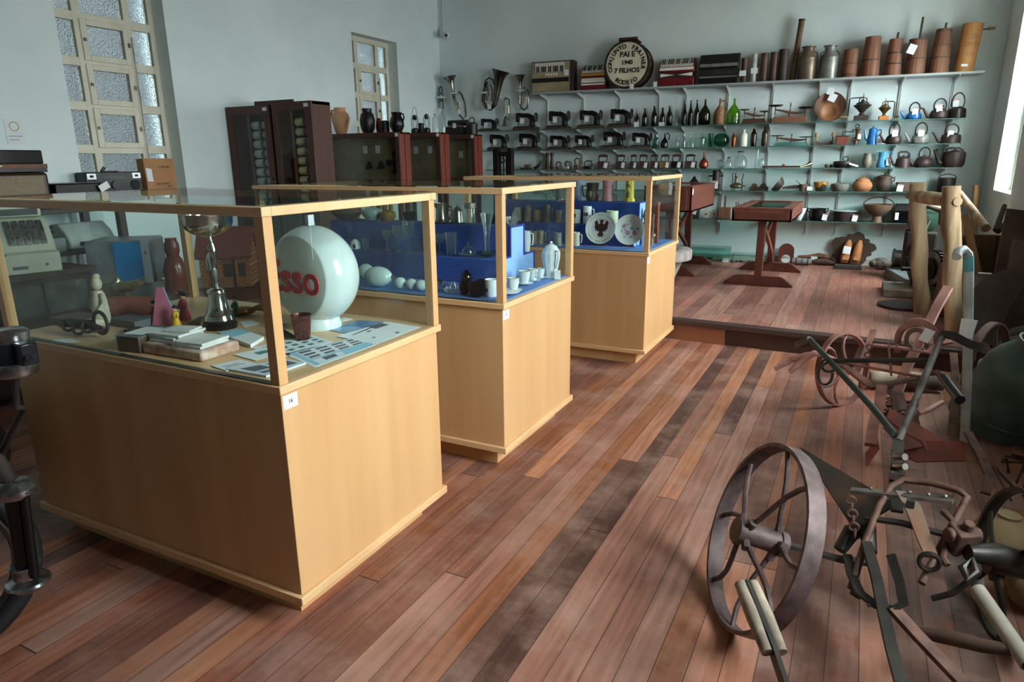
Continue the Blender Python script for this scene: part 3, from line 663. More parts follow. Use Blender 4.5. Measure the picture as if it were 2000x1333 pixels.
# ------------------------------------------------ sewing machines, rows 2 and 3
SM = [(2,936,974,217,'small grey-faced sewing machine, leftmost on the second shelf'),(2,1003,1051,208,'black sewing machine on a long board under the alto horn'),(2,1068,1114,206,'black sewing machine second right of the trumpet, below the organ'),(2,1129,1177,206,'black sewing machine on second shelf below the small red accordion'),(2,1189,1237,205,'black sewing machine next to the brown bottles, below the drum'),
      (3,953,994,251,'sewing machine with drooping head, leftmost on the third shelf'),(3,1010,1055,250,'sewing machine with large wheel on a green board, third shelf'),(3,1071,1113,255,'low sewing machine with chrome knob, third of the third shelf'),(3,1120,1160,255,'low sewing machine fourth from the left on the third shelf'),(3,1175,1222,249,'tall sewing machine on a dark base, fifth on the third shelf'),(3,1232,1274,252,'sewing machine beside the pale blue siphon bottle')]
sew = None
for (r_, a, b_, c, lab) in SM:
    p, w, h = on_shelf(r_, a, b_, c, 242 if r_ == 2 else 283)
    if sew is None: sew = make_sewing(lab, p); sew.scale = (w/.31, 1, h/.235); s0 = sew
    else: dup(sew, lab, p+Vector((0,0,.0035 if 'long board' in lab else 0)), scale=(w/.31, 1, h/.235))
p, w, h = on_shelf(2, 1003, 1051, 208, 242); 
t = thing('wooden_board', 'long wooden board under the sewing machine below the alto horn', 'board', (p.x, p.y, p.z), WROT); 
MB().box((-.2,-.09,0),(.2,.09,.002)).build('board', WOODD, t)
# ------------------------------------------------ bottles of row 2
bt = lambda *a, **k: bottle(*a, **k)
bt('beer_bottle','small brown bottle with a white card, leftmost of the bottles','bottle',2,1240,1249,214,241,'beer',G_BROWN,paper=(.0,.35,1.1))
bt('beer_bottle','brown beer bottle right of the small carded one','bottle',2,1254,1265,206,241,'beer',G_BROWN)
bt('beer_bottle','dark green beer bottle between two brown ones','bottle',2,1272,1284,202,241,'beer',G_DKGREEN)
bt('beer_bottle','brown beer bottle behind a white card at the shelf edge','bottle',2,1289,1299,206,241,'beer',G_BROWN,paper=(.0,.22,1.1))
bt('beer_bottle','labelled brown beer bottle left of the clear decanter','bottle',2,1302,1314,202,240,'beer',G_BROWN)
bt('glass_decanter','tall slender clear glass decanter on the second shelf','decanter',2,1316,1328,185,240,'tall',G_CLEAR)
bt('wine_bottle','black wine bottle, first right of the clear decanter','bottle',2,1332,1342,194,240,'wine',G_BLACK)
bt('wine_bottle','black wine bottle, second right of the clear decanter','bottle',2,1344,1354,193,240,'wine',G_BLACK)
bt('wine_bottle','black wine bottle touching the dark demijohn','bottle',2,1356,1366,193,240,'wine',G_BLACK,d=.05)
bt('demijohn','dark olive demijohn on the second shelf','demijohn',2,1366,1388,192,240,'demijohn',glass('olive_glass',(.14,.14,.04),edge=.6,ecol=(.02,.02,.0),refl=1.4))
t = bt('wicker_jug','straw coloured wicker jug with loop handle','jug',2,1392,1420,192,240,'demijohn',mat('wicker',(168,128,92),(120,86,60),rough=.85,sc=60,bump=.4),handle=True); 
bt('demijohn','bright green demijohn on the second shelf','demijohn',2,1421,1446,192,240,'demijohn',G_GREEN)
# row 3 glass
bt('siphon_bottle','pale blue soda siphon bottle on the third shelf','bottle',3,1275,1288,257,283,'siphon',G_SODA,cap=[(.5,.76),(.6,.84),(.5,.98),(.3,1)],capm=TIN)
bt('onion_bottle','round dark green bottle with small handle, third shelf','bottle',3,1289,1308,254,283,'onion',G_DKGREEN,handle=True)
bt('glass_carafe','clear carafe with bulb stopper, first right of green bottle','carafe',3,1315,1328,257,283,'decanter',G_CLEAR)
bt('conical_flask','clear conical flask between two clear decanters','flask',3,1331,1341,254,283,'conic',G_CLEAR)
bt('glass_decanter','clear decanter with flat round stopper on third shelf','decanter',3,1344,1358,257,283,'conic',G_CLEAR,cap=[(.2,.9),(.5,.97),(.5,1.03),(.1,1.05)],capm=G_CLEAR)
bt('glass_decanter','square shouldered clear decanter left of the teal tumbler','decanter',3,1362,1379,257,283,'siphon',G_CLEAR,cap=[(.2,.82),(.55,.92),(.5,1.03),(.1,1.05)],capm=G_CLEAR)
bt('glass_tumbler','tall teal glass tumbler on the third shelf','tumbler',3,1383,1393,257,283,'tumbler',G_TEAL)
bt('glass_float','round green glass ball on the third shelf','glass ball',3,1394,1424,258,284,'ball',G_TEAL)
bt('stoneware_bottle','copper coloured pointed bottle next to the green ball','bottle',3,1429,1438,257,284,'stone',COPPER)
bt('stoneware_jug','white stoneware jug bottle with side handle','jug',3,1442,1462,252,284,'stone',STONEW,handle=True)
bt('stoneware_bottle','glazed brown bottle right of the white jug','bottle',3,1466,1478,250,284,'stone',G_BROWN)
bt('stoneware_bottle','glossy dark brown bottle left of the glass scale','bottle',3,1488,1500,248,285,'stone',mat('brown_glaze',(70,46,32),(46,30,24),rough=.18))
# row 4 glass
bt('oil_can','copper oil can with thin spout and white tag','oil can',4,1366,1384,297,328,'onion',COPPER,paper=(.3,.7,.0))
bt('glass_globe','small clear round glass bowl on fourth shelf','bowl',4,1399,1416,311,328,'ball',G_CLEAR)
bt('glass_flask','squat clear flask with black stopper','flask',4,1415,1431,307,328,'flask',G_CLEAR,d=.05,cap=[(.3,.9),(.35,1.02)],capm=BLACKG)
bt('glass_carboy','large clear round carboy with dark lid','carboy',4,1432,1460,296,328,'flask',G_CLEAR,cap=[(.42,.93),(.45,1.0),(.1,1.0)],capm=IRON)
bt('glass_cylinder','tall thin clear measuring cylinder','cylinder',4,1473,1482,292,328,'tumbler',G_CLEAR)
bt('glass_jar','small clear jar with dark dots right of the cylinder','jar',4,1481,1494,309,328,'ball',G_CLEAR)
# ------------------------------------------------ scales
def scale(label, row, x0, x1, y0, y1, m, pans, base):
    t, w, h = shelfobj('balance_scale', label, 'scale', row, x0, x1, y0, y1, 'balance scales on the shelves')
    MB().prism([(-w*.42,0),(w*.42,0),(w*.36,h*.3),(-w*.36,h*.3)], -.07, .07).build('base', base, t, bev=.004)
    MB().cyl((0,0,h*.28),(0,0,h*.7),.014,.008,n=8).ell((0,0,h*.85),(.008,.006,h*.15),8,6).build('pointer_post', m, t)
    MB().tube([(-w*.34,0,h*.66),(-w*.15,0,h*.58),(0,0,h*.5),(w*.15,0,h*.46),(w*.34,0,h*.5)], [.008,.012,.014,.012,.008], n=8).build('beam', m, t)
    for s, z in ((-1,.8),(1,.66)):
        q = MB().cyl((s*w*.34,0,z*h-h*.2),(s*w*.34,0,z*h),.007,n=6).cyl((s*w*.34,0,z*h-h*.4),(s*w*.34,0,z*h-.02),.005,n=6).build('pan_post', m, t)
        MB().lathe([(.001,z*h),(w*.12,z*h),(w*.17,z*h+h*.06),(w*.175,z*h+h*.08),(w*.15,z*h+h*.03),(.001,z*h+.012)],20,(s*w*.34,0,0)).build('pan', pans, t)
    return t
BRN = mat('brown_painted_iron', (112,76,60), (86,58,48), rough=.5, metal=.2, sc=9)
scale('small brown balance scale right of the green demijohn', 2, 1446, 1501, 208, 240, BRN, TIN, DKWOOD); scale('large balance scale with two dark pans on second shelf', 2, 1503, 1583, 201, 240, BRN, IRON, wood('rust_wood',(132,86,62),(104,66,48)))
scale('balance scale on a glass box base, third shelf', 3, 1507, 1584, 262, 285, BRN, mat('dark_brass',(120,96,60),(86,66,44),rough=.35,metal=.7), SHG)
# ------------------------------------------------ right end of rows 2-4
t, w, h = shelfobj('wooden_bowl_set', 'round wooden dish leaning on the wall with tags on top', 'dish', 2, 1592, 1651, 172, 241, d=.22); R = w*.47
dm = MB(); dm.m = TR(0,0,R) @ RX(PI/2-.12); dm.lathe([(.001,0),(R*.7,.0),(R,.035),(R*1.0,.045),(R*.72,.02),(.001,.015)],28).build('dish', WOODM, t); card(t,(.0,-.05,2.25*R),.075,.075,(0,.3,0),False); card(t,(.03,-.055,1.85*R),.08,.085,(0,.4,0),False)
t, w, h = shelfobj('wooden_ladle_bowl', 'small wooden bowl standing in front of the round dish', 'bowl', 2, 1603, 1636, 208, 240, d=.08); R = w/2
dm = MB(); dm.m = TR(0,0,R) @ RX(PI/2-.2); dm.lathe([(.001,0),(R*.7,.01),(R,.05),(R*.95,.05),(R*.6,.025),(.001,.02)],24).build('bowl', wood('warm_bowl',(146,98,62),(112,72,48)), t)
def grinder(label, x0, x1, y0, y1, base, bm_, m, side):
    t, w, h = shelfobj('coffee_grinder', label, 'coffee grinder', 2, x0, x1, y0, y1, 'coffee grinders on the second shelf'); b = w*.33
    MB().box((-b,-b,0),(b,b,h*.2)).build('base_box', bm_, t, bev=.004); MB().lathe([(b*.5,h*.2),(b*.3,h*.3),(b*.7,h*.42),(b*1.1,h*.5),(b*1.35,h*.58),(b*1.0,h*.6),(b*.9,h*.66),(b*.3,h*.72),(b*.2,h*.78)],20).build('hopper', m, t)
    MB().tube([(-b*.6,0,h*.62),(-b*.5,0,h*.82),(0,0,h*.86),(b*.5,0,h*.82),(b*.6,0,h*.62)],.006,n=6).cyl((0,0,h*.7),(0,0,h),.006,.003,n=6).build('yoke', m, t)
    c = MB().tube([(0,0,h*.86),(side*w*.55,0,h*.84),(side*w*.62,0,h*.8),(side*w*.64,0,h*.18)],.006,n=6).build('crank', IRON, t); MB().cyl((side*w*.64,0,h*.16),(side*w*1.0,0,h*.16),.011,n=8).build('crank_grip', WOODL if side < 0 else WOODD, c); return t
grinder('large iron coffee grinder with crank at its left', 1665, 1702, 189, 240, None, KBROWN, mat('dark_pewter',(84,80,76),(54,52,50),rough=.35,metal=.8), -1)
grinder('small brass coffee grinder on an orange base', 1714, 1740, 199, 240, None, mat('orange_base',(204,134,70),(180,112,56),rough=.5), BRASS, 1)
kettle('blue enamel kettle on the second shelf',2,1764,1798,209,241,BLUEEN,.48,.40,(.0,.68)); kettle('brown iron kettle on second shelf, between blue and black',2,1800,1849,203,240,KBROWN,.52,.33,(-.25,.7,-.15),d=.05); kettle('black kettle with high bail, rightmost on second shelf',2,1846,1885,192,240,mat('black_kettle',(44,40,40),(30,28,28),rough=.35,metal=.4),.46,.42,(-.35,.72),shape=1)
t, w, h = shelfobj('mezzaluna', 'wooden rocking chopper with two upright grips', 'chopper', 3, 1593, 1627, 262, 286)
MB().prism([(-w/2,h*.1),(-w*.3,0),(w*.3,0),(w/2,h*.1),(w*.42,h*.34),(w*.2,h*.22),(-w*.2,h*.22),(-w*.42,h*.34)],-.012,.012).build('blade', WOODD, t)
for s in (-1,1): MB().lathe([(.007,h*.25),(.009,h*.6),(.018,h*.75),(.02,h*.9),(.01,h)],10,(s*w*.43,0,0)).build('grip', WOODL, t)
t, w, h = shelfobj('coffee_mill', 'square red-brown box coffee mill with crank', 'coffee mill', 3, 1630, 1664, 257, 286); b=w*.32
MB().box((-b-.01,-b,0),(b-.01,b,h*.55)).build('box', wood('mill_wood',(130,66,46),(98,46,34)), t, bev=.004); MB().box((-b*1.08-.01,-b*1.08,h*.55),(b*1.08-.01,b*1.08,h*.6)).build('top_plate', DKWOOD, t); MB().tube([(-.01,0,h*.6),(-.01,0,h*.86),(w*.4,0,h*.84),(w*.46,0,h*.84)],.006,n=6).cyl((w*.46,0,h*.8),(w*.46,0,h*1.0),.01,n=8).build('crank', IRON, t)
t, w, h = shelfobj('meat_grinder', 'brown cast meat grinder clamped upright, third shelf', 'meat grinder', 3, 1660, 1680, 250, 288)
MB().lathe([(w*.2,0),(w*.16,h*.15),(w*.14,h*.4)],10,(w*.1,0,0)).cyl((-w*.3,0,h*.25),(w*.4,0,h*.3),w*.17,n=12).lathe([(w*.12,h*.3),(w*.14,h*.6),(w*.3,h*.8)],12,(w*.15,0,0)).build('grinder_body', mat('bronze_brown',(110,78,56),(80,56,42),rough=.45,metal=.5), t); MB().ring((w*.1,0,h*.92),w*.16,.006,'y',12,5).build('clamp_ring', IRON, t); card(t,(w*.35,-.04,h*.55),.035,.06)
t, w, h = shelfobj('coffee_pot', 'tall blue enamel coffee pot with long spout', 'coffee pot', 3, 1688, 1719, 256, 289); R=w*.29
MB().lathe([(R,0),(R,h*.04),(R*.8,h*.86),(R*.82,h*.88)],22).build('pot_body', BLUEEN, t); l=MB().lathe([(R*.84,h*.87),(R*.6,h*.92),(.001,h*.94)],18).build('lid', BLUEEN, t); MB().ell((0,0,h*.97),(.012,.012,.014),8,6).build('lid_knob', BLUEEN, l)
MB().tube([(-R*.8,0,h*.25),(-R*1.3,0,h*.35),(-R*1.4,0,h*.6),(-R*1.7,0,h*.85)],[.018,.015,.011,.009],n=8).build('spout', BLUEEN, t); MB().tube([(R*.8,0,h*.8),(R*1.5,0,h*.82),(R*1.6,0,h*.62),(R*.9,0,h*.45)],.008,n=6).build('handle', BLUEEN, t); card(t,(R*1.4,-.04,h*.5),.04,.085)
kettle('small brown kettle right of the blue coffee pot',3,1722,1759,249,289,KBROWN,.48,.38,(-.1,.68,-.15),d=.06); kettle('pale grey kettle on the third shelf',3,1769,1812,250,290,KGREY,.48,.36,(-.1,.68)); kettle('dark kettle with wide bail, rightmost on third shelf',3,1822,1873,254,290,KBROWN,.53,.34,(-.2,.7,.05),shape=1,d=.08)
t, w, h = shelfobj('stoneware_pitcher', 'olive stoneware pitcher with handle at right', 'pitcher', 4, 1684, 1707, 307, 334); R=w*.38
MB().lathe([(R*.6,0),(R*.9,h*.15),(R,h*.4),(R*.85,h*.7),(R*.7,h*.85),(R*.85,h),(R*.75,h),(R*.6,h*.8),(.001,h*.2)],20,(-w*.1,0,0)).build('pitcher_body', OLIVE, t); MB().tube([(R*.5,0,h*.92),(R*1.3,0,h*.85),(R*1.4,0,h*.55),(R*.75,0,h*.25)],.009,n=6).build('handle', OLIVE, t)
t, w, h = shelfobj('enamel_pitcher', 'sky blue enamel pitcher with painted flowers', 'pitcher', 4, 1710, 1738, 305, 335); R=w*.36
MB().lathe([(R*.95,0),(R,h*.05),(R*.8,h*.55),(R*.7,h*.7),(R*.85,h*.97),(R*.8,h*.97),(R*.65,h*.7),(.001,h*.3)],20,(-w*.05,0,0)).build('pitcher_body', LBLUEEN, t); MB().tube([(R*.7,0,h*.95),(R*1.35,0,h*.98),(R*1.3,0,h*.7),(R*.7,0,h*.5)],.008,n=6).build('handle', LBLUEEN, t); MB().prism([(-R*1.1,h*.9),(-R*1.55,h*1.0),(-R*.9,h*.6)],-.012,.012).build('spout', LBLUEEN, t); card(t,(R*.8,-R-.01,h*.6),.04,.08)
kettle('flat-topped brown kettle next to the sky blue pitcher',4,1739,1775,307,337,KBROWN,.7,.36,flat=True,shape=1,d=.05); kettle('rounded brown kettle with tall bail, fourth shelf',4,1779,1819,299,337,KBROWN,.55,.40,arch=.9); kettle('big dark flat-topped kettle, rightmost on fourth shelf',4,1832,1880,302,338,KBROWN,.86,.41,(-.3,.55,-.15),flat=True,shape=2)
t, w, h = shelfobj('waffle_iron', 'round black cast iron waffle pan with ring', 'waffle pan', 4, 1628, 1664, 318, 333); MB().lathe([(w*.4,0),(w*.48,h*.3),(w*.5,h*.5),(w*.48,h*.8),(w*.2,h*.85),(.001,h*.85)],22).build('pan_body', IRON, t); MB().ring((w*.1,0,h*1.1),h*.3,.005,'y',12,5).build('lifting_ring', IRON, t); card(t,(w*.5,-.08,h*.45),.1,.05,(-1.2,.3,0),False)
t, w, h = shelfobj('iron_weights', 'two small rusty iron knobs left of the waffle pan', 'iron knobs', 4, 1610, 1626, 326, 333); MB().ell((-w*.25,0,h*.5),(w*.22,w*.2,h*.5)).build('knob', RUST, t); MB().ell((w*.25,0,h*.45),(w*.2,w*.18,h*.45)).build('knob', RUST, t)
t, w, h = shelfobj('long_handled_tool', 'long dark rod tool lying along the fourth shelf', 'tool', 4, 1491, 1566, 321, 329); MB().cyl((-w/2,0,.015),(w*.42,0,.015),.013,.01,n=8).build('rod', WOODD, t); MB().ell((w*.02,0,.03),(.018,.018,.018)).build('collar', TAGRED, t)
t, w, h = shelfobj('brass_horn', 'pale horn shaped piece pointing up at shelf edge', 'horn', 4, 1563, 1584, 320, 329); MB().tube([(-w*.5,-.08,.015),(0,-.04,.025),(w*.4,0,.05)],[.008,.014,.024],n=10).build('horn', BRASS, t)
# irons and small tools, row 4
IR = [(1166,1190,'charcoal iron with bail grip, leftmost of the tall irons'),(1203,1223,'charcoal iron second of the tall irons'),(1230,1245,'narrow charcoal iron third of the tall irons'),(1247,1267,'rust-brown charcoal iron left of the white-tagged one'),(1270,1287,'dark charcoal iron with a big white card'),(1289,1309,'charcoal iron with a brass coloured box body'),(1311,1332,'wide black charcoal iron with solid hand guard'),(1337,1360,'grey-brown charcoal iron, rightmost before the copper oil can')]
ir0 = None
for a, b_, lab in IR:
    p, w, h = on_shelf(4, a, b_, 297, 324)
    if ir0 is None: ir0 = make_iron(lab, p); ir0.scale = (w/.135, 1, h/.16)
    else:
        c = dup(ir0, lab, p, scale=(w/.135, 1, h/.16))
        if 'brass' in lab or 'wide' in lab:
            for ch in kids(c):
                if ch.name.startswith('iron_body'): ch.data = ch.data.copy(); ch.data.materials[0] = wood('box_wood',(160,112,66),(130,86,50)) if 'brass' in lab else BLACKG
def flat_iron(label, x0, x1, y0, y1, m):
    t, w, h = shelfobj('flat_iron', label, 'iron', 4, x0, x1, y0, y1, 'flat irons on the fourth shelf')
    MB().prism([(-w*.5,-.035),(-w*.5,.035),(w*.1,.035),(w*.5,0),(w*.1,-.035)],0,h*.35,'z').build('sole', m, t, bev=.004)
    MB().tube([(-w*.35,0,h*.35),(-w*.45,0,h*.75),(-w*.2,0,h*.97),(w*.25,0,h*.9),(w*.25,0,h*.35)],.009,n=6).build('handle', WOODD, t)
flat_iron('small iron with thin handle right of the two clogs',1085,1098,307,321,RUST); flat_iron('bright chrome flat iron on the fourth shelf',1102,1116,306,321,CHROME); flat_iron('rusty flat iron right of the chrome one',1121,1136,302,323,RUST); flat_iron('black electric iron with shiny sole',1140,1161,307,323,BLACKG)
for x0, x1, lab in ((1065,1073,'left one of two upright dark wooden clog lasts'),(1074,1082,'right one of two upright dark wooden clog lasts')):
    t, w, h = shelfobj('shoe_last', lab, 'wooden last', 4, x0, x1, 289, 320); MB().lathe([(w*.4,0),(w*.5,h*.1),(w*.42,h*.45),(w*.3,h*.7),(w*.45,h*.85),(w*.45,h*.98),(w*.1,h)],12).build('last', DKWOOD, t)
t, w, h = shelfobj('hand_drill', 'black hand cranked bench tool at the left end of fourth shelf', 'hand tool', 4, 964, 987, 294, 319); MB().cyl((-w*.3,0,0),(-w*.1,0,h*.8),.012,n=8).cyl((-w*.3,0,h*.5),(w*.4,0,h*.6),.009,n=6).build('stand', IRON, t); MB().ring((w*.3,0,h*.65),w*.2,.007,'y',14,5).build('wheel', IRON, t)
for x0, x1, lab in ((990,997,'tiny dark knob left of the wooden plane on fourth shelf'),(999,1006,'tiny dark finial nearest the small wooden plane')):
    t, w, h = shelfobj('small_tool', lab, 'small tool', 4, x0, x1, 310, 319); MB().lathe([(w*.4,0),(w*.2,h*.3),(w*.45,h*.6),(.001,h)],10).build('knob', IRON, t)
t, w, h = shelfobj('block_plane', 'small wooden block on a dark plate, fourth shelf', 'block plane', 4, 1018, 1038, 311, 320); MB().box((-w/2,-.04,0),(w/2,.04,h*.3)).build('plate', IRON, t); MB().box((-w*.15,-.03,h*.3),(w*.35,.03,h)).build('block', WOODM, t)
t, w, h = shelfobj('apple_peeler', 'dark lever tool pointing up, left of the clog lasts', 'lever tool', 4, 1042, 1059, 303, 320); MB().tube([(-w*.5,0,.012),(0,0,.03),(w*.3,0,h*.6),(w*.4,0,h)],[.02,.02,.012,.009],n=8).build('lever', IRON, t)
# ------------------------------------------------ row 5
vessel('oil_lamp','dark spiked lamp lid seen above the far table','lamp',5,1345,1366,344,372,[(.5,0),(.9,.25),(1,.5),(.5,.7),(.1,.95)],IRON,inner=False)
t, w, h = shelfobj('letter_press', 'tall dark iron press with crossbar and white card', 'press', 5, 1383, 1413, 334, 372, d=.06); MB().box((-w*.28,-.06,0),(w*.28,.06,h*.3)).cyl((0,0,h*.3),(0,0,h),w*.22,n=12).build('press_body', IRON, t, bev=.003); MB().cyl((-w*.46,0,h*.72),(w*.46,0,h*.72),.009,n=6).build('crossbar', IRON, t); card(t,(0,-.09,h*.5),.075,.095)
def primus(label, row, x0, x1, y0, y1):
    t, w, h = shelfobj('kerosene_stove', label, 'stove', row, x0, x1, y0, y1, 'kerosene stoves on the shelves')
    MB().lathe([(w*.3,h*.12),(w*.42,h*.2),(w*.42,h*.3),(w*.25,h*.42),(w*.06,h*.46),(w*.05,h*.7),(w*.14,h*.8),(w*.14,h*.86)],20).build('tank', BRASS, t)
    for a in (0.3, 2.4, 4.5): MB().tube([(w*.38*math.cos(a),w*.38*math.sin(a),0),(w*.40*math.cos(a),w*.40*math.sin(a),h*.3),(w*.34*math.cos(a),w*.34*math.sin(a),h*.6),(w*.44*math.cos(a),w*.44*math.sin(a),h*.95),(w*.30*math.cos(a),w*.30*math.sin(a),h)],.0055,n=6).build('leg', IRON, t)
    MB().cyl((w*.4,0,h*.24),(w*.56,0,h*.26),.009,n=6).build('pump', BRASS, t)
primus('brass kerosene stove with curled legs on the fifth shelf',5,1424,1453,339,371); primus('kerosene stove with curled legs behind the near table',6,1432,1456,397,428)
t, w, h = shelfobj('bread_scoop', 'square wooden scoop with upright handle, lowest shelf', 'scoop', 6, 1405, 1428, 382, 425); MB().prism([(-w*.5,0),(w*.5,0),(w*.46,h*.5),(-w*.46,h*.5)],-.06,-.0).build('scoop_body', WOODM, t, bev=.004); MB().cyl((0,-.03,h*.5),(0,-.03,h),.012,n=8).build('handle', WOODM, t)
for x0, x1, lab in ((1373,1389,'pale round reel left of the square scoop, lower left one'),(1388,1404,'pale round reel touching the square scoop')):
    t, w, h = shelfobj('film_reel', lab, 'reel', 6, x0, x1, 402, 418); R=w*.5; MB().cyl((0,-.02,R),(0,.02,R),R,n=24).build('disc', mat('pale_reel',(196,192,180),(170,166,154),rough=.5), t); MB().cyl((0,-.03,R),(0,-.02,R),R*.18,n=10).build('hub', IRON, t)
t, w, h = shelfobj('salt_box', 'small dark box with a leaning white tag, lowest shelf', 'box', 6, 1352, 1366, 405, 425); MB().box((-w/2,-.05,0),(w/2,.05,h)).build('box', DKBR, t, bev=.003); card(t,(-.0,-.08,h*.9),.05,.07,(0,.2,0))
for a, b_, lab in ((1464,1482,'brass lock part at the left of the small clutter, fifth shelf'),(1482,1500,'dark gear tool right of the brass lock part')):
    t, w, h = shelfobj('lock_part', lab, 'metal part', 5, a, b_, 358, 373); MB().box((-w*.5,-.03,0),(w*.5,.03,h*.45)).cyl((0,-.03,h*.5),(0,.03,h*.5),h*.4,n=12).build('metal_body', BRASS if a < 1470 else IRON, t, bev=.002)
t, w, h = shelfobj('iron_bowl', 'dark iron bowl tipped on its side, fifth shelf', 'bowl', 5, 1502, 1533, 345, 373); R=w*.5; dm=MB(); dm.m = TR(0,0,R*.82) @ RY(-.95); dm.lathe([(.001,-R*.75),(R*.5,-R*.68),(R*.85,-R*.3),(R,.1*R),(R*.92,.1*R),(R*.78,-R*.28),(.001,-R*.6)],24).build('bowl', KBROWN, t)
t, w, h = shelfobj('wooden_ladle', 'long handled saucepan with a spoon in it', 'saucepan', 5, 1530, 1577, 355, 375); MB().lathe([(w*.14,0),(w*.17,h*.6),(w*.155,h*.6),(.001,.01)],18,(w*.3,0,0)).build('pan', mat('pan_brown',(130,100,80),(100,76,62),rough=.6), t); MB().tube([(-w*.5,0,h*.25),(-w*.1,0,h*.35),(w*.15,0,h*.4)],[.008,.02,.014],n=8).build('handle', WOODD, t); MB().cyl((w*.25,0,h*.4),(w*.0,0,h*1.0),.004,n=5).build('spoon', IRON, t); card(t,(w*.55,-.05,h*.45),.06,.05)
vessel('painted_bowl','earthenware bowl dripped with yellow and black glaze','bowl',5,1589,1615,360,377,[(.6,0),(.75,.1),(1,.9),(1,1)],mat('drip_glaze',(196,140,64),(46,42,40),rough=.3,sc=9,lo=.45,hi=.55))
vessel('casserole','grey stone casserole with a low lid','casserole',5,1623,1656,366,378,[(.8,0),(.98,.35),(1,.8),(.98,1)],mat('grey_stone',(124,120,112),(96,92,86),rough=.6),lid=.3)
vessel('clay_pot','round orange clay pot with a stopper lid','pot',5,1665,1701,362,381,[(.7,0),(.95,.25),(1,.55),(.85,.9),(.7,1)],TERRA,lid=.4,ears=False)
vessel('clay_pot','dark smoke stained clay pot with lid','pot',5,1708,1742,356,382,[(.7,0),(.95,.25),(1,.55),(.9,.85),(.95,1)],mat('smoked_clay',(78,60,50),(46,38,36),rough=.6,sc=6),lid=.22,ears=True)
t, w, h = shelfobj('roasting_dish', 'rectangular brown dish with a white tag, fifth shelf', 'dish', 5, 1753, 1797, 365, 382); MB().hexa([(-w*.45,-.08,0),(w*.45,-.08,0),(w*.45,.08,0),(-w*.45,.08,0),(-w*.5,-.1,h),(w*.5,-.1,h),(w*.5,.1,h),(-w*.5,.1,h)]).build('dish', mat('dish_brown',(104,84,74),(80,64,58),rough=.6), t, bev=.004); card(t,(-w*.4,-.12,h*.8),.06,.075,(0,.1,0))
vessel('iron_pot','small black pot with bail, right end of fifth shelf','pot',5,1832,1862,358,384,[(.8,0),(1,.3),(1,1)],IRON,bail=.3)
# ------------------------------------------------ row 6
vessel('enamel_basin','white enamel basin half hidden by the near table','basin',6,1548,1573,410,433,[(.4,0),(.85,.6),(1,1)],WHITEC)
vessel('iron_pot','round black cauldron on the lowest shelf','cauldron',6,1578,1614,411,434,[(.75,0),(.95,.15),(1,.5),(.92,.85),(.97,1)],BLACKG,ears=True,tagp=(.9,.6))
vessel('iron_pan','wide dark brown lidded pan on lowest shelf','pan',6,1622,1676,420,439,[(.82,0),(.86,.2),(.9,1),(1,1)],KBROWN,lid=.12,lidm=mat('pale_lid',(150,170,168),rough=.4),tagp=(.75,.7),ears=True)
vessel('footed_bowl','wide brown footed bowl with bail handle','bowl',6,1686,1739,408,442,[(.38,0),(.30,.15),(.30,.32),(.62,.5),(.92,.8),(1,1)],mat('rusty_brown',(124,98,76),(84,66,56),rough=.6,sc=5),bail=.42,d=.08)
t, w, h = shelfobj('roasting_pan', 'large black lidded roasting pan on lowest shelf', 'roasting pan', 6, 1745, 1800, 409, 444, d=.16); MB().hexa([(-w*.46,-.1,0),(w*.46,-.1,0),(w*.46,.1,0),(-w*.46,.1,0),(-w*.5,-.13,h*.6),(w*.5,-.13,h*.6),(w*.5,.13,h*.6),(-w*.5,.13,h*.6)]).build('pan', BLACKG, t, bev=.01); MB().hexa([(-w*.52,-.135,h*.6),(w*.52,-.135,h*.6),(w*.52,.135,h*.6),(-w*.52,.135,h*.6),(-w*.44,-.1,h),(w*.44,-.1,h),(w*.44,.1,h),(-w*.44,.1,h)]).build('lid', BLACKG, t, bev=.01); card(t,(-w*.4,-.14,h*.55),.035,.08,stripe=False)
vessel('iron_basin','broad shallow iron basin seen between the log posts','basin',6,1807,1862,402,448,[(.5,0),(.8,.5),(1,1)],KBROWN,d=.07)
# papers stuck on the wall
for i, (x, y, lab) in enumerate(((1413,188,'white paper on the wall above the wicker jug'),(1489,190,'white paper on the wall above the small scale'),(1392,309,'white paper on the wall above the copper oil can'))):
    p = onwall(x, y, .003); t = thing('wall_paper_note', lab, 'paper', p, WROT, 'paper notes on the back wall'); MB().box((-.035,0,-.028),(.035,.002,.028)).build('sheet', PAPER, t)
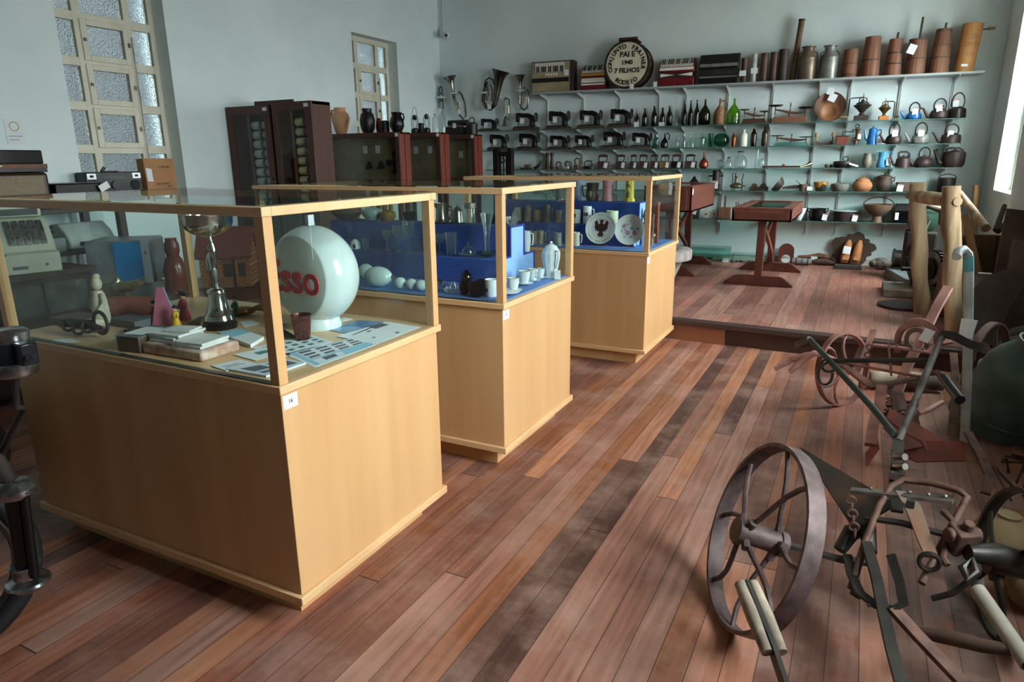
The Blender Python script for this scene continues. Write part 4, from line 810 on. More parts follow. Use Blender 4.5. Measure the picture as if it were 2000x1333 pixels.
# ================================================================ brass instruments on the back wall
SILV = mat('tarnished_silver', (170,165,152), (96,92,86), rough=.25, metal=.95, sc=10)
DKBRASS = mat('dark_brass_horn', (110,104,92), (66,62,58), rough=.3, metal=.95, sc=8)
def horn(name, label, cat, pts, bell, m, valves=None, d=.10, hook=None, tagp=None, loops=()):
    """pts: pixel path of the tubing with radii in pixels; bell: list of (x, y, r) for the flare"""
    c = onwall(pts[0][0], pts[0][1], d); q = ppm(c); t = thing(name, label, cat, c, WROT, 'brass instruments on the back wall')
    L = lambda x, y, dy=0: ((x-pts[0][0])/q, dy, -(y-pts[0][1])/q)
    MB().tube([L(x, y) for x, y, r in pts], [r/q for x, y, r in pts], n=10).build('tubing', m, t)
    if bell: MB().tube([L(x, y, -.01) for x, y, r in bell], [r/q for x, y, r in bell], n=18, cap=False).build('bell', m, t)
    for lp in loops: MB().tube([L(x, y, -.02) for x, y in lp], 1.6/q, n=8).build('loop', m, t)
    if valves:
        for i in range(3):
            x, y = valves; MB().cyl(L(x+i*3.6, y, -.03), L(x+i*3.6, y+15, -.03), 1.6/q, n=10).build('valve', m, t)
    if hook: MB().box((L(*hook)[0]-.045, -.06, L(*hook)[2]-.009), (L(*hook)[0]+.045, d-.002, L(*hook)[2]+.009)).build('wall_hook', mat('hook_white', (215,220,218)), t)
    if tagp: card(t, (L(*tagp)[0], -.09, L(*tagp)[2]), .055, .075)
    return t
horn('euphonium','large tarnished euphonium tilted on the wall','euphonium',[(952,160,2),(944,176,3),(942,195,3.5),(948,207,4),(957,210,4.5),(966,203,5),(972,185,5.5)],[(966,204,5),(973,178,6.5),(977,158,9),(979,148,13),(981,141,18)],DKBRASS,(950,172),d=.17,hook=(947,180),tagp=(961,201),loops=[[(946,190),(947,165),(950,157),(957,153),(965,157),(968,168),(966,190)],[(950,195),(953,170),(960,166),(963,175),(961,197)]])
horn('alto_horn','bright alto horn with upturned bell, above a sewing machine','alto horn',[(1031,175,1.6),(1032,200,1.8),(1029,209,2),(1022,212,2.2),(1016,208,2.4),(1014,195,2.6)],[(1014,200,2.6),(1015,170,3.2),(1015,158,5),(1015,151,8),(1015,148,11)],SILV,(1021,184),hook=(1017,177),loops=[[(1019,200),(1020,178),(1025,171),(1031,175),(1031,200)]])
horn('trumpet','slim silver trumpet standing upright on the second shelf','trumpet',[(987,188,1.2),(985,200,1.6),(985,225,2),(985,240,2.6)],[(985,228,2),(985,238,3.2),(985,244,6)],SILV,(988,205),loops=[[(987,195),(990,192),(996,195),(997,225),(993,232),(988,226)]],d=.12)
horn('tuba','silver tenor tuba with a wide bell, left end of back wall','tuba',[(886,190,3),(891,205,2.6),(897,222,2.4),(905,232,2.4),(912,225,2.2),(909,200,2),(903,185,1.8),(897,180,1.8)],[(891,206,3),(886,183,3.5),(883,165,5),(881,157,8),(880,153,13)],SILV,(893,200),hook=(889,183),tagp=(904,212),d=.12)
horn('trombone','slender trombone slide hung in the left corner','trombone',[(860,214,1.6),(860,176,1.4),(862,171,1.4),(865,172,1.4),(867,214,1.6)],None,DKBRASS,hook=(863,192),tagp=(865,212),loops=[[(860,185),(866,185)],[(860,198),(866,198)]],d=.12)
# security camera with its cable duct
p = onwall(866, 66, .0); t = thing('security_camera', 'small white dome security camera on a box below the cable duct', 'security camera', p, WROT)
CW = mat('camera_white', (208,214,214), rough=.4)
MB().box((-.035,-.05,-.055),(.035,0,.055)).build('junction_box', CW, t, bev=.006); MB().box((-.012,-.02,.055),(.012,0,.95)).build('cable_duct', CW, t)
MB().tube([(.02,-.045,-.03),(.06,-.07,-.04),(.09,-.1,-.04)], .012, n=8).build('bracket_arm', CW, t)
c_ = MB().ell((.11,-.13,-.05),(.05,.05,.048),16,10).build('camera_dome', CW, t); MB().ell((.125,-.165,-.055),(.022,.02,.022),12,8).build('lens', BLACKG, t)
# ================================================================ what lies in the display cases
Z1 = .8035
def on1(x, y): return atz(x, y, Z1)
# ---- case 1: the lamp globe from a fuel pump
OPAL = mat('opal_glass', (214,226,226), rough=.12, coat=.4); OPALF = mat('opal_face', (196,208,200), rough=.1, coat=.4); REDL = mat('red_letters', (196,28,34), rough=.35)
t = thing('pump_globe', 'large white opal glass lamp globe with red lettering on its flat face', 'lamp globe', (-.405, .60, Z1), -.10)
R = .183; zc = .203
m = MB(); m.m = TR(0,0,zc) @ RX(PI/2)
m.lathe([(.001,-.092),(.06,-.099),(.12,-.092),(.150,-.082),(.155,-.076),(.168,-.056),(.179,-.03),(R,0),(.179,.03),(.168,.056),(.155,.076),(.150,.082),(.12,.092),(.001,.099)], 48)
m.build('globe_body', OPAL, t)
m = MB(); m.m = TR(0,0,zc) @ RX(PI/2); m.lathe([(.149,.0825),(.12,.0935),(.07,.0995),(.001,.1015)], 40, cap=False); m.build('globe_face', OPALF, t)
MB().lathe([(.085,0),(.087,.012),(.08,.03),(.078,.05)], 28).build('base_collar', OPAL, t)
MB().lathe([(.02,zc+R-.004),(.018,zc+R+.006),(.008,zc+R+.016),(.001,zc+R+.017)], 12).build('brass_cap', BRASS, t)
text('red_lettering', 'Esso', .158, REDL, t, (-.004, -.1035, zc-.004), (PI/2,0,0), ext=.002, bold=.0035)
# copper tumbler
p = on1(592,663); t = thing('copper_tumbler', 'embossed copper tumbler in front of the lamp globe', 'cup', p)
MB().lathe([(.001,0),(.024,0),(.026,.004),(.036,.088),(.037,.09),(.034,.09),(.026,.01),(.001,.008)], 26).build('cup_body', mat('rose_copper', (140,84,76), (104,58,54), rough=.25, metal=.9, sc=60, bump=.4), t)
# trophy: bowl held up by a nude figure on a bell shaped base
p = on1(431,640); t = thing('trophy_cup', 'tall silver trophy with a figure holding up the bowl', 'trophy', p); q = ppm(p); PL = mat('plinth_black', (26,22,22), rough=.25)
MB().lathe([(.062,0),(.062,.018),(.056,.024),(.056,.034)], 28).build('plinth', PL, t)
MB().lathe([(.056,.034),(.052,.05),(.048,.058),(.038,.07),(.034,.10),(.03,.128),(.03,.134),(.034,.138),(.032,.146),(.02,.152),(.012,.154)], 28).build('bell_base', CHROME, t)
f = MB()
f.tube([(-.007,0,.152),(-.008,.002,.19),(-.006,0,.226)],[.006,.009,.012],n=8).tube([(.009,0,.152),(.008,-.003,.19),(.004,0,.226)],[.006,.009,.012],n=8)
f.tube([(0,0,.222),(0,0,.245),(.002,0,.268),(.002,0,.284),(0,0,.292)],[.015,.012,.016,.015,.006],n=10).ell((-.004,0,.303),(.009,.010,.012),10,8)
f.tube([(.016,0,.28),(.018,-.003,.305),(.008,0,.33),(.002,0,.345)],[.006,.0055,.0045,.005],n=8).tube([(-.014,0,.28),(-.022,-.004,.262),(-.024,-.004,.238),(-.022,-.006,.222)],[.006,.005,.0045,.004],n=8)
f.build('figure', CHROME, t)
MB().lathe([(.006,.34),(.02,.346),(.055,.358),(.078,.375),(.088,.397),(.09,.425),(.092,.43),(.088,.43),(.084,.40),(.07,.375),(.001,.352)], 32).build('bowl', CHROME, t)
# brick with glazed tiles
b = on1(395,709); a_ = on1(279,690); c_ = on1(459,672)
ang = math.atan2(b.y-a_.y, b.x-a_.x)
t = thing('old_brick', 'worn whitish brick carrying a stack of marble tiles', 'brick', a_, ang); BL = (b-a_).length; BW = .155
MB().box((0,0,0),(BL,BW,.036)).build('brick_body', mat('limewashed_brick', (206,186,172), (172,126,110), rough=.85, sc=22, bump=.3), t, bev=.008)
TILE = mat('marble_tile', (222,222,220), (196,194,192), rough=.35, sc=14)
def tile(label, cx, cy, z, w, d, h, rz, grp='marble tiles on the brick'):
    o = MB().box((-w/2,-d/2,0),(w/2,d/2,h)).build('marble_tile', TILE, None, bev=.0015); o.location = (a_.x+math.cos(ang)*cx-math.sin(ang)*cy, a_.y+math.sin(ang)*cx+math.cos(ang)*cy, Z1+z); o.rotation_euler = (0,0,ang+rz); tag(o, label, 'tile', grp)
tile('lowest marble tile of the left stack on the brick', .065,.085,.0365,.12,.12,.009,.04); tile('second marble tile of the left stack on the brick', .06,.088,.046,.125,.12,.009,.0)
tile('marble tile under the tilted top one, left stack', .066,.09,.0555,.13,.12,.009,.10); tile('topmost small tilted marble tile on the left stack', .085,.10,.065,.09,.07,.007,.3)
tile('lower marble tile of the right pair on the brick', .195,.07,.0365,.125,.12,.009,.06); tile('upper marble tile of the right pair on the brick', .197,.072,.046,.125,.12,.009,.10)
# wooden box with paper
p = on1(216,692)+Vector((-.012,.034,0)); t = thing('wooden_box', 'low dark wooden box with a sheet of paper on its lid', 'box', p, .12)
MB().box((0,0,0),(.10,.15,.05)).build('box_body', wood('box_brown', (98,70,54),(76,52,40),rough=.5,axis='x'), t, bev=.003); MB().box((-.002,-.002,.05),(.102,.152,.056)).build('lid', mat('grey_lid',(92,94,98),rough=.5), t, bev=.002)
o = MB().box((0,0,0),(.075,.10,.001)).build('paper_note', PAPER); o.location = (p.x+.012, p.y+.02, p.z+.057); o.rotation_euler = (0,0,.2); tag(o, 'white note lying on the lid of the dark wooden box', 'paper', 'papers in the nearest case')
# papers on the case floor
BLUEP = mat('pale_blue_print', (150,200,222), rough=.6); NAVYP = mat('photo_blue', (52,92,140), (150,180,205), rough=.4, sc=9); TEALP = mat('teal_print', (70,130,130), rough=.6); GREYP = mat('grey_print', (96,98,108), rough=.6)
def sheet(name, label, pts, m, h=.0008, prints=(), cat='paper', z=0):
    P = [on1(*p_) for p_ in pts]; c = sum(P, Vector())/4; t = thing(name, label, cat, (c.x, c.y, Z1+z), group='papers in the nearest case')
    L = [(p_.x-c.x, p_.y-c.y) for p_ in P]; MB().prism(L, 0, h, 'z').build('sheet', m, t)
    def uv(u, v): return tuple(L[0][i]*(1-u)*(1-v)+L[1][i]*u*(1-v)+L[2][i]*u*v+L[3][i]*(1-u)*v for i in (0,1))
    for k_, (nm_, mm, rects) in enumerate(prints):
        m_ = MB()
        for (u0,v0,u1,v1) in rects: m_.prism([uv(u0,v0),uv(u1,v0),uv(u1,v1),uv(u0,v1)], h+.0003*(k_+1), h+.0003*(k_+1)+.0002, 'z')
        m_.build(nm_, mm, t)
grid = [(.12+.2*i, .42+.18*j, .26+.2*i, .52+.18*j) for i in range(4) for j in range(3)]
sheet('stamp_sheet','pale blue sheet of printed stamps near the front corner post',[(615,718),(735,674),(715,655),(555,692)],PAPER,.0008,[('blue_panel',BLUEP,[(.04,.04,.96,.96)]),('white_panel',PAPER,[(.1,.4,.92,.92),(.1,.08,.5,.32)]),('stamp_prints',GREYP,grid+[(.22,.12,.4,.3)])])
sheet('stamp_sheet','white sheet of teal stamps behind the corner post',[(548,700),(650,668),(610,655),(490,680)],PAPER,.0008,[('stamp_prints',TEALP,[(.1+.18*i,.2+.25*j,.2+.18*i,.34+.25*j) for i in range(5) for j in range(3)])])
sheet('white_sheet','large white printed sheet along the right side glass',[(735,674),(822,640),(756,630),(655,658)],PAPER,.0008,[('print_marks',GREYP,[(.2,.3,.26,.36),(.55,.12,.62,.2),(.4,.7,.48,.76)])],z=.0012)
sheet('photo_print','blue and white photo print behind the lamp globe',[(690,656),(755,630),(700,626),(640,645)],NAVYP,.001,[('white_edge',PAPER,[(0,0,1,.05)])],z=.0005)
sheet('photo_print','small dark photo print lying on the large white sheet',[(735,644),(760,636),(745,634),(718,640)],GREYP,.001,z=.0032)
sheet('white_sheet','plain white card behind the globe foot',[(665,630),(690,624),(672,621),(650,627)],PAPER)
sheet('pamphlet','grey printed pamphlet leaning at the corner post, front one',[(520,738),(598,712),(560,705),(442,724)],mat('pamphlet_paper',(206,210,222),rough=.7),.006,[('text_block',GREYP,[(.1,.15,.45,.3),(.1,.4,.45,.8),(.55,.2,.9,.8)])],cat='pamphlet')
sheet('pamphlet','thin pale pamphlet left of the grey one',[(442,726),(500,712),(470,704),(412,716)],PAPER,.003,[('text_block',GREYP,[(.15,.3,.8,.36),(.15,.5,.7,.56)])],cat='pamphlet')
sheet('booklet','small open booklet with a blue cover near the tiles',[(490,680),(516,664),(470,648),(425,656)],PAPER,.012,[('blue_cover',BLUEP,[(0,.55,1,1)])],cat='booklet')
sheet('stamp_sheet','white sheet with one teal stamp left of the corner post',[(500,706),(548,692),(520,680),(455,694)],PAPER,.0008,[('stamp_prints',TEALP,[(.45,.4,.85,.7)])],z=.0015)
sheet('white_sheet','small white card at the far left of the nearest case',[(100,672),(158,668),(140,662),(104,664)],PAPER)
sheet('white_sheet','small white card behind the trophy foot',[(478,640),(508,632),(490,625),(468,630)],PAPER)
# seated white figurine on a dark wrought stand
p = on1(180,640)+Vector((.04,.02,0)); q = ppm(p); t = thing('seated_figurine', 'cream seated figurine with hair in a bun', 'figurine', (p.x,p.y,Z1+.005)); IV = mat('ivory_clay', (206,196,176), (182,170,150), rough=.6, sc=20)
m = MB(); s_ = 1/q
m.ell((0,0,20*s_),(17*s_,15*s_,22*s_),14,10).tube([(0,0,30*s_),(0,0,55*s_),(0,0,70*s_)],[15*s_,13*s_,8*s_],n=12).ell((0,0,84*s_),(10*s_,10*s_,13*s_),14,10)
m.tube([(-13*s_,0,66*s_),(-19*s_,-3*s_,48*s_),(-12*s_,-10*s_,36*s_)],[5*s_,5*s_,4*s_],n=8).tube([(13*s_,0,66*s_),(19*s_,-3*s_,48*s_),(12*s_,-10*s_,36*s_)],[5*s_,5*s_,4*s_],n=8)
m.tube([(-8*s_,-6*s_,10*s_),(-10*s_,-22*s_,12*s_),(-4*s_,-26*s_,3*s_)],[8*s_,7*s_,5*s_],n=8).tube([(8*s_,-6*s_,10*s_),(10*s_,-22*s_,12*s_),(4*s_,-26*s_,3*s_)],[8*s_,7*s_,5*s_],n=8)
m.build('figure_body', IV, t); MB().ell((0,2*s_,97*s_),(7*s_,7*s_,6*s_),10,6).build('hair_bun', IV, t)
# slabs and chains at the left end
p = on1(158,648)+Vector((.065,-.0,.004)); t = thing('iron_shackle', 'dark iron chain and shackles heaped in front of the figurine', 'shackles', (p.x,p.y,Z1+.010))
for i in range(7): MB().ring((-.09+.03*i,-.03-.012*(i%2),.02+.006*(i%3)),.022,.005,'x' if i%2 else 'z',14,6).build('link', IRON, t)
MB().tube([(-.09,-.03,.04),(-.02,-.06,.055),(.06,-.05,.05),(.11,-.03,.03)],.008,n=8).build('bar', IRON, t); MB().ring((.1,-.02,.045),.04,.007,'y',18,6).build('cuff', IRON, t)
for i, (x, y, w, d, h, lab) in enumerate(((120,632,.17,.12,.03,'dark wooden block at the back left of the nearest case'),(185,660,.16,.06,.018,'flat dark wooden slab beneath the shackles'),(250,630,.16,.09,.03,'grey covered book behind the wooden box'))):
    p = on1(x, y)+Vector((.06 if i == 0 else .125,.0 if i == 0 else .05,.0)) if i < 2 else on1(x, y)+Vector((.06,-.05,0)); o = MB().box((-w/2,-d/2,0),(w/2,d/2,h)).build('wooden_block' if i < 2 else 'old_book', DKWOOD if i < 2 else mat('grey_book',(84,86,90),rough=.6), None, bev=.003); o.location = (p.x, p.y+(.06 if i == 1 else .03), Z1); tag(o, lab, 'block' if i < 2 else 'book')
# clay tube, tile, silver shoe
p = on1(262,612)+Vector((.06,-.05,0)); t = thing('clay_tile_roll', 'rolled red clay roof tile lying behind the wooden box', 'clay tile', (p.x,p.y,Z1), .5); MB().cyl((-.12,0,.045),(.12,0,.045),.045,.038,n=20).build('roll', mat('red_clay',(168,92,76),(138,72,60),rough=.8,sc=12), t)
p = on1(262,612)+Vector((.05,-.07,0)); t = thing('silver_shoe', 'silver ornamental slipper with curled toe on the clay roll', 'ornament', (p.x,p.y,Z1+.102), .5); SG = mat('silver_gilt',(170,164,140),(120,112,92),rough=.3,metal=.8,sc=30)
MB().tube([(-.10,0,.012),(-.05,0,.02),(.0,0,.024),(.05,0,.03),(.09,0,.05),(.10,0,.065)],[.02,.027,.026,.02,.011,.004],n=12).build('slipper', SG, t); MB().tube([(-.02,0,.035),(-.01,0,.055),(-.01,0,.068)],[.022,.014,.006],n=10).build('ankle_leaf', SG, t)
# folk dolls
def doll(label, x, y, dress, hat, hh, m2=None):
    p = on1(x, y); q = ppm(p); H = hh/q; t = thing('folk_doll', label, 'doll', (p.x,p.y,Z1), group='painted dolls in the nearest case')
    MB().lathe([(H*.19,0),(H*.2,H*.1),(H*.12,H*.42),(H*.15,H*.6),(H*.11,H*.7),(H*.04,H*.74)],16).build('dress', dress, t)
    h_ = MB().ell((0,0,H*.84),(H*.11,H*.11,H*.13),12,8).build('head', mat('doll_skin',(220,170,140),rough=.5), t); MB().ell((0,H*.02,H*.9),(H*.13,H*.12,H*.12),12,8).build('hair', BLACKG, h_)
    a = MB()
    for s in (-1,1): a.tube([(s*H*.13,0,H*.64),(s*H*.2,-H*.04,H*.5),(s*H*.1,-H*.12,H*.42)],[H*.05,H*.045,H*.035],n=8)
    a.build('arms', dress, t)
    if hat: MB().lathe([(H*.22,H*.92),(H*.22,H*.95),(H*.11,H*.96),(H*.1,H*1.04),(.001,H*1.05)],16).build('hat', BLACKG, t)
doll('small doll in a brown-red dress beside the clay roll', 305, 634, mat('doll_rust',(150,64,44),rough=.5), False, 48)
doll('yellow dressed doll beside the folded coloured card', 346, 640, mat('doll_yellow',(216,170,30),rough=.5), False, 44); doll('red jacketed doll with a wide black hat', 362, 625, mat('doll_red',(160,40,50),rough=.5), True, 56); doll('green clothed doll behind the trophy base', 462, 618, mat('doll_green',(30,110,66),rough=.5), False, 40)
p = on1(325,636); t = thing('folded_card', 'striped pink, blue and green folded card standing on edge', 'card', (p.x,p.y,Z1), .5); cols = [(196,110,140),(90,120,190),(80,190,150),(60,80,120)]
for i, c in enumerate(cols): MB().hexa([(-.05,-.008+.005*i,0),(.05,-.008+.005*i,0),(.05,-.004+.005*i,0),(-.05,-.004+.005*i,0),(-.02,.004+.002*i,.15),(.005,.004+.002*i,.15),(.005,.006+.002*i,.15),(-.02,.006+.002*i,.15)]).build('fold', mat('card_%d' % i, c, rough=.5), t)
p = on1(400,634); t = thing('wooden_spatula', 'grey worn wooden spatula lying left of the trophy', 'spatula', (p.x-.035,p.y-.01,Z1), -.9); MB().prism([(-.09,-.012),(-.09,.012),(.03,.02),(.08,.016),(.08,-.016),(.03,-.02)],.001,.012,'z').build('blade', mat('grey_wood',(120,106,94),(92,80,70),rough=.8), t, bev=.003)
# jointed wooden hand lying palm up
p = on1(478,615); t = thing('wooden_hand', 'pale jointed wooden hand resting behind the trophy', 'wooden hand', (p.x,p.y,Z1), .35)
MB().ell((0,0,.018),(.05,.036,.017),14,8).build('palm', WOODL, t)
for i, (yy, L_) in enumerate(((-.026,.075),(-.009,.085),(.009,.08),(.025,.066))): MB().tube([(.035,yy,.022),(.035+L_*.4,yy*1.15,.034),(.035+L_*.75,yy*1.2,.032),(.035+L_,yy*1.2,.024)],[.0095,.009,.008,.006],n=8).build('finger', WOODL, t)
MB().tube([(-.01,-.03,.018),(.015,-.058,.03),(.045,-.066,.03)],[.011,.01,.007],n=8).build('thumb', WOODL, t)
p = on1(505,648); t = thing('metal_key', 'small brass chain trinket right of the wooden hand', 'trinket', (p.x,p.y+.08,Z1)); MB().ring((0,0,.015),.012,.003,'x',12,5).build('ring', BRASS, t); MB().cyl((0,0,.003),(.05,.01,.003),.003,n=6).build('shank', BRASS, t)
p = on1(560,660); t = thing('woven_tassel', 'dark braided cord coiled at the foot of the globe', 'cord', (p.x-.05,p.y+.03,Z1)); MB().tube([(-.05,.06,.013),(-.02,.0,.013),(.03,-.02,.013),(.06,-.03,.011),(.09,-.035,.009)],[.01,.012,.012,.01,.006],n=8).build('braid', mat('dark_cord',(40,36,34),(60,52,46),rough=.9,sc=40), t)
# dust-free white price holders hanging on the glass
for nm_, x, y, z in (('case_clip', -.19, .09, 1.252),):
    t = thing(nm_, 'small clear plastic clip with a thread at the top of the side glass', 'clip', (-.020, .20, 1.235)); MB().box((-.012,-.012,0),(0,.012,.03)).build('clip_body', mat('clip_plastic',(190,200,206),rough=.3), t); MB().cyl((-.006,0,-.10),(-.006,0,0),.0008,n=5).build('thread', PAPER, t)

# ---- stepped cloth risers of cases 2 and 3
def riser(label, x0, x1, ys, zs, m_end=True):
    t = thing('display_riser', label, 'display riser', (0,0,0), group='stepped cloth risers'); z0 = Z1+.004
    out = [(ys[0],z0),(ys[0],zs[0]),(ys[1],zs[0]),(ys[1],zs[1]),(ys[2],zs[1]),(ys[2],zs[2]),(ys[3],zs[2]),(ys[3],z0)]
    MB().prism(out, x0, x1, 'x').build('steps', BLUE, t, bev=.004)
    MB().prism([(y+(.006 if y < (ys[1]+ys[2])/2 else -.006), z-(.006 if z > z0 else 0)) for y, z in out], x1, x1+.004, 'x').build('end_panel', LBLUE, t)
    MB().tube([(x1+.004, y, z) for y, z in out], .006, n=6).build('piped_edge', mat('royal_blue',(36,52,160),rough=.8), t)
    return t
riser('blue stepped cloth riser with pale end panel in the middle case', -1.36, -.18, (1.63,1.765,1.92,2.045), (.935,1.085,.93))
riser('blue stepped cloth riser in the farthest case', -1.20, -.02, (3.36,3.47,3.64,3.76), (.955,1.11,.955))
Z2 = Z1+.005
def inner(name, label, cat, x, ytop, ybot, w, Y, z, grp=None):
    """thing standing at height z on the plane y = Y inside a case; pixel centre x, pixel top and bottom, pixel width"""
    p = aty(x, ybot, Y); q = ppm(p); t = thing(name, label, cat, (p.x, Y, z), 0, grp); return t, w/q, (ybot-ytop)/q
def lathe_thing(name, label, cat, x, yt, yb, w, Y, z, prof, m, part='vessel_body', handle=None, hm=None, grp=None, n=20, inner_=True):
    t, W, H = inner(name, label, cat, x, yt, yb, w, Y, z, grp); R = W/2; pr = [(r*R, zz*H) for r, zz in prof]
    if inner_: pr = pr+[(r*R*.88, max(zz*H, .005)) for r, zz in prof[::-1]]+[(.001,.005)]
    MB().lathe(pr, n).build(part, m, t)
    if handle:
        s, ht, hb_, out = handle; r1 = prof[-1][0]*R
        MB().tube([(s*R*.85,0,H*ht),(s*R*out,0,H*(ht*.98)),(s*R*out*1.02,0,H*(ht+hb_)/2),(s*R*out*.92,0,H*hb_),(s*R*.8,0,H*hb_)],max(.0045,R*.1),n=8).build('handle', hm or m, t)
    return t, R, H
PEW = mat('polished_pewter', (176,172,164), (120,116,110), rough=.22, metal=.95, sc=12)
# case 2, top step
YT, ZT = 1.84, 1.0885
t, R, H = lathe_thing('metal_jug','silver metal jug with spout left of the round teapot','jug',863,402,440,27,YT-.03,ZT,[(.95,0),(1,.06),(.8,.2),(.78,.25),(.72,.85),(.78,1)],PEW,handle=(1,.85,.3,1.7)); MB().prism([(-R*.7,H*.7),(-R*1.5,H*1.0),(-R*.7,H*.98)],-.008,.008).build('spout', PEW, t)
t, R, H = lathe_thing('metal_teapot','silver metal teapot with domed lid on the top step','teapot',894,412,440,26,YT,ZT,[(.98,0),(1,.1),(.85,.25),(.82,.75),(.6,.95)],PEW,inner_=False,handle=(-1,.85,.25,1.6)); l=MB().lathe([(R*.6,H*.94),(R*.3,H*1.1),(.001,H*1.12)],16).build('lid', PEW, t); MB().ell((0,0,H*1.2),(R*.1,R*.1,H*.1),8,6).build('lid_knob', PEW, l)
t, R, H = lathe_thing('glass_jar','glass jar with a wide metal lid on the top step','jar',919,410,440,20,YT,ZT,[(1,0),(1,.1),(.95,.9),(.9,1)],G_CLEAR); MB().lathe([(R*1.12,H*.97),(R*1.12,H*1.3),(.001,H*1.3)],20).build('lid', TIN, t)
t, R, H = lathe_thing('glass_bowl','turquoise glass dish behind the tall fluted vase','dish',958,422,441,32,YT+.02,ZT,[(.5,0),(.7,.3),(1,1)],G_TEAL)
lathe_thing('glass_bird_dish','clear cut glass dish with a tall fin at the right of top step','dish',1000,418,441,26,YT,ZT,[(.6,0),(.9,.3),(1,.7)],G_CLEAR); 
t, W, H = inner('glass_fin','upright cut glass shell ornament on the top step','ornament',1003,400,436,14,YT-.045,ZT); MB().prism([(-W*.5,0),(W*.3,0),(W*.5,H*.6),(W*.4,H),(-W*.1,H*.7)],-.006,.006).build('shell', G_CLEAR, t)
lathe_thing('wide_jar','white covered dish at the left of the top step','dish',728,410,434,40,YT,ZT,[(.6,0),(.95,.35),(1,.6),(.9,.8),(.4,1)],mat('mottled_white',(190,200,200),(130,150,154),rough=.3,sc=20),inner_=False)
AMB = mat('amber_ceramic',(150,110,30),(120,84,24),rough=.2)
t, R, H = lathe_thing('amber_hen','amber glass figurine pair left of the blue dish','figurine',758,402,436,34,YT,ZT,[(.7,0),(.95,.2),(.9,.45),(.5,.6)],AMB,inner_=False); MB().ell((-R*.4,0,H*.75),(R*.35,R*.35,H*.25)).build('figure', AMB, t); MB().ell((R*.5,0,H*.75),(R*.28,R*.28,H*.28)).build('figure', AMB, t)
lathe_thing('blue_dish','dark blue glass dish near the corner of the near case','dish',800,420,438,30,YT,ZT,[(.5,0),(.8,.4),(1,1)],G_COBALT)
lathe_thing('driftwood','gnarled brown root at the left end of the top step','root',680,396,436,60,YT,ZT,[(.6,0),(1,.3),(.9,.6),(.5,.9),(.2,1)],mat('root_brown',(110,84,70),(74,54,44),rough=.9,sc=20,bump=.8),inner_=False,n=11,part='root_body')
# case 2, middle step
YM, ZM = 1.70, .9385
GOB = [(.8,0),(.8,.03),(.15,.08),(.12,.45),(.5,.55),(.95,.75),(1,1)]
lathe_thing('wine_glass','thin stemmed wine glass, leftmost on the middle step','wine glass',757,456,496,18,YM,ZM,GOB,G_CLEAR,grp='stemmed glasses in the middle case'); lathe_thing('wine_glass','broad stemmed wine glass right of the thin one','wine glass',780,451,500,24,YM,ZM,GOB,G_CLEAR,grp='stemmed glasses in the middle case'); lathe_thing('wine_glass','stemmed wine glass behind the near case corner post','wine glass',800,440,500,22,YM,ZM,GOB,G_CLEAR,grp='stemmed glasses in the middle case')
lathe_thing('wine_glass','wide stemmed glass just right of the near case corner post','wine glass',859,463,502,24,YM,ZM,GOB,G_CLEAR,grp='stemmed glasses in the middle case')
lathe_thing('glass_tumbler','ribbed clear tumbler on the middle step','tumbler',882,457,500,24,YM,ZM,[(.75,0),(.78,.05),(1,1)],G_CLEAR)
t, R, H = lathe_thing('butter_dish','clear glass butter dish with knobbed dome','butter dish',915,490,502,44,YM,ZM,[(.5,0),(.9,.3),(1,.6)],G_CLEAR); l = MB().lathe([(R*.62,H*.3),(R*.6,H*.9),(R*.4,H*1.4),(R*.1,H*1.6)],20,cap=False).build('dome', G_CLEAR, t); MB().ell((0,0,H*1.9),(R*.1,R*.1,H*.35),8,6).build('dome_knob', G_CLEAR, l)
lathe_thing('fluted_vase','tall trumpet shaped clear vase on the middle step','vase',952,424,503,26,YM,ZM+.012,[(.8,0),(.85,.04),(.35,.1),(.4,.4),(.6,.7),(1,1)],G_CLEAR)
lathe_thing('glass_saucer','pale blue glass saucer under the tall vase','saucer',952,495,505,44,YM,ZM-.0005,[(.4,0),(.8,.4),(1,1)],G_SODA)
t, R, H = lathe_thing('porcelain_egg_cup','small white arched porcelain piece on the middle step','porcelain piece',695,474,492,20,YM,ZM,[(1,0),(1,.4),(.8,.75),(.3,1)],WHITEC,inner_=False); MB().ell((R*.35,-R*.8,H*.28),(R*.35,R*.25,H*.28),10,8).build('arch_opening', INK, t)
lathe_thing('glass_tumbler','small faceted glass right of the white porcelain arch','tumbler',716,472,494,14,YM,ZM,[(.75,0),(1,.95),(1,1)],G_CLEAR)
# case 2, floor level
def floor2(x, y): p = atz(x, y, Z2); return p
def bulb(label, x, y, r, m=OPAL, long=1.0, rz=0.0, cap=True):
    p = floor2(x, y)+Vector((-.02,.075,0)); q = ppm(p); R = r/q; t = thing('opal_globe_shade', label, 'lamp shade', (p.x, p.y, Z2), rz, 'white glass shades in the middle case'); MB().ell((0,0,R),(R*long,R,R),20,14).build('glass_body', m, t)
    if cap: MB().cyl((R*long*.97,0,R),(R*long*1.15,0,R),R*.18,n=10).build('socket', TIN, t)
bulb('large white oval glass shade behind the lamp globe', 728, 566, 20, long=1.45, rz=.2); bulb('white round shade half hidden by the lamp globe', 704, 550, 15, rz=2.5); bulb('white glass ball, left of three in a row', 771, 570, 11.5, rz=2); bulb('white glass ball, middle of three in a row', 793, 572, 11, rz=2); bulb('white glass ball, right of three in a row beside the post', 812, 574, 11, rz=.3)
def fl(name, label, cat, x, yt, yb, w, prof, m, **k):
    p = floor2(x, yb); return lathe_thing(name, label, cat, x, yt, yb, w, p.y+.05, Z2, prof, m, **k)
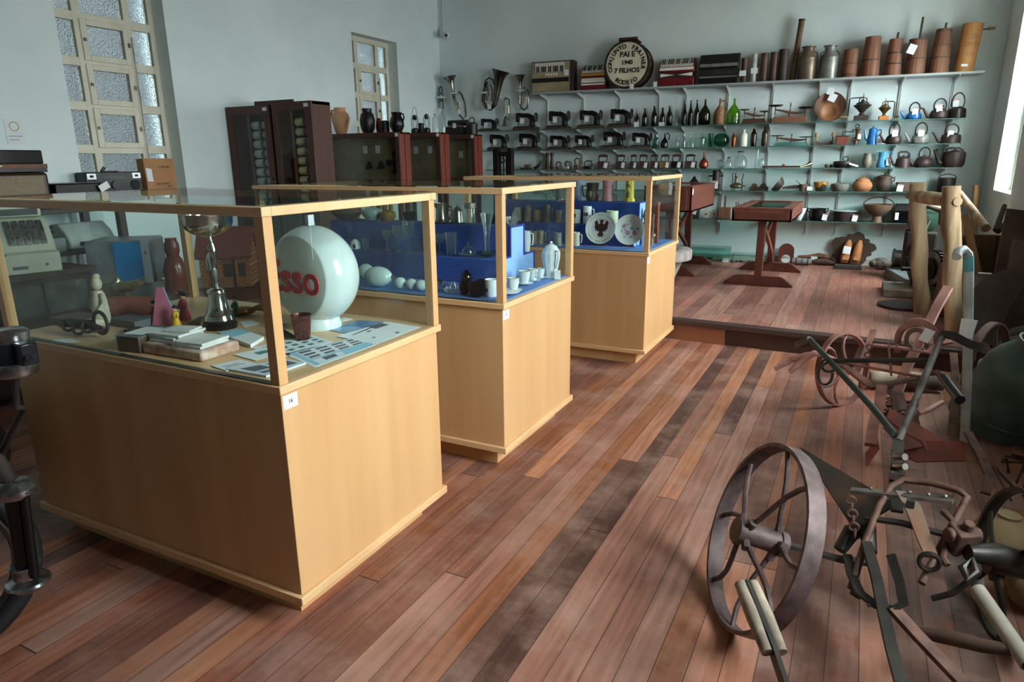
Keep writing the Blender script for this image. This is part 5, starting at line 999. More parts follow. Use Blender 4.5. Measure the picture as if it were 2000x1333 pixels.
CUP = [(.7,0),(.75,.05),(.95,.5),(1,1)]; MUG = [(.95,0),(1,.05),(1,1)]; FLOWER = mat('painted_flowers',(214,70,50),(70,90,170),rough=.4,sc=60)
fl('ink_bottle','dark cobalt blue bottle on the floor of the middle case','bottle',912,525,570,22,BOTTLE['siphon'],G_COBALT,part='bottle_body')
fl('amber_cup','small amber glass cup left of the amber mugs','cup',907,558,580,20,CUP,G_AMBER); fl('amber_cup','amber glass mug with handle at its left','mug',930,556,584,24,MUG,G_AMBER,handle=(-1,.8,.3,1.5)); fl('amber_cup','amber glass mug behind the cup with a blue bird','mug',943,551,579,24,MUG,G_AMBER)
t, R, H = fl('porcelain_cup','white cup painted with a dark bird beside the corner post','cup',961,550,583,28,MUG,WHITEC); MB().box((-R*.6,-R*1.02,H*.3),(-R*.1,-R*.9,H*.5)).build('painted_bird', mat('bird_ink',(40,50,80),rough=.4), t)
fl('crystal_dish','small clear crystal dish left of the crystal bell','dish',862,558,572,30,[(.4,0),(.9,.6),(1,1)],G_CLEAR); fl('crystal_dome','clear crystal reamer left of the amber cup','reamer',886,553,576,22,[(1,0),(1,.15),(.6,.25),(.5,.7),(.1,1)],G_CLEAR,inner_=False); fl('crystal_dish','wide crystal plate in front of the reamer','plate',884,566,577,38,[(.5,0),(.9,.5),(1,1)],G_CLEAR)
t, R, H = fl('silver_lamp','small dark glass vessel at the far left of the crystal','vessel',856,548,560,18,[(.6,0),(1,.4),(.6,.9)],mat('smoke_gold',(96,80,50),rough=.2,metal=.7),inner_=False)
def coffee_cup(label, x, yb, w, h, dec, rz=0):
    p = floor2(x, yb); q = ppm(p); R = w/q/2; H = h/q; t = thing('coffee_cup', label, 'cup', (p.x, p.y, Z2+.0075), rz, 'coffee cups in the middle case')
    MB().lathe([(R*.62,0),(R*.66,.003),(R*.9,H*.5),(R,H),(R*.95,H),(R*.82,H*.4),(.001,.006)],24).build('cup_body', WHITEC, t); MB().ring((0,0,H),R*.985,.0012,'z',24,5).build('gold_rim', GOLD, t)
    MB().tube([(R*.9,0,H*.8),(R*1.4,0,H*.8),(R*1.35,0,H*.4),(R*.8,0,H*.3)],.0035,n=6).build('handle', WHITEC, t)
    if dec: 
        m = MB(); m.ell((R*.15,-R*.9,H*.55),(R*.22,R*.1,H*.18),8,6).ell((R*.4,-R*.82,H*.7),(R*.12,R*.1,H*.12),8,6).build('painted_flower', dec, t)
    s = thing('saucer', 'saucer under the '+label, 'saucer', (p.x, p.y, Z2), 0, 'saucers in the middle case'); MB().lathe([(R*.7,0),(R*.8,.002),(R*1.5,.009),(R*1.5,.0105),(R*.8,.006),(.001,.005)],26).build('saucer_body', WHITEC, s)
coffee_cup('white gold-rimmed cup nearest the corner post', 1003, 570, 23, 24, mat('brown_motif',(110,60,40),rough=.4), 2.2); coffee_cup('large white cup with red and blue flowers', 1024, 556, 24, 24, FLOWER, 2.5); coffee_cup('white cup with grey motif right of the flowered cup', 1041, 550, 20, 22, mat('grey_motif',(150,160,160),rough=.4), -.5); coffee_cup('small white cup with red figures beside the tall coffee pot', 1056, 545, 16, 18, mat('red_motif',(180,50,60),rough=.4), 2)
p = floor2(998, 578); t = thing('saucer', 'greenish white saucer standing alone near the corner post', 'saucer', (p.x-.03,p.y+.03,Z2)); MB().lathe([(.02,0),(.035,.003),(.055,.012),(.055,.014),(.001,.005)],26).build('saucer_body', WHITEC, t)
p = floor2(1068,543)+Vector((.01,.03,0)); q = ppm(p); t = thing('porcelain_coffee_pot', 'tall white panelled porcelain coffee pot with knobbed lid', 'coffee pot', (p.x, p.y, Z2), -.6); H = 70/q; R = 19/q
MB().lathe([(R*.72,0),(R*.66,H*.06),(R*.72,H*.2),(R*.95,H*.5),(R*1.0,H*.68),(R*.8,H*.78),(R*.7,H*.8)],10).build('pot_body', WHITEC, t, ang=15); l = MB().lathe([(R*.72,H*.8),(R*.62,H*.86),(R*.3,H*.91),(R*.12,H*.93)],10).build('lid', WHITEC, t); MB().ell((0,0,H*.965),(R*.17,R*.17,H*.035),8,6).build('lid_knob', WHITEC, l)
MB().tube([(R*.75,0,H*.74),(R*1.35,0,H*.76),(R*1.45,0,H*.55),(R*1.0,0,H*.28)],.006,n=8).build('handle', WHITEC, t); MB().tube([(-R*.85,0,H*.42),(-R*1.15,0,H*.6),(-R*1.25,0,H*.76)],[.012,.009,.007],n=8).build('spout', WHITEC, t)
# back step of the middle case: white jug with a spoon
t, R, H = lathe_thing('porcelain_jug','white porcelain jug with a spoon behind the pale riser panel','jug',1028,450,490,18,1.985,.934,[(.7,0),(1,.5),(.95,.9),(1,1)],WHITEC,handle=(1,.9,.35,1.6)); MB().cyl((0,0,H*.5),(R*1.6,0,H*1.25),.003,n=6).build('spoon', TIN, t)
p = atz(1103,544,Z2); t = thing('price_card', 'small white folded card inside the middle case by the far post', 'card', (p.x-.03,p.y-.03,Z2), .5); MB().prism([(-.015,0),(.015,0),(.002,.045),(-.002,.045)],-.016,.016,'x').build('card_sheet', PAPER, t)

# ---- case 3
YT3, ZT3 = 3.555, 1.1135; YM3, ZM3 = 3.41, .9585
def stein(label, x, yt, yb, w, Y, z, m, typ=MUG, hside=0, grp='steins and mugs in the farthest case'): return lathe_thing('beer_stein', label, 'stein', x, yt, yb, w, Y, z, typ, m, handle=(hside,.85,.25,1.55) if hside else None, grp=grp)
STG = mat('grey_stoneware',(150,150,144),(120,116,108),rough=.35,sc=9); BRG = mat('brown_mottled_glaze',(120,96,72),(176,160,136),rough=.3,sc=14); DKGL = mat('dark_stein_glaze',(52,44,40),(96,84,74),rough=.25,sc=8); PINK = mat('pink_pottery',(206,150,160),(190,128,138),rough=.4,sc=20); YEL = mat('yellow_pottery',(206,190,80),(186,166,62),rough=.4,sc=20); BLW = mat('blue_white_pottery',(180,200,226),(56,90,166),rough=.3,sc=7)
stein('blue and white tall stein on the top step',1129,352,392,18,YT3,ZT3,BLW,[(1,0),(1,.06),(.9,.1),(.88,.85),(.98,.9),(.95,1)]); t, R, H = stein('dark pot bellied stein with an owl badge',1157,360,394,26,YT3,ZT3,DKGL,[(.8,0),(.95,.1),(1,.4),(.85,.7),(.95,.8),(.95,1)],-1); MB().ell((0,-R*.95,H*.4),(R*.22,R*.1,H*.18),8,6).build('owl_badge', mat('badge',(130,120,90),rough=.4), t)
stein('pink pottery stein with footed base',1187,352,396,24,YT3,ZT3,PINK,[(1,0),(1,.1),(.85,.18),(.85,.75),(1,.85),(.95,1)])
t, W, H = inner('pottery_lantern','yellow house shaped pottery stein with owl relief','stein',1229,352,397,21,YT3,ZT3,'steins and mugs in the farthest case'); b = W*.42; MB().lathe([(b*1.25,0),(b*1.25,H*.1),(b,H*.16),(b*.95,H*.9),(b,H)],8).build('stein_body', YEL, t, ang=15); MB().ell((-b*.1,-b*.92,H*.3),(b*.4,b*.12,H*.17),10,8).build('owl_relief', mat('owl_grey',(110,106,60),rough=.6), t); MB().prism([(-b*.55,H*.6),(0,H*.76),(b*.55,H*.6),(b*.45,H*.6),(0,H*.7),(-b*.45,H*.6)],-b*1.15,-b*.9).build('roof_relief', mat('roof_brown',(120,96,40),rough=.6), t)
stein('tall grey metal stein left on the top step',1095,362,392,20,YT3,ZT3,STG,hside=-1)
for i, (x, yt, yb, w, m, hs, lab) in enumerate(((1013,404,430,11,STG,0,'pale slim mug, leftmost on the middle step'),(1031,403,430,13,BRG,0,'brown mottled covered mug second on the middle step'),(1049,408,431,16,mat('ochre_glaze',(130,106,66),(100,80,50),rough=.35),1,'ochre ribbed mug with handle on the middle step'),(1068,398,431,15,DKGL,1,'tall dark and cream mug on the middle step'),(1091,411,434,12,mat('brown_lustre',(116,80,64),(160,130,110),rough=.2),0,'small brown lustre mug on the middle step'),(1126,408,434,16,WHITEC,0,'white mug with a tiny dark figure, middle step'),(1147,401,434,17,WHITEC,1,'white mug with black printed band, middle step'),(1170,414,434,17,STONEW,0,'cream mug behind the eagle plate'),(1195,412,438,24,mat('cream_green',(200,206,176),rough=.4),0,'greenish cream barrel mug behind the plates'))):
    t, R, H = stein(lab, x, yt, yb, w, YM3, ZM3, m, hside=hs)
    if i == 1: MB().lathe([(R,H),(R*.5,H*1.12),(R*.15,H*1.2),(.001,H*1.25)],14).build('lid', TIN, t)
    if i == 5: MB().prism([(-R*.3,H*.35),(0,H*.5),(R*.3,H*.35),(R*.1,H*.55),(R*.35,H*.75),(0,H*.65),(-R*.35,H*.75),(-R*.1,H*.55)],-R*1.04,-R*.98).build('dark_figure', INK, t)
    if i == 6: MB().box((-R*.6,-R*1.03,H*.45),(R*.5,-R*.8,H*.65)).build('printed_band', GREYP, t)
def fl3(name, label, cat, x, yt, yb, w, prof, m, **k): p = atz(x, yb, Z2); return lathe_thing(name, label, cat, x, yt, yb, w, max(p.y, 3.20), Z2, prof, m, **k)
fl3('beer_stein','brown and cream owl mug, left of a pair on the floor','stein',1043,452,476,14,MUG,BRG,grp='steins and mugs in the farthest case'); fl3('beer_stein','brown and cream owl mug with handle, right of a pair on the floor','stein',1055,451,476,14,MUG,BRG,handle=(1,.85,.25,1.6),grp='steins and mugs in the farthest case'); fl3('beer_stein','grey tankard standing on the floor of the farthest case','stein',1090,455,480,16,[(1.1,0),(.9,.15),(.85,1)],STG,grp='steins and mugs in the farthest case'); fl3('beer_stein','white mug with handle left of the eagle plate','stein',1124,454,480,16,MUG,STONEW,handle=(1,.85,.25,1.6),grp='steins and mugs in the farthest case')
def plate(label, x, y, rx, Y, tilt=.25):
    c = aty(x, y, Y); q = ppm(c); R = rx/q; t = thing('painted_plate', label, 'plate', (c.x, Y+.02, Z2+.024), 0, 'painted plates in the farthest case', rot=(-tilt,0,0))
    m = MB(); m.m = TR(0,0,R) @ RX(PI/2); m.lathe([(.001,.0),(R*.62,.0),(R*.7,.006),(R,.02),(R,.023),(R*.68,.011),(R*.6,.006),(.001,.006)],40); m.build('plate_body', WHITEC, t)
    MB().box((-R*.35,-.012,-.008),(R*.35,.03,0)).build('stand', DKWOOD, t)
    return t, R
t, R = plate('white plate with a dark eagle emblem and lettering around the rim', 1170, 447, 31, 3.215)
EAG = mat('eagle_brown',(54,26,20),(84,40,28),rough=.4,sc=40); e = MB(); s = R*.56
E_ = [(0,1.0),(-.14,.98),(-.2,.86),(-.3,.84),(-.16,.74),(-.14,.55),(-.3,.45),(-.5,.75),(-.52,.95),(-.66,1.0),(-.8,.85),(-.82,.6),(-.74,.3),(-.85,.1),(-.7,.08),(-.76,-.15),(-.58,-.1),(-.6,-.38),(-.42,-.22),(-.38,-.42),(-.24,-.28),(-.2,-.45),(-.32,-.6),(-.4,-.75),(-.25,-.8),(-.22,-1.0),(-.05,-.92)]
E_ = E_+[(-x, z) for x, z in E_[::-1]]; E_ = [(x*s, R+z*s) for x, z in E_]
e.prism(E_, -.0068, -.0062); e.build('eagle_emblem', EAG, t)
MB().ring((0,-.0063,R), R*.61, .0012, 'y', 40, 4).build('inner_ring', mat('plate_ring',(150,160,160),rough=.3), t)
for wd, a0, a1, sz in (('IGLS', 150, 122, .14), ('DAS', 104, 84, .14), ('TIROLERHAUS', 72, 18, .14)):
    for i, ch in enumerate(wd):
        a = math.radians(a0+(a1-a0)*i/(len(wd)-1)); o = text('rim_lettering', ch, R*sz, INK, t, (R*.86*math.cos(a), -.018, R+R*.86*math.sin(a)), (0,0,0)); o.rotation_euler = (RY(-(a-PI/2)) @ RX(PI/2)).to_euler()
for wd, a0, a1 in (('RODEIO', 205, 232), ('SANTA CATARINA', 252, 318)):
    for i, ch in enumerate(wd):
        if ch == ' ': continue
        a = math.radians(a0+(a1-a0)*i/(len(wd)-1)); o = text('rim_lettering', ch, R*.13, INK, t, (R*.86*math.cos(a), -.018, R+R*.86*math.sin(a)), (0,0,0)); o.rotation_euler = (RY(-(a+PI/2)) @ RX(PI/2)).to_euler()
t, R = plate('pale plate painted with pink roses and green leaves', 1227, 453, 30, 3.235)
PNK = mat('rose_pink',(206,160,196),(186,134,176),rough=.35,sc=60); GRN = mat('leaf_green',(70,160,130),(110,180,160),rough=.35,sc=40)
def blot(pts, m, nm_):
    b_ = MB()
    for x, z, r in pts: b_.ell((x*R,-.0055,R+z*R),(r*R,.0012,r*R*.85),9,4)
    b_.build(nm_, m, t)
blot([(-.45,.25,.2),(-.15,-.2,.22),(.35,-.2,.2),(.3,-.05,.1),(-.35,.0,.1)],PNK,'roses'); blot([(-.5,.5,.1),(-.05,.6,.08),(.2,.65,.07),(.1,.1,.13),(.5,.1,.12),(-.6,-.1,.1),(.1,-.45,.12),(-.35,-.5,.1),(.62,-.05,.08),(-.2,.35,.07)],GRN,'leaves')
# clock case and carved things at the right end of case 3
p = atz(1296,474,Z2); t = thing('carved_post', 'reddish carved wooden post standing at the right end of the farthest case', 'carved post', (p.x-.05,p.y-.06,Z2)); MB().box((-.022,-.022,0),(.022,.022,.30)).build('post', wood('red_post',(150,72,46),(110,50,34),rough=.4), t, bev=.004); MB().ell((0,-.022,.06),(.008,.006,.012),8,6).build('white_bead', WHITEC, t)
p = atz(1272,478,Z2); t = thing('carved_statuette', 'dark carved wooden statuette beside the reddish post', 'statuette', (p.x-.04,p.y+.0,Z2)); MB().lathe([(.03,0),(.034,.02),(.024,.06),(.03,.12),(.02,.17),(.03,.20),(.022,.24),(.008,.27)],12).build('statuette_body', WOODD, t); MB().box((.02,-.02,0),(.05,.02,.22)).build('backing_board', WOODM, t)
p = atz(1258,482,Z2); t = thing('blue_candle', 'white and blue pattern porcelain cone beside the corner post', 'porcelain cone', (p.x-.01,p.y+.03,Z2)); MB().lathe([(.02,0),(.018,.01),(.012,.12),(.008,.13)],18).build('cone_body', mat('blue_pattern',(226,232,238),(120,160,210),rough=.3,sc=90), t)
t = thing('paper_lantern', 'round tan disc with a white card high inside the farthest case', 'disc', (.062, 3.86, 1.20)); MB().cyl((0,0,0),(0,.012,0),.055,n=24).build('disc', mat('tan_disc',(190,150,110),(160,120,84),rough=.6), t); o = MB().box((.035,-.02,-.05),(.058,-.018,.04)).build('paper_tag', PAPER, t); MB().box((-.002,.004,.05),(.002,.008,.07)).build('hanger', IRON, t)
# ================================================================ left side of the hall
def boxthing(name, label, cat, a, b, m, part='body', bev=.004, rz=0, group=None):
    """axis-aligned box thing from corner a to corner b; the Empty stands at its base centre"""
    c = ((a[0]+b[0])/2, (a[1]+b[1])/2, a[2]); t = thing(name, label, cat, c, rz, group); w, d, h = b[0]-a[0], b[1]-a[1], b[2]-a[2]
    MB().box((-w/2,-d/2,0),(w/2,d/2,h)).build(part, m, t, bev=bev); return t, w, d, h
# ---- two tall cabinets of rolls, standing square to the left wall
ROLL = mat('pale_roll',(206,212,206),(160,166,162),rough=.7,sc=20); ROLLG = mat('cream_roll',(222,216,176),(176,172,138),rough=.7,sc=20); CABG = glass('cabinet_glass',(.90,.93,.92)); CABIN = mat('cabinet_inside',(58,48,40),rough=.9)
def tallcab(label, x0, x1, y, z1, m, n):
    t = thing('roll_cabinet', label, 'cabinet', ((x0+x1)/2, y, 0), 0, 'tall glazed cabinets of rolls'); w = x1-x0; D = .25; d = MB(); f = .075
    MB().box((-w/2,.02,0),(-w/2+.025,D,z1)).box((w/2-.025,.02,0),(w/2,D,z1)).box((-w/2,.02,z1-.03),(w/2,D,z1)).box((-w/2,.02,0),(w/2,D,.25)).build('carcass', DKWOOD, t, bev=.003)
    MB().box((-w/2+.02,D-.02,.2),(w/2-.02,D-.002,z1-.02)).build('back_board', CABIN, t)
    dr = MB().box((-w/2,0,.2),(-w/2+f,.022,z1)).box((w/2-f,0,.2),(w/2,.022,z1)).box((-w/2+f,0,z1-f),(w/2-f,.022,z1)).box((-w/2+f,0,.2),(w/2-f,.022,.28)).build('door', DKWOOD, t, bev=.003)
    MB().box((-w/2+f,.006,.28),(w/2-f,.01,z1-f)).build('glass', CABG, dr); MB().cyl((w/2-.03,0,z1*.66),(w/2-.03,-.025,z1*.66),.009,n=8).build('latch', BRASS, dr)
    MB().box((w/2-.08,-.003,z1-.05),(w/2-.03,0,z1-.02)).build('number_sticker', PAPER, t)
    MB().box((-.05,.035,.28),(-.03,.05,z1-.06)).build('rack_post', WOODM, t)
    for i in range(n):
        z = z1-.17-i*.085; r_ = thing('wrapped_roll', '%s roll in the %s, %s from its top' % ('cream' if 'right' in label else 'grey', label.split(' with')[0], ['first','second','third','fourth','fifth','sixth','seventh','eighth','ninth'][i]), 'roll', ((x0+x1)/2+.03, y+.10, z-.034), 0, 'rolls racked in the tall cabinets')
        MB().cyl((-.06,0,.034),(.16,0,.034),.037,n=14).build('roll_body', ROLLG if 'right' in label else ROLL, r_); MB().cyl((.035,-.0005,.034),(.07,-.0005,.034),.0378,n=14).build('band', mat('roll_band',(60,60,66),rough=.8), r_)
    return t
tallcab('left tall cabinet with a glass door, touching the wall', -4.04, -3.485, 3.44, 1.92, DKWOOD, 8); tallcab('right tall cabinet with a glass door and brown side', -3.455, -2.985, 3.44, 1.935, DKWOOD, 8)
t = thing('wall_board', 'thin pale board behind the top of the tall cabinets', 'board', (-3.99, 3.75, 0)); MB().box((0,0,0),(.5,.02,1.99)).build('board', DKWOOD, t)
# ---- three low glazed cases on legs, one behind the other
REDW = wood('red_wood',(132,62,46),(104,46,36),rough=.4)
def lowcase(label, xr, y, z1):
    t = thing('showcase_cabinet', label, 'cabinet', (xr-.55, y, 0), 0, 'low glazed cabinets along the left wall'); w = 1.1; D = .2; z0 = 1.16
    MB().box((-w/2,.02,z1-.02),(w/2,D,z1)).box((-w/2,.02,z0),(w/2,D,z0+.02)).box((-w/2,.02,z0),(-w/2+.02,D,z1)).box((w/2-.02,.02,z0),(w/2,D*.48,z1)).box((w/2-.02,D*.56,z0),(w/2,D,z1)).build('carcass', REDW, t, bev=.003)
    MB().box((-w/2+.02,D-.02,z0+.02),(w/2-.02,D-.003,z1-.02)).build('back_cloth', mat('case_cloth',(150,138,112),(132,120,96),rough=.9), t)
    dr = MB().box((-w/2,0,z0),(-w/2+.05,.022,z1)).box((w/2-.05,0,z0),(w/2,.022,z1)).box((-w/2+.05,0,z1-.05),(w/2-.05,.022,z1)).box((-w/2+.05,0,z0),(w/2-.05,.022,z0+.05)).build('door', DKWOOD, t, bev=.003); MB().box((-w/2+.05,.006,z0+.05),(w/2-.05,.01,z1-.05)).build('glass', CABG, dr)
    for sx in (-1,1):
        for sy in (.05,D-.03): MB().box((sx*(w/2-.05)-.025,sy-.02,0),(sx*(w/2-.05)+.025,sy+.02,z0)).build('leg', DKWOOD, t)
    MB().box((w/2-.045,-.002,z1-.045),(w/2-.01,0,z1-.01)).build('number_sticker', PAPER, t)
    return t
L1 = lowcase('nearest low glazed cabinet holding a dark iron cross', -2.9, 4.59, 1.705); L2 = lowcase('middle low glazed cabinet topped by black lanterns', -2.9, 5.36, 1.725); L3 = lowcase('far low glazed cabinet topped by a dark typewriter', -2.9, 6.13, 1.725)
for (cx, y, z, lab, xs) in ((-3.05, 4.59, 1.6, 'nearest', (-.33,-.16,.13)), (-3.05, 5.36, 1.6, 'middle', (-.2,.0)), (-3.05, 6.13, 1.55, 'far', (-.25,-.05))):
    for i, dx in enumerate(xs):
        t = thing('paper_slip', 'white slip pinned inside the %s low cabinet, %s' % (lab, ['left one','right one','one above the iron cross'][i] if lab == 'nearest' or i < 2 else ''), 'paper', (cx+dx-.1, y+.17, z-.1), 0, 'paper slips in the low cabinets'); MB().box((-.03,0,0),(.03,.003,.08)).build('sheet', PAPER, t)
t = thing('iron_cross', 'dark iron cross hung inside the nearest low cabinet', 'cross', (-3.07, 4.735, 1.29)); c = MB().box((-.025,-.008,.0),(.025,.012,.21)).box((-.09,-.008,.085),(.09,.012,.135))
for x, z in ((0,.02),(0,.2),(-.085,.11),(.085,.11)): c.cyl((x,-.008,z),(x,.012,z),.035,n=12)
c.build('cross_body', IRON, t)
for i, x in enumerate((-3.42,-3.26)):
    t = thing('iron_fragment', ['small dark iron fragment under the left slip, nearest low cabinet','small dark iron fragment under the middle slip, nearest low cabinet'][i], 'fragment', (x, 4.735, 1.33)); MB().hexa([(-.05,-.01,0),(.05,-.01,.01),(.05,.005,.01),(-.05,.005,0),(-.01,-.01,.08),(.02,-.01,.09),(.02,.005,.09),(-.01,.005,.08)]).build('fragment_body', IRON, t)
# ---- things on top of the low cabinets
def ontop(x, yt, yb, w, Y, z): p = aty(x, yb, Y); q = ppm(p); return (p.x, Y, z), w/q, (yb-yt)/q
def potlike(name, label, cat, x, yt, yb, w, Y, z, prof, m, handle=None, inner_=False):
    loc, W, H = ontop(x, yt, yb, w, Y, z); R = W/2; t = thing(name, label, cat, loc); pr = [(r*R, zz*H) for r, zz in prof]
    MB().lathe(pr+[(pr[-1][0]*.8, pr[-1][1]*.98), (.001, pr[-1][1]*.8)], 20).build('vessel_body', m, t)
    if handle: s = handle; MB().tube([(s*R*.5,0,H*.92),(s*R*1.15,0,H*.9),(s*R*1.25,0,H*.7),(s*R*.95,0,H*.52)],R*.1,n=8).build('handle', m, t)
    return t, R, H
potlike('clay_jug','large tan clay jug with handle at its left','jug',667,213,262,36,4.69,1.705,[(.5,0),(.6,.05),(.95,.5),(1,.62),(.85,.78),(.6,.86),(.62,1)],mat('tan_clay',(196,150,116),(170,124,92),rough=.7,sc=6),-1)
BLKI = mat('black_cast',(30,28,28),rough=.4,metal=.3)
potlike('black_jug','black jug with an upright spout on the nearest low cabinet','jug',719,212,258,30,4.69,1.705,[(.6,0),(.9,.2),(1,.5),(.85,.75),(.6,.85),(.65,1)],BLKI)
potlike('red_pot','small dark red pot behind the black jug','pot',741,228,256,13,4.75,1.705,[(.6,0),(1,.4),(.8,.8),(.5,1)],mat('dark_red',(110,24,28),rough=.4))
potlike('iron_can','black can with a square bail between the two black jugs','can',752,228,258,18,4.68,1.705,[(1,0),(1,.7),(.7,.75)],BLKI)
potlike('black_pitcher','shiny black pitcher with handle at its right','pitcher',776,220,257,28,4.68,1.705,[(.6,0),(1,.3),(.95,.6),(.65,.85),(.75,1)],BLACKG,1)
def lantern(label, x, yt, yb, w, Y, z, tall=0):
    loc, W, H = ontop(x, yt, yb, w, Y, z); R = W/2; t = thing('oil_lantern', label, 'lantern', loc, 0, 'oil lanterns on the low cabinets')
    MB().lathe([(R*.9,0),(R,H*.05),(R*.95,H*.2),(R*.5,H*.28)],16).build('tank', BLKI, t); MB().lathe([(R*.5,H*.28),(R*.72,H*.45),(R*.6,H*.66),(R*.45,H*.72)],16,cap=False).build('glass_chimney', G_CLEAR, t); MB().lathe([(R*.5,H*.72),(R*.62,H*.78),(R*.4,H*.92),(R*.42,H*.95),(.001,H)],16).build('hood', BLKI, t)
    m = MB()
    for s in (-1,1): m.tube([(s*R*.9,0,H*.1),(s*R*1.0,0,H*.4),(s*R*.95,0,H*.8),(s*R*.5,0,H*.95)],R*.08,n=6)
    m.build('frame', BLKI, t)
    if tall: MB().tube([(-R*.8,0,H*.9),(-R*.5,0,H*1.25),(0,0,H*1.42),(R*.5,0,H*1.25),(R*.8,0,H*.9)],.0025,n=5).build('wire_bail', IRON, t)
lantern('black oil lantern with a raised wire bail',811,222,257,16,5.46,1.725,1); lantern('black oil lantern without bail, right of the bailed one',834,221,257,14,5.46,1.725)
potlike('tin_can','low dark tin between the two lanterns','tin',823,238,257,10,5.5,1.725,[(1,0),(1,1)],BLKI)
bt_ = potlike('glass_jar','tall clear preserving jar on the middle low cabinet','jar',852,224,260,14,5.50,1.725,[(1,0),(1,.75),(.6,.85),(.65,1)],G_CLEAR); 
potlike('glass_jar','broad clear jar with wire handle beside the tall one','jar',865,219,260,12,5.46,1.725,[(1,0),(1,.75),(.6,.85),(.6,1)],G_CLEAR)
loc, W, H = ontop(893,228,264,38,6.22,1.725); t = thing('typewriter', 'dark old typewriter on the far low cabinet', 'typewriter', loc); MB().box((-W/2,-.08,0),(W/2,.08,H*.4)).build('body', BLKI, t, bev=.006); MB().cyl((-W*.55,.03,H*.62),(W*.55,.03,H*.62),H*.16,n=12).build('carriage', BLKI, t); k_ = MB()
for i in range(4):
    for j in range(8): k_.cyl((-W*.4+W*.11*j,-.09+.03*i,H*.4+.0),(-W*.4+W*.11*j,-.09+.03*i,H*.44+.008*i),.007,n=6)
k_.build('keys', STEELD, t); card(t,(W*.1,-.1,H*.6),.05,.06)
loc, W, H = ontop(922,232,264,24,6.2,1.725); t = thing('iron_kettle_stand', 'dark iron can with loop at the right end of the far low cabinet', 'can', loc); MB().lathe([(W*.45,0),(W*.48,H*.6),(W*.3,H*.7)],14).build('can_body', BLKI, t); MB().ring((0,0,H*.8),W*.25,.006,'y',14,5).build('loop', IRON, t)
loc, W, H = ontop(890,212,240,16,6.28,1.725+.0); 
# ---- the hidden left end of the glass shelves is closed by a dark press with turned posts
t = thing('wooden_press', 'dark wooden press with spindles between the far low cabinet and the shelves', 'press', (-2.72, 6.55, 0)); 
for x in (-.10,.10): MB().box((x-.035,-.035,0),(x+.035,.035,1.56)).build('post', BLKI, t, bev=.003)
for z in (.5,1.05,1.46): MB().box((-.1,-.03,z),(.1,.03,z+.06)).build('rail', BLKI, t)
for x in (-.04,.0,.04): MB().cyl((x,0,1.1),(x,0,1.47),.01,n=8).build('spindle', IRON, t)
# ---- ledge of the near window: cassette radio and cardboard box
t = thing('cassette_radio', 'black twin speaker cassette radio on the window ledge', 'radio', (-3.955, 2.16, 1.2), PI/2); W, H = .46, .155
MB().box((-W/2,-.06,0),(W/2,.06,H)).build('body', BLACKG, t, bev=.006)
for s in (-1,1):
    MB().box((s*W*.4-.035,-.064,H*.66),(s*W*.4+.035,-.058,H*.93)).build('display_plate', mat('silver_plate',(190,192,196),rough=.3,metal=.5), t); MB().cyl((s*W*.36,-.06,H*.33),(s*W*.36,-.066,H*.33),H*.26,n=20).build('speaker', mat('speaker_mesh',(32,32,34),rough=.8), t)
    MB().box((s*W*.4-.014,-.066,H*.74),(s*W*.4+.014,-.063,H*.85)).build('cassette_window', INK, t)
MB().box((-W*.2,-.063,H*.7),(W*.2,-.058,H*.76)).build('tuning_scale', GREYP, t); MB().cyl((0,-.06,H*.35),(0,-.07,H*.35),H*.22,n=18).build('tape_reel', mat('reel_black',(24,24,26),rough=.4), t)
kb = MB()
for i in range(6): kb.box((-W*.15+i*W*.05,-.03,H),(-W*.12+i*W*.05,.0,H+.008))
kb.build('top_buttons', BLACKG, t); MB().cyl((-.05,.02,H),(-.02,.02,H+.035),.012,n=8).build('antenna_knob', STEELD, t)
t = thing('cardboard_box', 'brown printed cardboard box leaning in the window reveal', 'box', (-3.95, 2.58, 1.2), PI/2, rot=(-.06,0,PI/2)); W, H = .28, .255; CB = mat('cardboard',(176,128,88),(158,112,76),rough=.8,sc=5)
MB().box((-W/2,-.045,.002),(W/2,.045,H)).build('box_body', CB, t, bev=.003); tb = MB().prism([(-W*.46,H*.28),(-W*.46,H*.7),(-W*.28,H*.66),(-W*.28,H*.26)],-.047,-.0455).build('torn_label', PAPER, t)
text('printed_word','CORDIAL',.026,INK,t,(W*.15,-.0465,H*.72),(PI/2,0,0)); text('printed_word','DISTANTE',.028,INK,t,(W*.02,-.0465,H*.18),(PI/2,0,0)); text('printed_word','NIVEL 3',.016,INK,t,(W*.25,-.0465,H*.09),(PI/2,0,0)); dt = MB()
for i in range(6):
    for j in range(4): dt.cbox((-W*.2+i*W*.1,-.0458,H*(.34+.085*j)),(.006,.001,.004))
dt.build('printed_dots', mat('print_brown',(120,70,40),rough=.8), t)
t = thing('wall_notice', 'white notice sheet taped to the left wall', 'notice', (XL+.002, 1.575, 1.645), PI/2); MB().box((-.06,-.002,-.085),(.06,0,.085)).build('sheet', PAPER, t); MB().ring((0,-.0025,.035),.03,.003,'y',20,4).build('seal_print', mat('seal_tan',(190,170,130),rough=.8), t); MB().box((-.045,-.0026,-.035),(.045,-.002,-.028)).box((-.045,-.0026,-.06),(.02,-.002,-.053)).build('print_lines', mat('line_grey',(170,172,176),rough=.8), t)
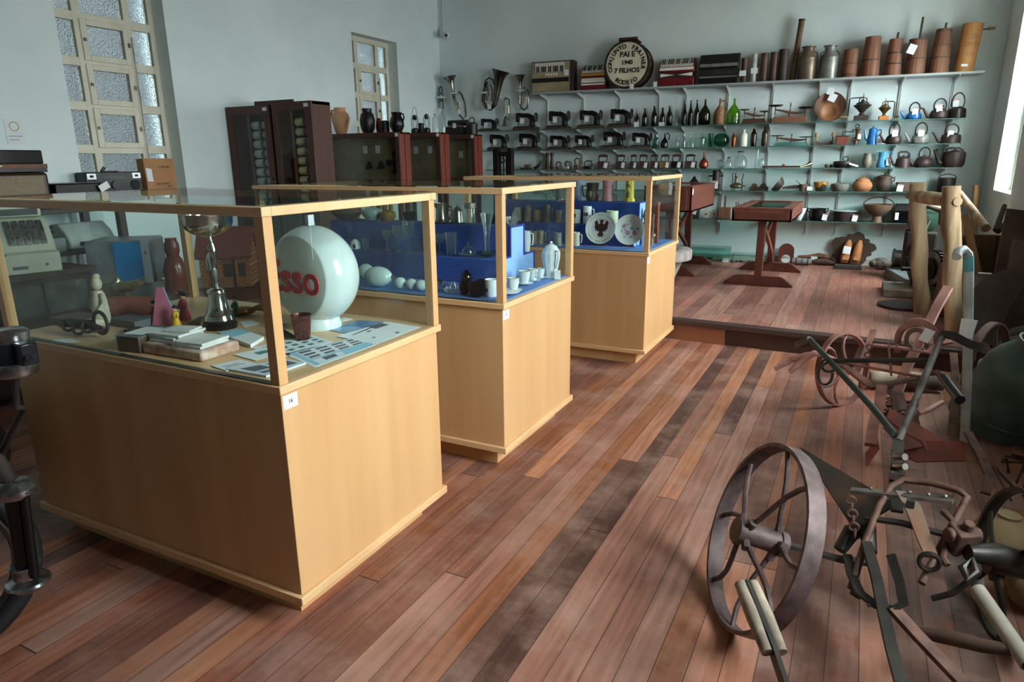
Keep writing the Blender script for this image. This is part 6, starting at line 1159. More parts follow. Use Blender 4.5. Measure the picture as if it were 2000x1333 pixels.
# ---- tall side table along the left wall with radios
t = thing('side_table', 'tall dark open table along the left wall carrying the radios', 'table', (-3.72, .98, 0)); w, d, z1 = .5, 1.9, 1.12
MB().box((-w/2,-d/2,z1-.03),(w/2,d/2,z1)).build('table_top', DKBR, t, bev=.003); MB().box((-w/2,-d/2,.80),(w/2,d/2,.825)).build('shelf', DKBR, t)
for sx in (-1,1):
    for sy in (-1,1): MB().box((sx*(w/2-.03)-.025,sy*(d/2-.03)-.025,0),(sx*(w/2-.03)+.025,sy*(d/2-.03)+.025,z1-.03)).build('leg', DKBR, t)
t, w, d, h = boxthing('tube_radio','brown tube radio with beige speaker cloth under the record player','radio',(-3.93,.98,1.12),(-3.60,1.50,1.365),mat('radio_brown',(58,44,34),rough=.3),bev=.02)
MB().box((w/2,-d/2+.03,h*.42),(w/2+.004,d/2-.04,h*.9)).build('speaker_cloth', mat('radio_cloth',(146,132,112),(128,114,96),rough=.9,sc=60), t); MB().box((w/2,-d/2+.03,h*.1),(w/2+.004,d/2-.1,h*.36)).build('dial_glass', mat('dial',(90,98,104),(150,154,150),rough=.15,sc=30), t); MB().box((w/2+.004,-d*.1,h*.12),(w/2+.006,d*.18,h*.3)).build('keys', KEYW, t)
t, w, d, h = boxthing('record_player','black record player with smoked lid, atop the tube radio','record player',(-3.92,.85,1.366),(-3.58,1.49,1.42),BLACKG); MB().box((-w/2+.01,-d/2+.01,h),(w/2-.01,d/2-.01,h+.09)).build('dust_cover', mat('smoked_lid',(34,32,34),rough=.12), t, bev=.008); MB().box((w/2,-d/2,h*.5),(w/2+.006,d/2,h)).build('wood_trim', WOODM, t); MB().box((w/2+.007,-.02,h*.7),(w/2+.008,.04,h*.85)).build('name_plate', CHROME, t)
t, w, d, h = boxthing('small_radio','small black radio with tan speaker panel and hanging white tag','radio',(-3.90,1.54,1.12),(-3.62,1.92,1.285),BLACKG,bev=.01); MB().box((w/2,-d*.15,0),(w/2+.004,d*.42,h*.55)).build('speaker_cloth', mat('tan_cloth',(176,146,104),(150,122,84),rough=.9,sc=50), t); o = MB().box((-.001,-.04,-.05),(.001,.04,0)).build('paper_tag', PAPER, t); o.location = (w/2+.02,d*.36,h*.95); o.rotation_euler = (.45,0,0); MB().box((-.025,-.003,-.004),(.0,.003,.0)).build('tag_string', PAPER, o)
# ---- desk with the cash register
t = thing('old_desk', 'dark old desk with pale label panels under the cash register', 'desk', (-3.28, .94, 0)); w, d, z1 = .34, .95, .765
MB().box((-w/2,-d/2,z1-.04),(w/2,d/2,z1)).build('desk_top', WOODD, t, bev=.004); MB().box((-w/2+.02,-d/2+.03,.03),(w/2-.02,d/2-.03,z1-.04)).build('desk_body', DKBR, t)
for i in range(3): MB().box((w/2-.02,-d/2+.06+i*.28,.50),(w/2-.012,-d/2+.32+i*.28,.69)).build('glass_panel', mat('panel_grey',(96,100,94),(70,72,70),rough=.25,sc=6), t)
t = thing('cash_register', 'cream old mechanical cash register with curved key panel', 'cash register', (-3.27, 1.05, .767), PI/2-.25); CRM = mat('cream_enamel',(206,208,190),(186,188,170),rough=.3,sc=4); W = .36
MB().prism([(-.17,0),(.15,0),(.16,.10),(.16,.30),(.13,.33),(.02,.33),(-.03,.30),(-.09,.20),(-.12,.13),(-.17,.12)],-W/2,W/2,'x').build('body', CRM, t, bev=.008)
kp = MB(); 
for i in range(5): kp.prism([(-.035,.305),(-.06,.275),(-.095,.205),(-.105,.17),(-.112,.175),(-.1,.22),(-.065,.285),(-.04,.315)],-.06+i*.042,-.028+i*.042,'x')
kp.build('key_slots', mat('slot_metal',(120,122,118),(60,60,58),rough=.25,metal=.7,sc=40), t); MB().box((-W/2+.02,-.01,.335),(W/2-.02,.12,.40)).build('indicator_top', CRM, t, bev=.008); ig = MB().box((-W/2+.04,-.014,.345),(W/2-.04,-.01,.385)).build('indicator_glass', BLACKG, t)
MB().box((-.08,-.172,.03),(.0,-.169,.05)).build('drawer_label', GREYP, t); MB().box((-.155,-.175,.12),(-.10,-.13,.125)).build('slip_slot', BLACKG, t); MB().cyl((.10,-.172,.05),(.10,-.176,.05),.009,n=10).build('lock', CHROME, t); MB().box((-.15,-.11,.19),(-.09,-.05,.215)).build('lever', CRM, t)
# ---- machines on a low table behind the nearest case
t = thing('low_table', 'dark red low table behind the nearest case', 'table', (-2.85, 2.215, 0)); w, d, z1 = 1.15, 1.5, .5; MRN = wood('maroon_table',(88,34,34),(66,24,26),rough=.35)
MB().box((-w/2,-d/2,z1-.04),(w/2,d/2,z1)).build('table_top', MRN, t, bev=.004)
for sx in (-1,1):
    for sy in (-1,1): MB().box((sx*(w/2-.05)-.03,sy*(d/2-.05)-.03,0),(sx*(w/2-.05)+.03,sy*(d/2-.05)+.03,z1-.04)).build('leg', MRN, t)
p = atz(226, 552, .62); t = thing('blue_projector', 'blue fronted metal projector box with silver edges', 'projector', (p.x+.02, p.y+.10, .616), .65); W, D, H = .40, .34, .30
MB().box((-W/2,-D/2,0),(W/2,D/2,H)).build('housing', mat('silver_grey',(150,156,160),(120,126,130),rough=.35,metal=.4), t, bev=.015); MB().box((-.02,-D/2-.008,.02),(W/2-.045,-D/2,H-.012)).build('blue_panel', mat('bright_blue',(24,138,206),(18,116,184),rough=.3), t); MB().box((W/2-.045,-D/2-.01,.01),(W/2+.004,-D/2,H)).build('edge_strip', mat('pale_strip',(170,174,186),rough=.4), t); MB().cyl((W/2-.02,-D/2-.01,H*.72),(W/2-.02,-D/2-.016,H*.72),.008,n=8).build('screw', STEELD, t)
t, w, d, h = boxthing('printer','low grey machine under the blue projector','machine',(p.x-.12,p.y-.06,.501),(p.x+.18,p.y+.26,.614),mat('dark_grey_machine',(84,90,90),(64,70,70),rough=.5),bev=.01); MB().box((w*.1,-d/2-.004,h*.5),(w*.3,-d/2,h*.75)).build('badge', PAPER, t)
t = thing('adding_machine', 'cream covered adding machine behind the blue projector', 'adding machine', (-3.70, 1.72, .826), PI/2); MB().prism([(-.12,0),(.14,0),(.14,.12),(.10,.17),(0,.18),(-.08,.12),(-.12,.06)],-.17,.17,'x').build('cover', mat('pale_cover',(190,196,192),(170,178,174),rough=.4), t, bev=.012); MB().box((-.1,-.125,.02),(.1,-.118,.05)).build('key_row', BLACKG, t)
t = thing('grey_typewriter', 'grey typewriter on the shelf under the radios', 'typewriter', (-3.66, 1.32, .826), PI/2); MB().box((-.17,-.15,0),(.17,.14,.10)).build('body', mat('grey_tw',(112,120,116),rough=.5), t, bev=.01); MB().cyl((-.2,.05,.14),(.2,.05,.14),.025,n=12).build('platen', BLACKG, t)
p = atz(350, 588, .5); t = thing('clay_bottle_figure', 'red brown glazed clay figure bottle behind the case post', 'figure bottle', (p.x, p.y, .501)); q = ppm(p); H = 122/q; R = 22/q
MB().lathe([(R,0),(R*1.02,H*.1),(R*.9,H*.35),(R*.95,H*.5),(R*.72,H*.66),(R*.5,H*.72),(R*.62,H*.80),(R*.6,H*.9),(R*.45,H*.97),(R*.5,H)],18).build('figure_body', mat('glazed_clay',(134,66,50),(98,44,34),rough=.22,sc=8), t)
p = atz(432, 562, .5); q = ppm(p); t = thing('model_house', 'miniature brick house with red tiled roof', 'model house', (p.x, p.y+.10, .501), .62); W, D, H = 92/q, .26, 66/q
k = NT('tiny_bricks'); b_ = k.n('ShaderNodeBsdfPrincipled'); k.l(b_.outputs[0], k.out.inputs[0]); tc = k.n('ShaderNodeTexCoord'); br = k.n('ShaderNodeTexBrick'); mp = k.n('ShaderNodeMapping'); mp.inputs['Rotation'].default_value = (PI/2,0,0); k.l(tc.outputs['Object'], mp.inputs[0]); k.l(mp.outputs[0], br.inputs[0]); br.inputs['Color1'].default_value = lin((190,120,62))+(1,); br.inputs['Color2'].default_value = lin((150,86,48))+(1,); br.inputs['Mortar'].default_value = lin((92,60,40))+(1,); br.inputs['Scale'].default_value = 14; br.inputs['Mortar Size'].default_value = .03; br.inputs['Brick Width'].default_value = .5; br.inputs['Row Height'].default_value = .25; k.l(br.outputs[0], b_.inputs['Base Color']); TB = k.mat
MB().prism([(-D/2,0),(D/2,0),(D/2,H),(0,H*1.6),(-D/2,H)],-W/2,W/2,'x').build('walls', TB, t)
rf = MB()
for s in (-1,1): rf.hexa([(-W*.56,s*D*.64,H*.88),(W*.56,s*D*.64,H*.88),(W*.56,0,H*1.66),(-W*.56,0,H*1.66),(-W*.56,s*D*.64,H*.96),(W*.56,s*D*.64,H*.96),(W*.56,0,H*1.76),(-W*.56,0,H*1.76)])
rf.build('roof', mat('tiny_tiles',(130,60,48),(96,42,36),rough=.8,sc=50,stretch=(1,4,1)), t)
for x0, x1, z0, z1, nm_ in ((-W*.02,W*.13,H*.34,H*.72,'window'),(W*.28,W*.4,H*.34,H*.74,'window'),(-W*.30,-W*.16,0,H*.66,'door')): MB().box((x0,-D/2-.004,z0),(x1,-D/2+.002,z1)).build(nm_, DKBR, t)
MB().box((W*.17,-D/2-.006,0),(W*.2,-D/2,H)).build('corner_board', DKBR, t); MB().box((-W*.55,-D*.62,-.0),(W*.55,D*.62,.008)).build('base_board', DKBR, t)
# ---- old machine cut by the lower left edge of the picture
t = thing('motor_bicycle', 'old black machine with chrome collars cut off by the left edge', 'machine', (-.98, -.30, 0)); L = lambda x, y, Y: Vector(aty(x, y, Y))-Vector((-.98,-.30,0)); CHR = mat('worn_chrome',(170,172,174),(110,112,116),rough=.2,metal=.95,sc=30)
ax = Vector((.35,.94,0)).normalized()
wh = MB(); wh.m = TR(.14,-.30,.30) @ RZ(math.atan2(ax.y,ax.x)-PI/2) @ RY(PI/2); 
wh.ring((0,0,0), .27, .032, 'z', 40, 10); wh.build('tyre', mat('tyre_black',(16,16,18),rough=.6), t)
wr = MB(); wr.m = wh.m; wr.ring((0,0,0), .235, .012, 'z', 40, 8); wr.lathe([(.03,-.05),(.03,.05)],14).build('wheel_rim', IRON, t)
a, b_, c = L(30,960,-.42), L(52,1120,-.42), L(60,1170,-.42)
MB().tube([a,(a+b_)/2,b_],[.03,.026,.028],n=12).build('fork_tube', BLACKG, t); MB().tube([a+Vector((.045,0,.01)),b_+Vector((.04,0,0))],.012,n=10).build('stay_rod', BLACKG, t)
m = MB(); m.m = TR(*a); m.lathe([(.05,-.01),(.056,0),(.056,.014),(.04,.03),(.03,.035)],20); m.build('upper_collar', CHR, t)
m = MB(); m.m = TR(*b_); m.lathe([(.034,-.05),(.05,-.04),(.058,-.028),(.055,-.02),(.034,-.01),(.032,.02),(.04,.025),(.04,.03)],20); m.build('lower_collar', CHR, t)
e = L(22,690,-.42); m = MB(); m.m = TR(*e); m.lathe([(.05,-.055),(.053,-.05),(.05,-.02)],22,cap=False).build('perforated_ring', CHR, t); m = MB(); m.m = TR(*e); m.lathe([(.001,-.02),(.052,-.02),(.054,.02),(.05,.03),(.001,.03)],22).build('lamp_body', mat('navy_black',(16,18,26),rough=.25), t); m = MB(); m.m = TR(*e); m.lathe([(.044,.03),(.046,.055),(.036,.062),(.001,.064)],22).build('lamp_cap', CHR, t)
MB().box(e+Vector((.045,-.02,-.02)),e+Vector((.085,.02,.035))).build('clamp_block', mat('navy_black',(16,18,26)), t, bev=.004); MB().cyl(e+Vector((.085,0,.0)),e+Vector((.095,-.01,.0)),.008,n=8).build('clamp_screw', CHR, t)
MB().tube([e+Vector((.0,0,-.05)),e+Vector((-.03,.0,-.15)),e+Vector((-.10,.05,-.18)),L(-20,930,-.40),a+Vector((-.06,0,.08)),a],[.01,.008,.008,.012,.02,.026],n=10).build('steering_stem', IRON, t)
MB().tube([(-.45,.05,.45),(-.25,.0,.62),(-.1,-.08,.60),L(-30,950,-.40)],[.03,.04,.04,.03],n=10).build('frame_tube', BLACKG, t); MB().ell((-.45,.1,.42),(.2,.14,.2)).build('engine_case', IRON, t)
MB().cyl((-.45,.1,.0),(-.45,.1,.25),.035,n=10).build('stand', IRON, t)
# ================================================================ raised floor: tables, trough, things along the back wall
TBL = wood('table_red',(124,66,52),(96,48,38),rough=.42,axis='y'); TBLD = wood('table_red_dark',(104,54,42),(80,40,32),rough=.42)
def showtable(label, x0, x1, y0, y1, z0, z1, feet, glass_top=True, open_frame=True, rz=0.0):
    c = ((x0+x1)/2, (y0+y1)/2, PZ); t = thing('trestle_showcase', label, 'display table', c, rz, 'trestle display tables'); w, d = x1-x0, y1-y0; a, b_ = z0-PZ, z1-PZ
    f = .055
    MB().box((-w/2,-d/2,a),(w/2,-d/2+.02,b_)).box((-w/2,d/2-.02,a),(w/2,d/2,b_)).box((-w/2,-d/2,a),(-w/2+.02,d/2,b_)).box((w/2-.02,-d/2,a),(w/2,d/2,b_)).box((-w/2,-d/2,a),(w/2,d/2,a+.02)).build('case_box', TBL, t, bev=.003)
    MB().box((-w/2-.004,-d/2-.004,b_-.004),(w/2+.004,-d/2+f,b_+.014)).box((-w/2-.004,d/2-f,b_-.004),(w/2+.004,d/2+.004,b_+.014)).box((-w/2-.004,-d/2+f,b_-.004),(-w/2+f*1.6,d/2-f,b_+.014)).box((w/2-f*1.6,-d/2+f,b_-.004),(w/2+.004,d/2-f,b_+.014)).build('lid_frame', TBL, t, bev=.003)
    MB().box((-w/2+f,-d/2+f,b_+.002),(w/2-f,d/2-f,b_+.006)).build('lid_glass', GLT, t); MB().box((-w/2+.02,-d/2+.02,a+.02),(w/2-.02,d/2-.02,a+.03)).build('lining', mat('dark_lining',(40,36,34),rough=.9), t)
    MB().box((-w/2+.03,-d/2-.012,a+.015),(w/2-.05,-d/2,b_-.03)).build('drawer_front', TBLD, t, bev=.003)
    for s in (-1,1):
        y = s*(d/2-.14); MB().box((-.036,y-.03,.06),(.036,y+.03,a)).build('post', TBLD, t, bev=.003)
        MB().prism([(-feet,0),(feet,0),(feet,.02),(feet*.72,.09),(feet*.6,.10),(-feet*.6,.10),(-feet*.72,.09),(-feet,.02)],y-.028,y+.028,'y').build('foot', TBLD, t, bev=.003)
    for s in (-1,1): MB().tube([(s*.012,-s*(d/2-.16),a-.06),(s*.03,-s*d*.2,a*.72),(s*.03,s*d*.2,a*.38),(s*.012,s*(d/2-.17),.13)],1,flat=(.03,.045)).build('cross_brace', TBL, t)
    return t
showtable('near trestle display table with a glass lid, standing free', .27, .82, 5.68, 6.95, .815, .93, .33)
t = showtable('far trestle display table half hidden by the farthest case', -.70, -.19, 5.95, 7.16, .865, 1.12, .30)
MB().box((.255,-.595,.88),(.258,-.555,.94)).build('number_sticker', PAPER, t)
for x, y, lab in ((.44,6.1,'dark object with brown core under the glass lid of the near trestle table'),):
    t = thing('ammonite', lab, 'relic', (.58,6.2,.851)); MB().lathe([(.10,0),(.12,.02),(.08,.05),(.001,.055)],18).build('relic_body', IRON, t); MB().cyl((.0,0,.05),(.0,0,.08),.02,n=10).build('core', COPPER, t)
t = thing('coin_tray', 'tray of small metal pieces under the lid of the near trestle table', 'tray', (.42,6.4,.849)); MB().box((-.06,-.2,0),(.06,.2,.012)).build('tray', mat('tray_grey',(120,122,112),(70,70,64),rough=.5,sc=60), t)
# stone trough
p = atz(1322,573,PZ); t = thing('stone_mortar', 'grey stone trough with a wide rim behind the farthest case', 'stone trough', (-.36, 5.25, PZ)); ST = mat('grey_stone_rough',(168,160,156),(130,122,120),rough=.9,sc=14,bump=.4)
MB().lathe([(.13,0),(.16,.02),(.25,.24),(.27,.29),(.345,.30),(.35,.31),(.35,.385),(.335,.40),(.2,.395),(.17,.37),(.12,.2),(.001,.18)],26).build('trough_body', ST, t, ang=50)
# along the foot of the back wall
def base(x, y, off): p = onwall(x, y, off); return (p.x, wall_y(p.x)-off, PZ)
GRN_G = glass('green_sheet_glass',(.74,.88,.84),edge=.5,ecol=(.3,.5,.47))
def wallspan(x0, x1, y): a, b_ = onwall(x0, y, .2), onwall(x1, y, .2); return (b_-a).length
def wallthing(name, label, cat, x0, x1, yt, yb, off=.16, grp=None):
    c = base((x0+x1)/2, yb, off); q = ppm(Vector(c)); return thing(name, label, cat, c, WROT, grp), (x1-x0)/q, (yb-yt)/q
t, w, h = wallthing('glass_shelf_box','long green glass display box at the foot of the back wall','glass box',1328,1425,463,489); 
MB().box((-w/2,-.14,h*.35),(w/2,.14,h*.42)).box((-w/2,-.14,h*.42),(w/2,-.134,h)).box((-w/2,-.14,h),(w/2,.14,h+.006)).box((w/2-.006,-.134,h*.42),(w/2,.14,h)).build('glass_sheets', GRN_G, t)
for s in (-.36,.42): MB().box((w*s-.035,-.1,0),(w*s+.035,.1,h*.35)).build('white_block', WHITEC, t)
t, w, h = wallthing('glass_shelf_box','low green glass sheet over small stones, right of the glass box','glass box',1432,1506,479,497); MB().box((-w/2,-.14,h*.8),(w/2,.14,h*.9)).build('glass_sheet', GRN_G, t)
for s in (-.48,.48): MB().box((w*s-.012,-.1,0),(w*s+.012,.1,h*.8)).build('glass_foot', GRN_G, t)
for i in range(9):
    x = 1432+i*8; c = base(x, 497, .22); t = thing('stone_sample', 'small stone under the low glass sheet, number %s from its left end' % ['one','two','three','four','five','six','seven','eight','nine'][i], 'stone', c, 0, 'small stones under the glass sheet'); s_ = .016+.006*random.random(); MB().ell((0,0,s_*.8),(s_*1.2,s_,s_*.8),8,6).build('stone_body', mat('stone_%d' % (i%3), [(120,110,80),(90,86,84),(70,66,60)][i%3], rough=.8), t)
t, w, h = wallthing('metal_plough_part','dark metal rod under the green glass box','metal rod',1365,1382,480,490,.2); MB().cyl((-.12,0,.03),(.12,.02,.03),.012,n=8).build('rod', STEELD, t)
t, w, h = wallthing('arched_board','reddish arched board with a half round opening','arched board',1521,1549,464,502,.10); A = [(-w/2,0)]+[(w/2*math.cos(a),h-w/2+w/2*math.sin(a)) for a in [PI-PI*i/12 for i in range(13)]]+[(w/2,0),(w*.3,0)]+[(w*.3*math.cos(a),h*.22+w*.3*math.sin(a)) for a in [PI*i/10 for i in range(11)]]+[(-w*.3,0)]
MB().prism(A,-.02,.02).build('board', TBLD, t); MB().prism([(w*.29*math.cos(a),h*.22+w*.29*math.sin(a)) for a in [PI+PI*i/10 for i in range(11)]],-.015,.0).build('white_card', PAPER, t)
t, w, h = wallthing('wrapped_bundle','grey cloth wrapped bundle lying by the arched board','bundle',1549,1584,492,506,.22); MB().tube([(-w/2,0,h*.5),(-w*.2,0,h*.5),(w*.2,0,h*.5),(w/2,0,h*.5)],[h*.4,h*.5,h*.48,h*.42],n=14).build('bundle_body', mat('grey_cloth',(140,140,138),(104,104,104),rough=.9,sc=30,bump=.5), t)
for s in (-.3,0,.3): MB().ring((w*s,0,h*.5),h*.5,.004,'x',16,4).build('tie', INK, t)
t, w, h = wallthing('wooden_yoke','long curved brown wooden yoke along the wall','yoke',1560,1624,486,503,.07); MB().tube([(-w/2,0,h*.7),(-w*.2,0,h*.75),(w*.1,0,h*.95),(w*.35,0,h*.8),(w*.5,0,h*.3)],[.02,.028,.035,.03,.02],n=10).build('yoke_body', WOODM, t); MB().box((-w*.12,-.05,h*.5),(w*.06,-.04,h*.9)).build('paper_tag', PAPER, t)
t, w, h = wallthing('worn_log','short worn brown log in front of the yoke','log',1592,1628,499,509,.16); MB().tube([(-w/2,0,.04),(0,0,.045),(w/2,0,.03)],[.03,.042,.02],n=10).build('log_body', WOODD, t)
# big leather shield with the clogs
t, w, h = wallthing('leather_hide','large ragged dark leather hide leaning on the wall','leather hide',1622,1702,446,510,.05); pts = []
for i in range(56):
    a = 2*PI*i/56; r_ = .5*(1+.10*math.sin(5*a+1)+.05*math.sin(11*a)+.04*math.sin(17*a+2)); pts.append((w*r_*math.cos(a)*.92, h*.5+h*r_*math.sin(a)*.92))
MB().prism(pts,-.012,.012).build('hide', mat('dark_leather',(96,74,58),(62,46,38),rough=.75,sc=5,bump=.2), t)
for i, (dx, lab) in enumerate(((-.07,'left wooden clog leaning on the dark hide, with a white round card'),(.045,'right wooden clog leaning on the dark hide'))):
    c = base(1662,506,.10); t = thing('wooden_clog', lab, 'clog', (c[0]+dx,c[1]-.10,PZ+.05), WROT, rot=(-.35,.15,WROT)); CL = wood('clog_tan',(200,136,90),(176,112,70),rough=.6)
    MB().tube([(0,0,.0),(.0,0,.06),(.0,0,.14),(0,0,.22),(0,0,.27)],[.035,.05,.045,.04,.02],n=12).build('sole', CL, t); MB().box((-.03,-.055,.02),(.03,-.03,.06)).build('heel', CL, t)
    if i == 0: MB().box((-.045,-.056,.09),(.035,-.052,.18)).build('paper_card', PAPER, t)
t, w, h = wallthing('dark_tray','dark speckled slab under the clogs','slab',1633,1680,508,516,.36); MB().box((-w/2,-.06,0),(w/2,.06,.045)).build('slab', mat('speckled_black',(50,48,50),(90,90,90),rough=.7,sc=80), t, bev=.004)
t = thing('white_card', 'white card leaning above the two clogs', 'card', (lambda c:(c[0],c[1]+.03,PZ+.33))(base(1664,470,.07)), WROT); MB().box((-.04,0,0),(.04,.004,.05)).build('card_sheet', PAPER, t)
t, w, h = wallthing('carved_mask','grey carved stone head lying by the wall','carving',1697,1743,490,516,.28); MB().ell((0,0,h*.45),(w*.42,.10,h*.42),14,10).ell((-w*.3,-.02,h*.4),(w*.16,.08,h*.3),10,8).build('carving_body', mat('mask_grey',(150,140,130),(76,70,66),rough=.9,sc=16,bump=.9), t)
t, w, h = wallthing('iron_drum','black iron drum with flanges against the wall','drum',1746,1778,468,506,.2); m = MB().cyl((-w*.4,0,h*.55),(w*.4,0,h*.55),h*.42,n=24); m.cyl((-w*.5,0,h*.55),(-w*.42,0,h*.55),h*.5,n=24).cyl((w*.42,0,h*.55),(w*.5,0,h*.55),h*.5,n=24).build('drum_body', IRON, t); MB().box((-w*.5,-.08,0),(w*.5,.08,h*.12)).build('drum_base', WOODD, t)
# grey-blue box on the raised floor
a = atz(1785,579,PZ); b_ = atz(1727,540,PZ); ang = math.atan2(b_.y-a.y, b_.x-a.x); t = thing('painted_beam', 'grey-blue painted wooden block on the raised floor', 'block', (a.x, a.y, PZ), ang); Ln = (b_-a).length; MB().box((-.02,-.18,0),(Ln,.0,.10)).build('block', mat('grey_blue_wood',(126,138,140),(96,110,116),rough=.7,sc=10,stretch=(.2,1,1)), t, bev=.006); MB().box((Ln*.85,.0,.03),(Ln*.88,.012,.06)).build('peg', WOODL, t)
# frame of two peeled logs joined by a rail
LOG = mat('peeled_log',(196,172,138),(116,92,68),rough=.8,sc=9,stretch=(1,1,.12),bump=.35)
t = thing('log_frame', 'frame of two peeled log posts joined by a round rail', 'log frame', (1.87, 4.66, PZ)); B = Vector((1.87,4.66,PZ))
lp = aty(1800,612,5.03); lp.z = PZ; lt = aty(1791,357,5.03); rp = aty(1863,655,4.30); rp.z = PZ; rt = aty(1857,364,4.30)
for nm_, p0, p1 in (('post', lp, lt), ('post', rp, rt)):
    n_ = 9; pts = [p0.lerp(p1, i/(n_-1))+Vector((.006*math.sin(i*1.7),.006*math.cos(i*2.1),0))-B for i in range(n_)]; MB().tube(pts, [.058+.005*math.sin(i*2.3) for i in range(n_)], n=12).build(nm_, LOG, t)
ra, rb = lt+Vector((-.04,.03,-.10)), rt+Vector((.05,-.06,-.10)); rr = [ra.lerp(rb, i/4)-B for i in range(5)]; MB().tube(rr, [.03,.046,.05,.044,.03], n=10).build('rail', LOG, t)
# ================================================================ farm tools on the right
PINKI = mat('pinkish_rust_paint',(150,100,90),(112,72,64),rough=.6,sc=14,bump=.1); REDI = mat('rust_red_paint',(128,58,44),(92,44,36),rough=.55,sc=9); DKST = mat('dark_plough_steel',(58,54,50),(38,34,32),rough=.45,metal=.5,sc=10,bump=.1); GREYI = mat('bare_grey_steel',(150,146,142),(96,90,88),rough=.35,metal=.8,sc=12); LTST = mat('light_grey_paint',(184,188,190),(150,154,156),rough=.45,sc=8); RWHEEL = mat('wheel_rust',(92,74,74),(62,48,48),rough=.6,metal=.35,sc=20,bump=.25); OLDW = mat('weathered_handle',(160,146,128),(84,72,62),rough=.8,sc=10,stretch=(1,1,.2),bump=.2)
def wheel(par, c, b, tilt, R, wd, m, spokes, nm='wheel', hub=.12, hr=.035, curve=.25, sr=.0085):
    n = Vector((math.cos(b)*math.cos(tilt), math.sin(b)*math.cos(tilt), math.sin(tilt))); q = n.to_track_quat('X', 'Z').to_matrix().to_4x4(); q.translation = c
    w_ = MB(); w_.m = q; w_.ring((0,0,0), R, .006, 'x', 48, 4, flat=(.012, wd)); o = w_.build(nm, m, par)
    h_ = MB(); h_.m = q; h_.cyl((-hub/2,0,0),(hub/2,0,0),hr,n=16).cyl((-hub*.62,0,0),(-hub*.45,0,0),hr*1.15,n=16).cyl((hub*.45,0,0),(hub*.62,0,0),hr*1.15,n=16).build('hub', m, o)
    for i in range(spokes):
        a = 2*PI*i/spokes+.3; s = hub*.4*(1 if i % 2 else -1); e = MB(); e.m = q; pts = []
        for k_ in range(6):
            f = k_/5; r_ = hr*.8+(R-hr*.8)*f; aa = a+curve*math.sin(PI*f)*(1 if i % 2 else -1)*.6; pts.append((s*(1-f)**1.3, r_*math.cos(aa), r_*math.sin(aa)))
        e.tube(pts, sr, n=7).cyl((s,0,0),(s,hr*1.7*math.cos(a),hr*1.7*math.sin(a)),sr*1.6,n=8).build('spoke', m, o)
    return o
def mk(name, label, cat, loc, group=None):
    t = thing(name, label, cat, loc, 0, group); B = Vector(loc); return t, (lambda x, y, Y: aty(x, y, Y)-B), B
# ---- foreground plough with the big spoked wheel
t, P, B = mk('horse_plough', 'iron horse plough with one large and one small spoked wheel', 'plough', (1.55, .85, 0))
wheel(t, Vector((1.229,.687,.285))-B, -2.688, .34, .288, .052, RWHEEL, 8, hub=.13, hr=.034)
MB().tube([Vector((1.229,.687,.285))-B, P(1640,1093,.86), P(1700,1100,.95)], 1, flat=(.03,.012)).build('axle_bar', DKST, t)
# share and mouldboard
A_, B_, C_, D_ = P(1562,873,1.45), P(1752,985,1.12), P(1668,1035,1.0), P(1650,1005,1.03)
mb = MB(); nrm = (B_-A_).cross(C_-A_).normalized()*.006; mb.add([A_,B_,C_,D_,A_+nrm,B_+nrm,C_+nrm,D_+nrm],[(0,1,2,3),(4,7,6,5),(0,4,5,1),(1,5,6,2),(2,6,7,3),(3,7,4,0)]); mb.build('mouldboard', mat('plough_plate',(52,46,42),(92,64,46),rough=.45,metal=.5,sc=5,lo=.5,hi=.75), t)
# beam standing up to the two handles
J = P(1755,862,1.30); MB().tube([P(1752,1000,1.05), P(1748,940,1.16), J],1,flat=(.035,.014)).build('beam', DKST, t)
bl = MB()
for y in (893,912): bl.cyl(P(1748,y,1.2),P(1768,y,1.16),.012,n=8)
bl.box(P(1752,930,1.15)-Vector((.02,.012,.012)),P(1752,930,1.15)+Vector((.02,.012,.012))); bl.build('clamp_bolts', GREYI, t)
ax, ay = P(1582,664,1.95), P(1620,705,1.85)
MB().tube([P(1748,850,1.32), P(1700,792,1.5), ay, ax], .0125, n=10).build('handle_rod', mat('dark_green_tube',(48,58,54),(34,40,38),rough=.4,metal=.3), t)
MB().cyl(ax, P(1556,676,1.98), .018, n=12).build('grip', WOODD, t)
MB().tube([J, J.lerp(P(1838,660,1.85),.5), P(1838,660,1.85)], .0125, n=10).build('handle_rod', GREYI, t); MB().tube([P(1838,662,1.85),P(1843,653,1.86),P(1862,656,1.84),P(1892,672,1.8),P(1922,682,1.74)],1,flat=(.03,.016)).build('bent_handle', DKST, t)
MB().cyl(ay, P(1813,704,1.75), .010, n=8).build('cross_rod', DKST, t); MB().ring(ay+Vector((0,0,-.02)),.03,.006,'y',14,6).build('ring', DKST, t)
MB().tube([ay]+[P(1612+14*math.cos(a),732+20*math.sin(a),1.83) for a in [PI*1.25-PI*1.3*i/8 for i in range(9)]], .006, n=6).build('hook', DKST, t)
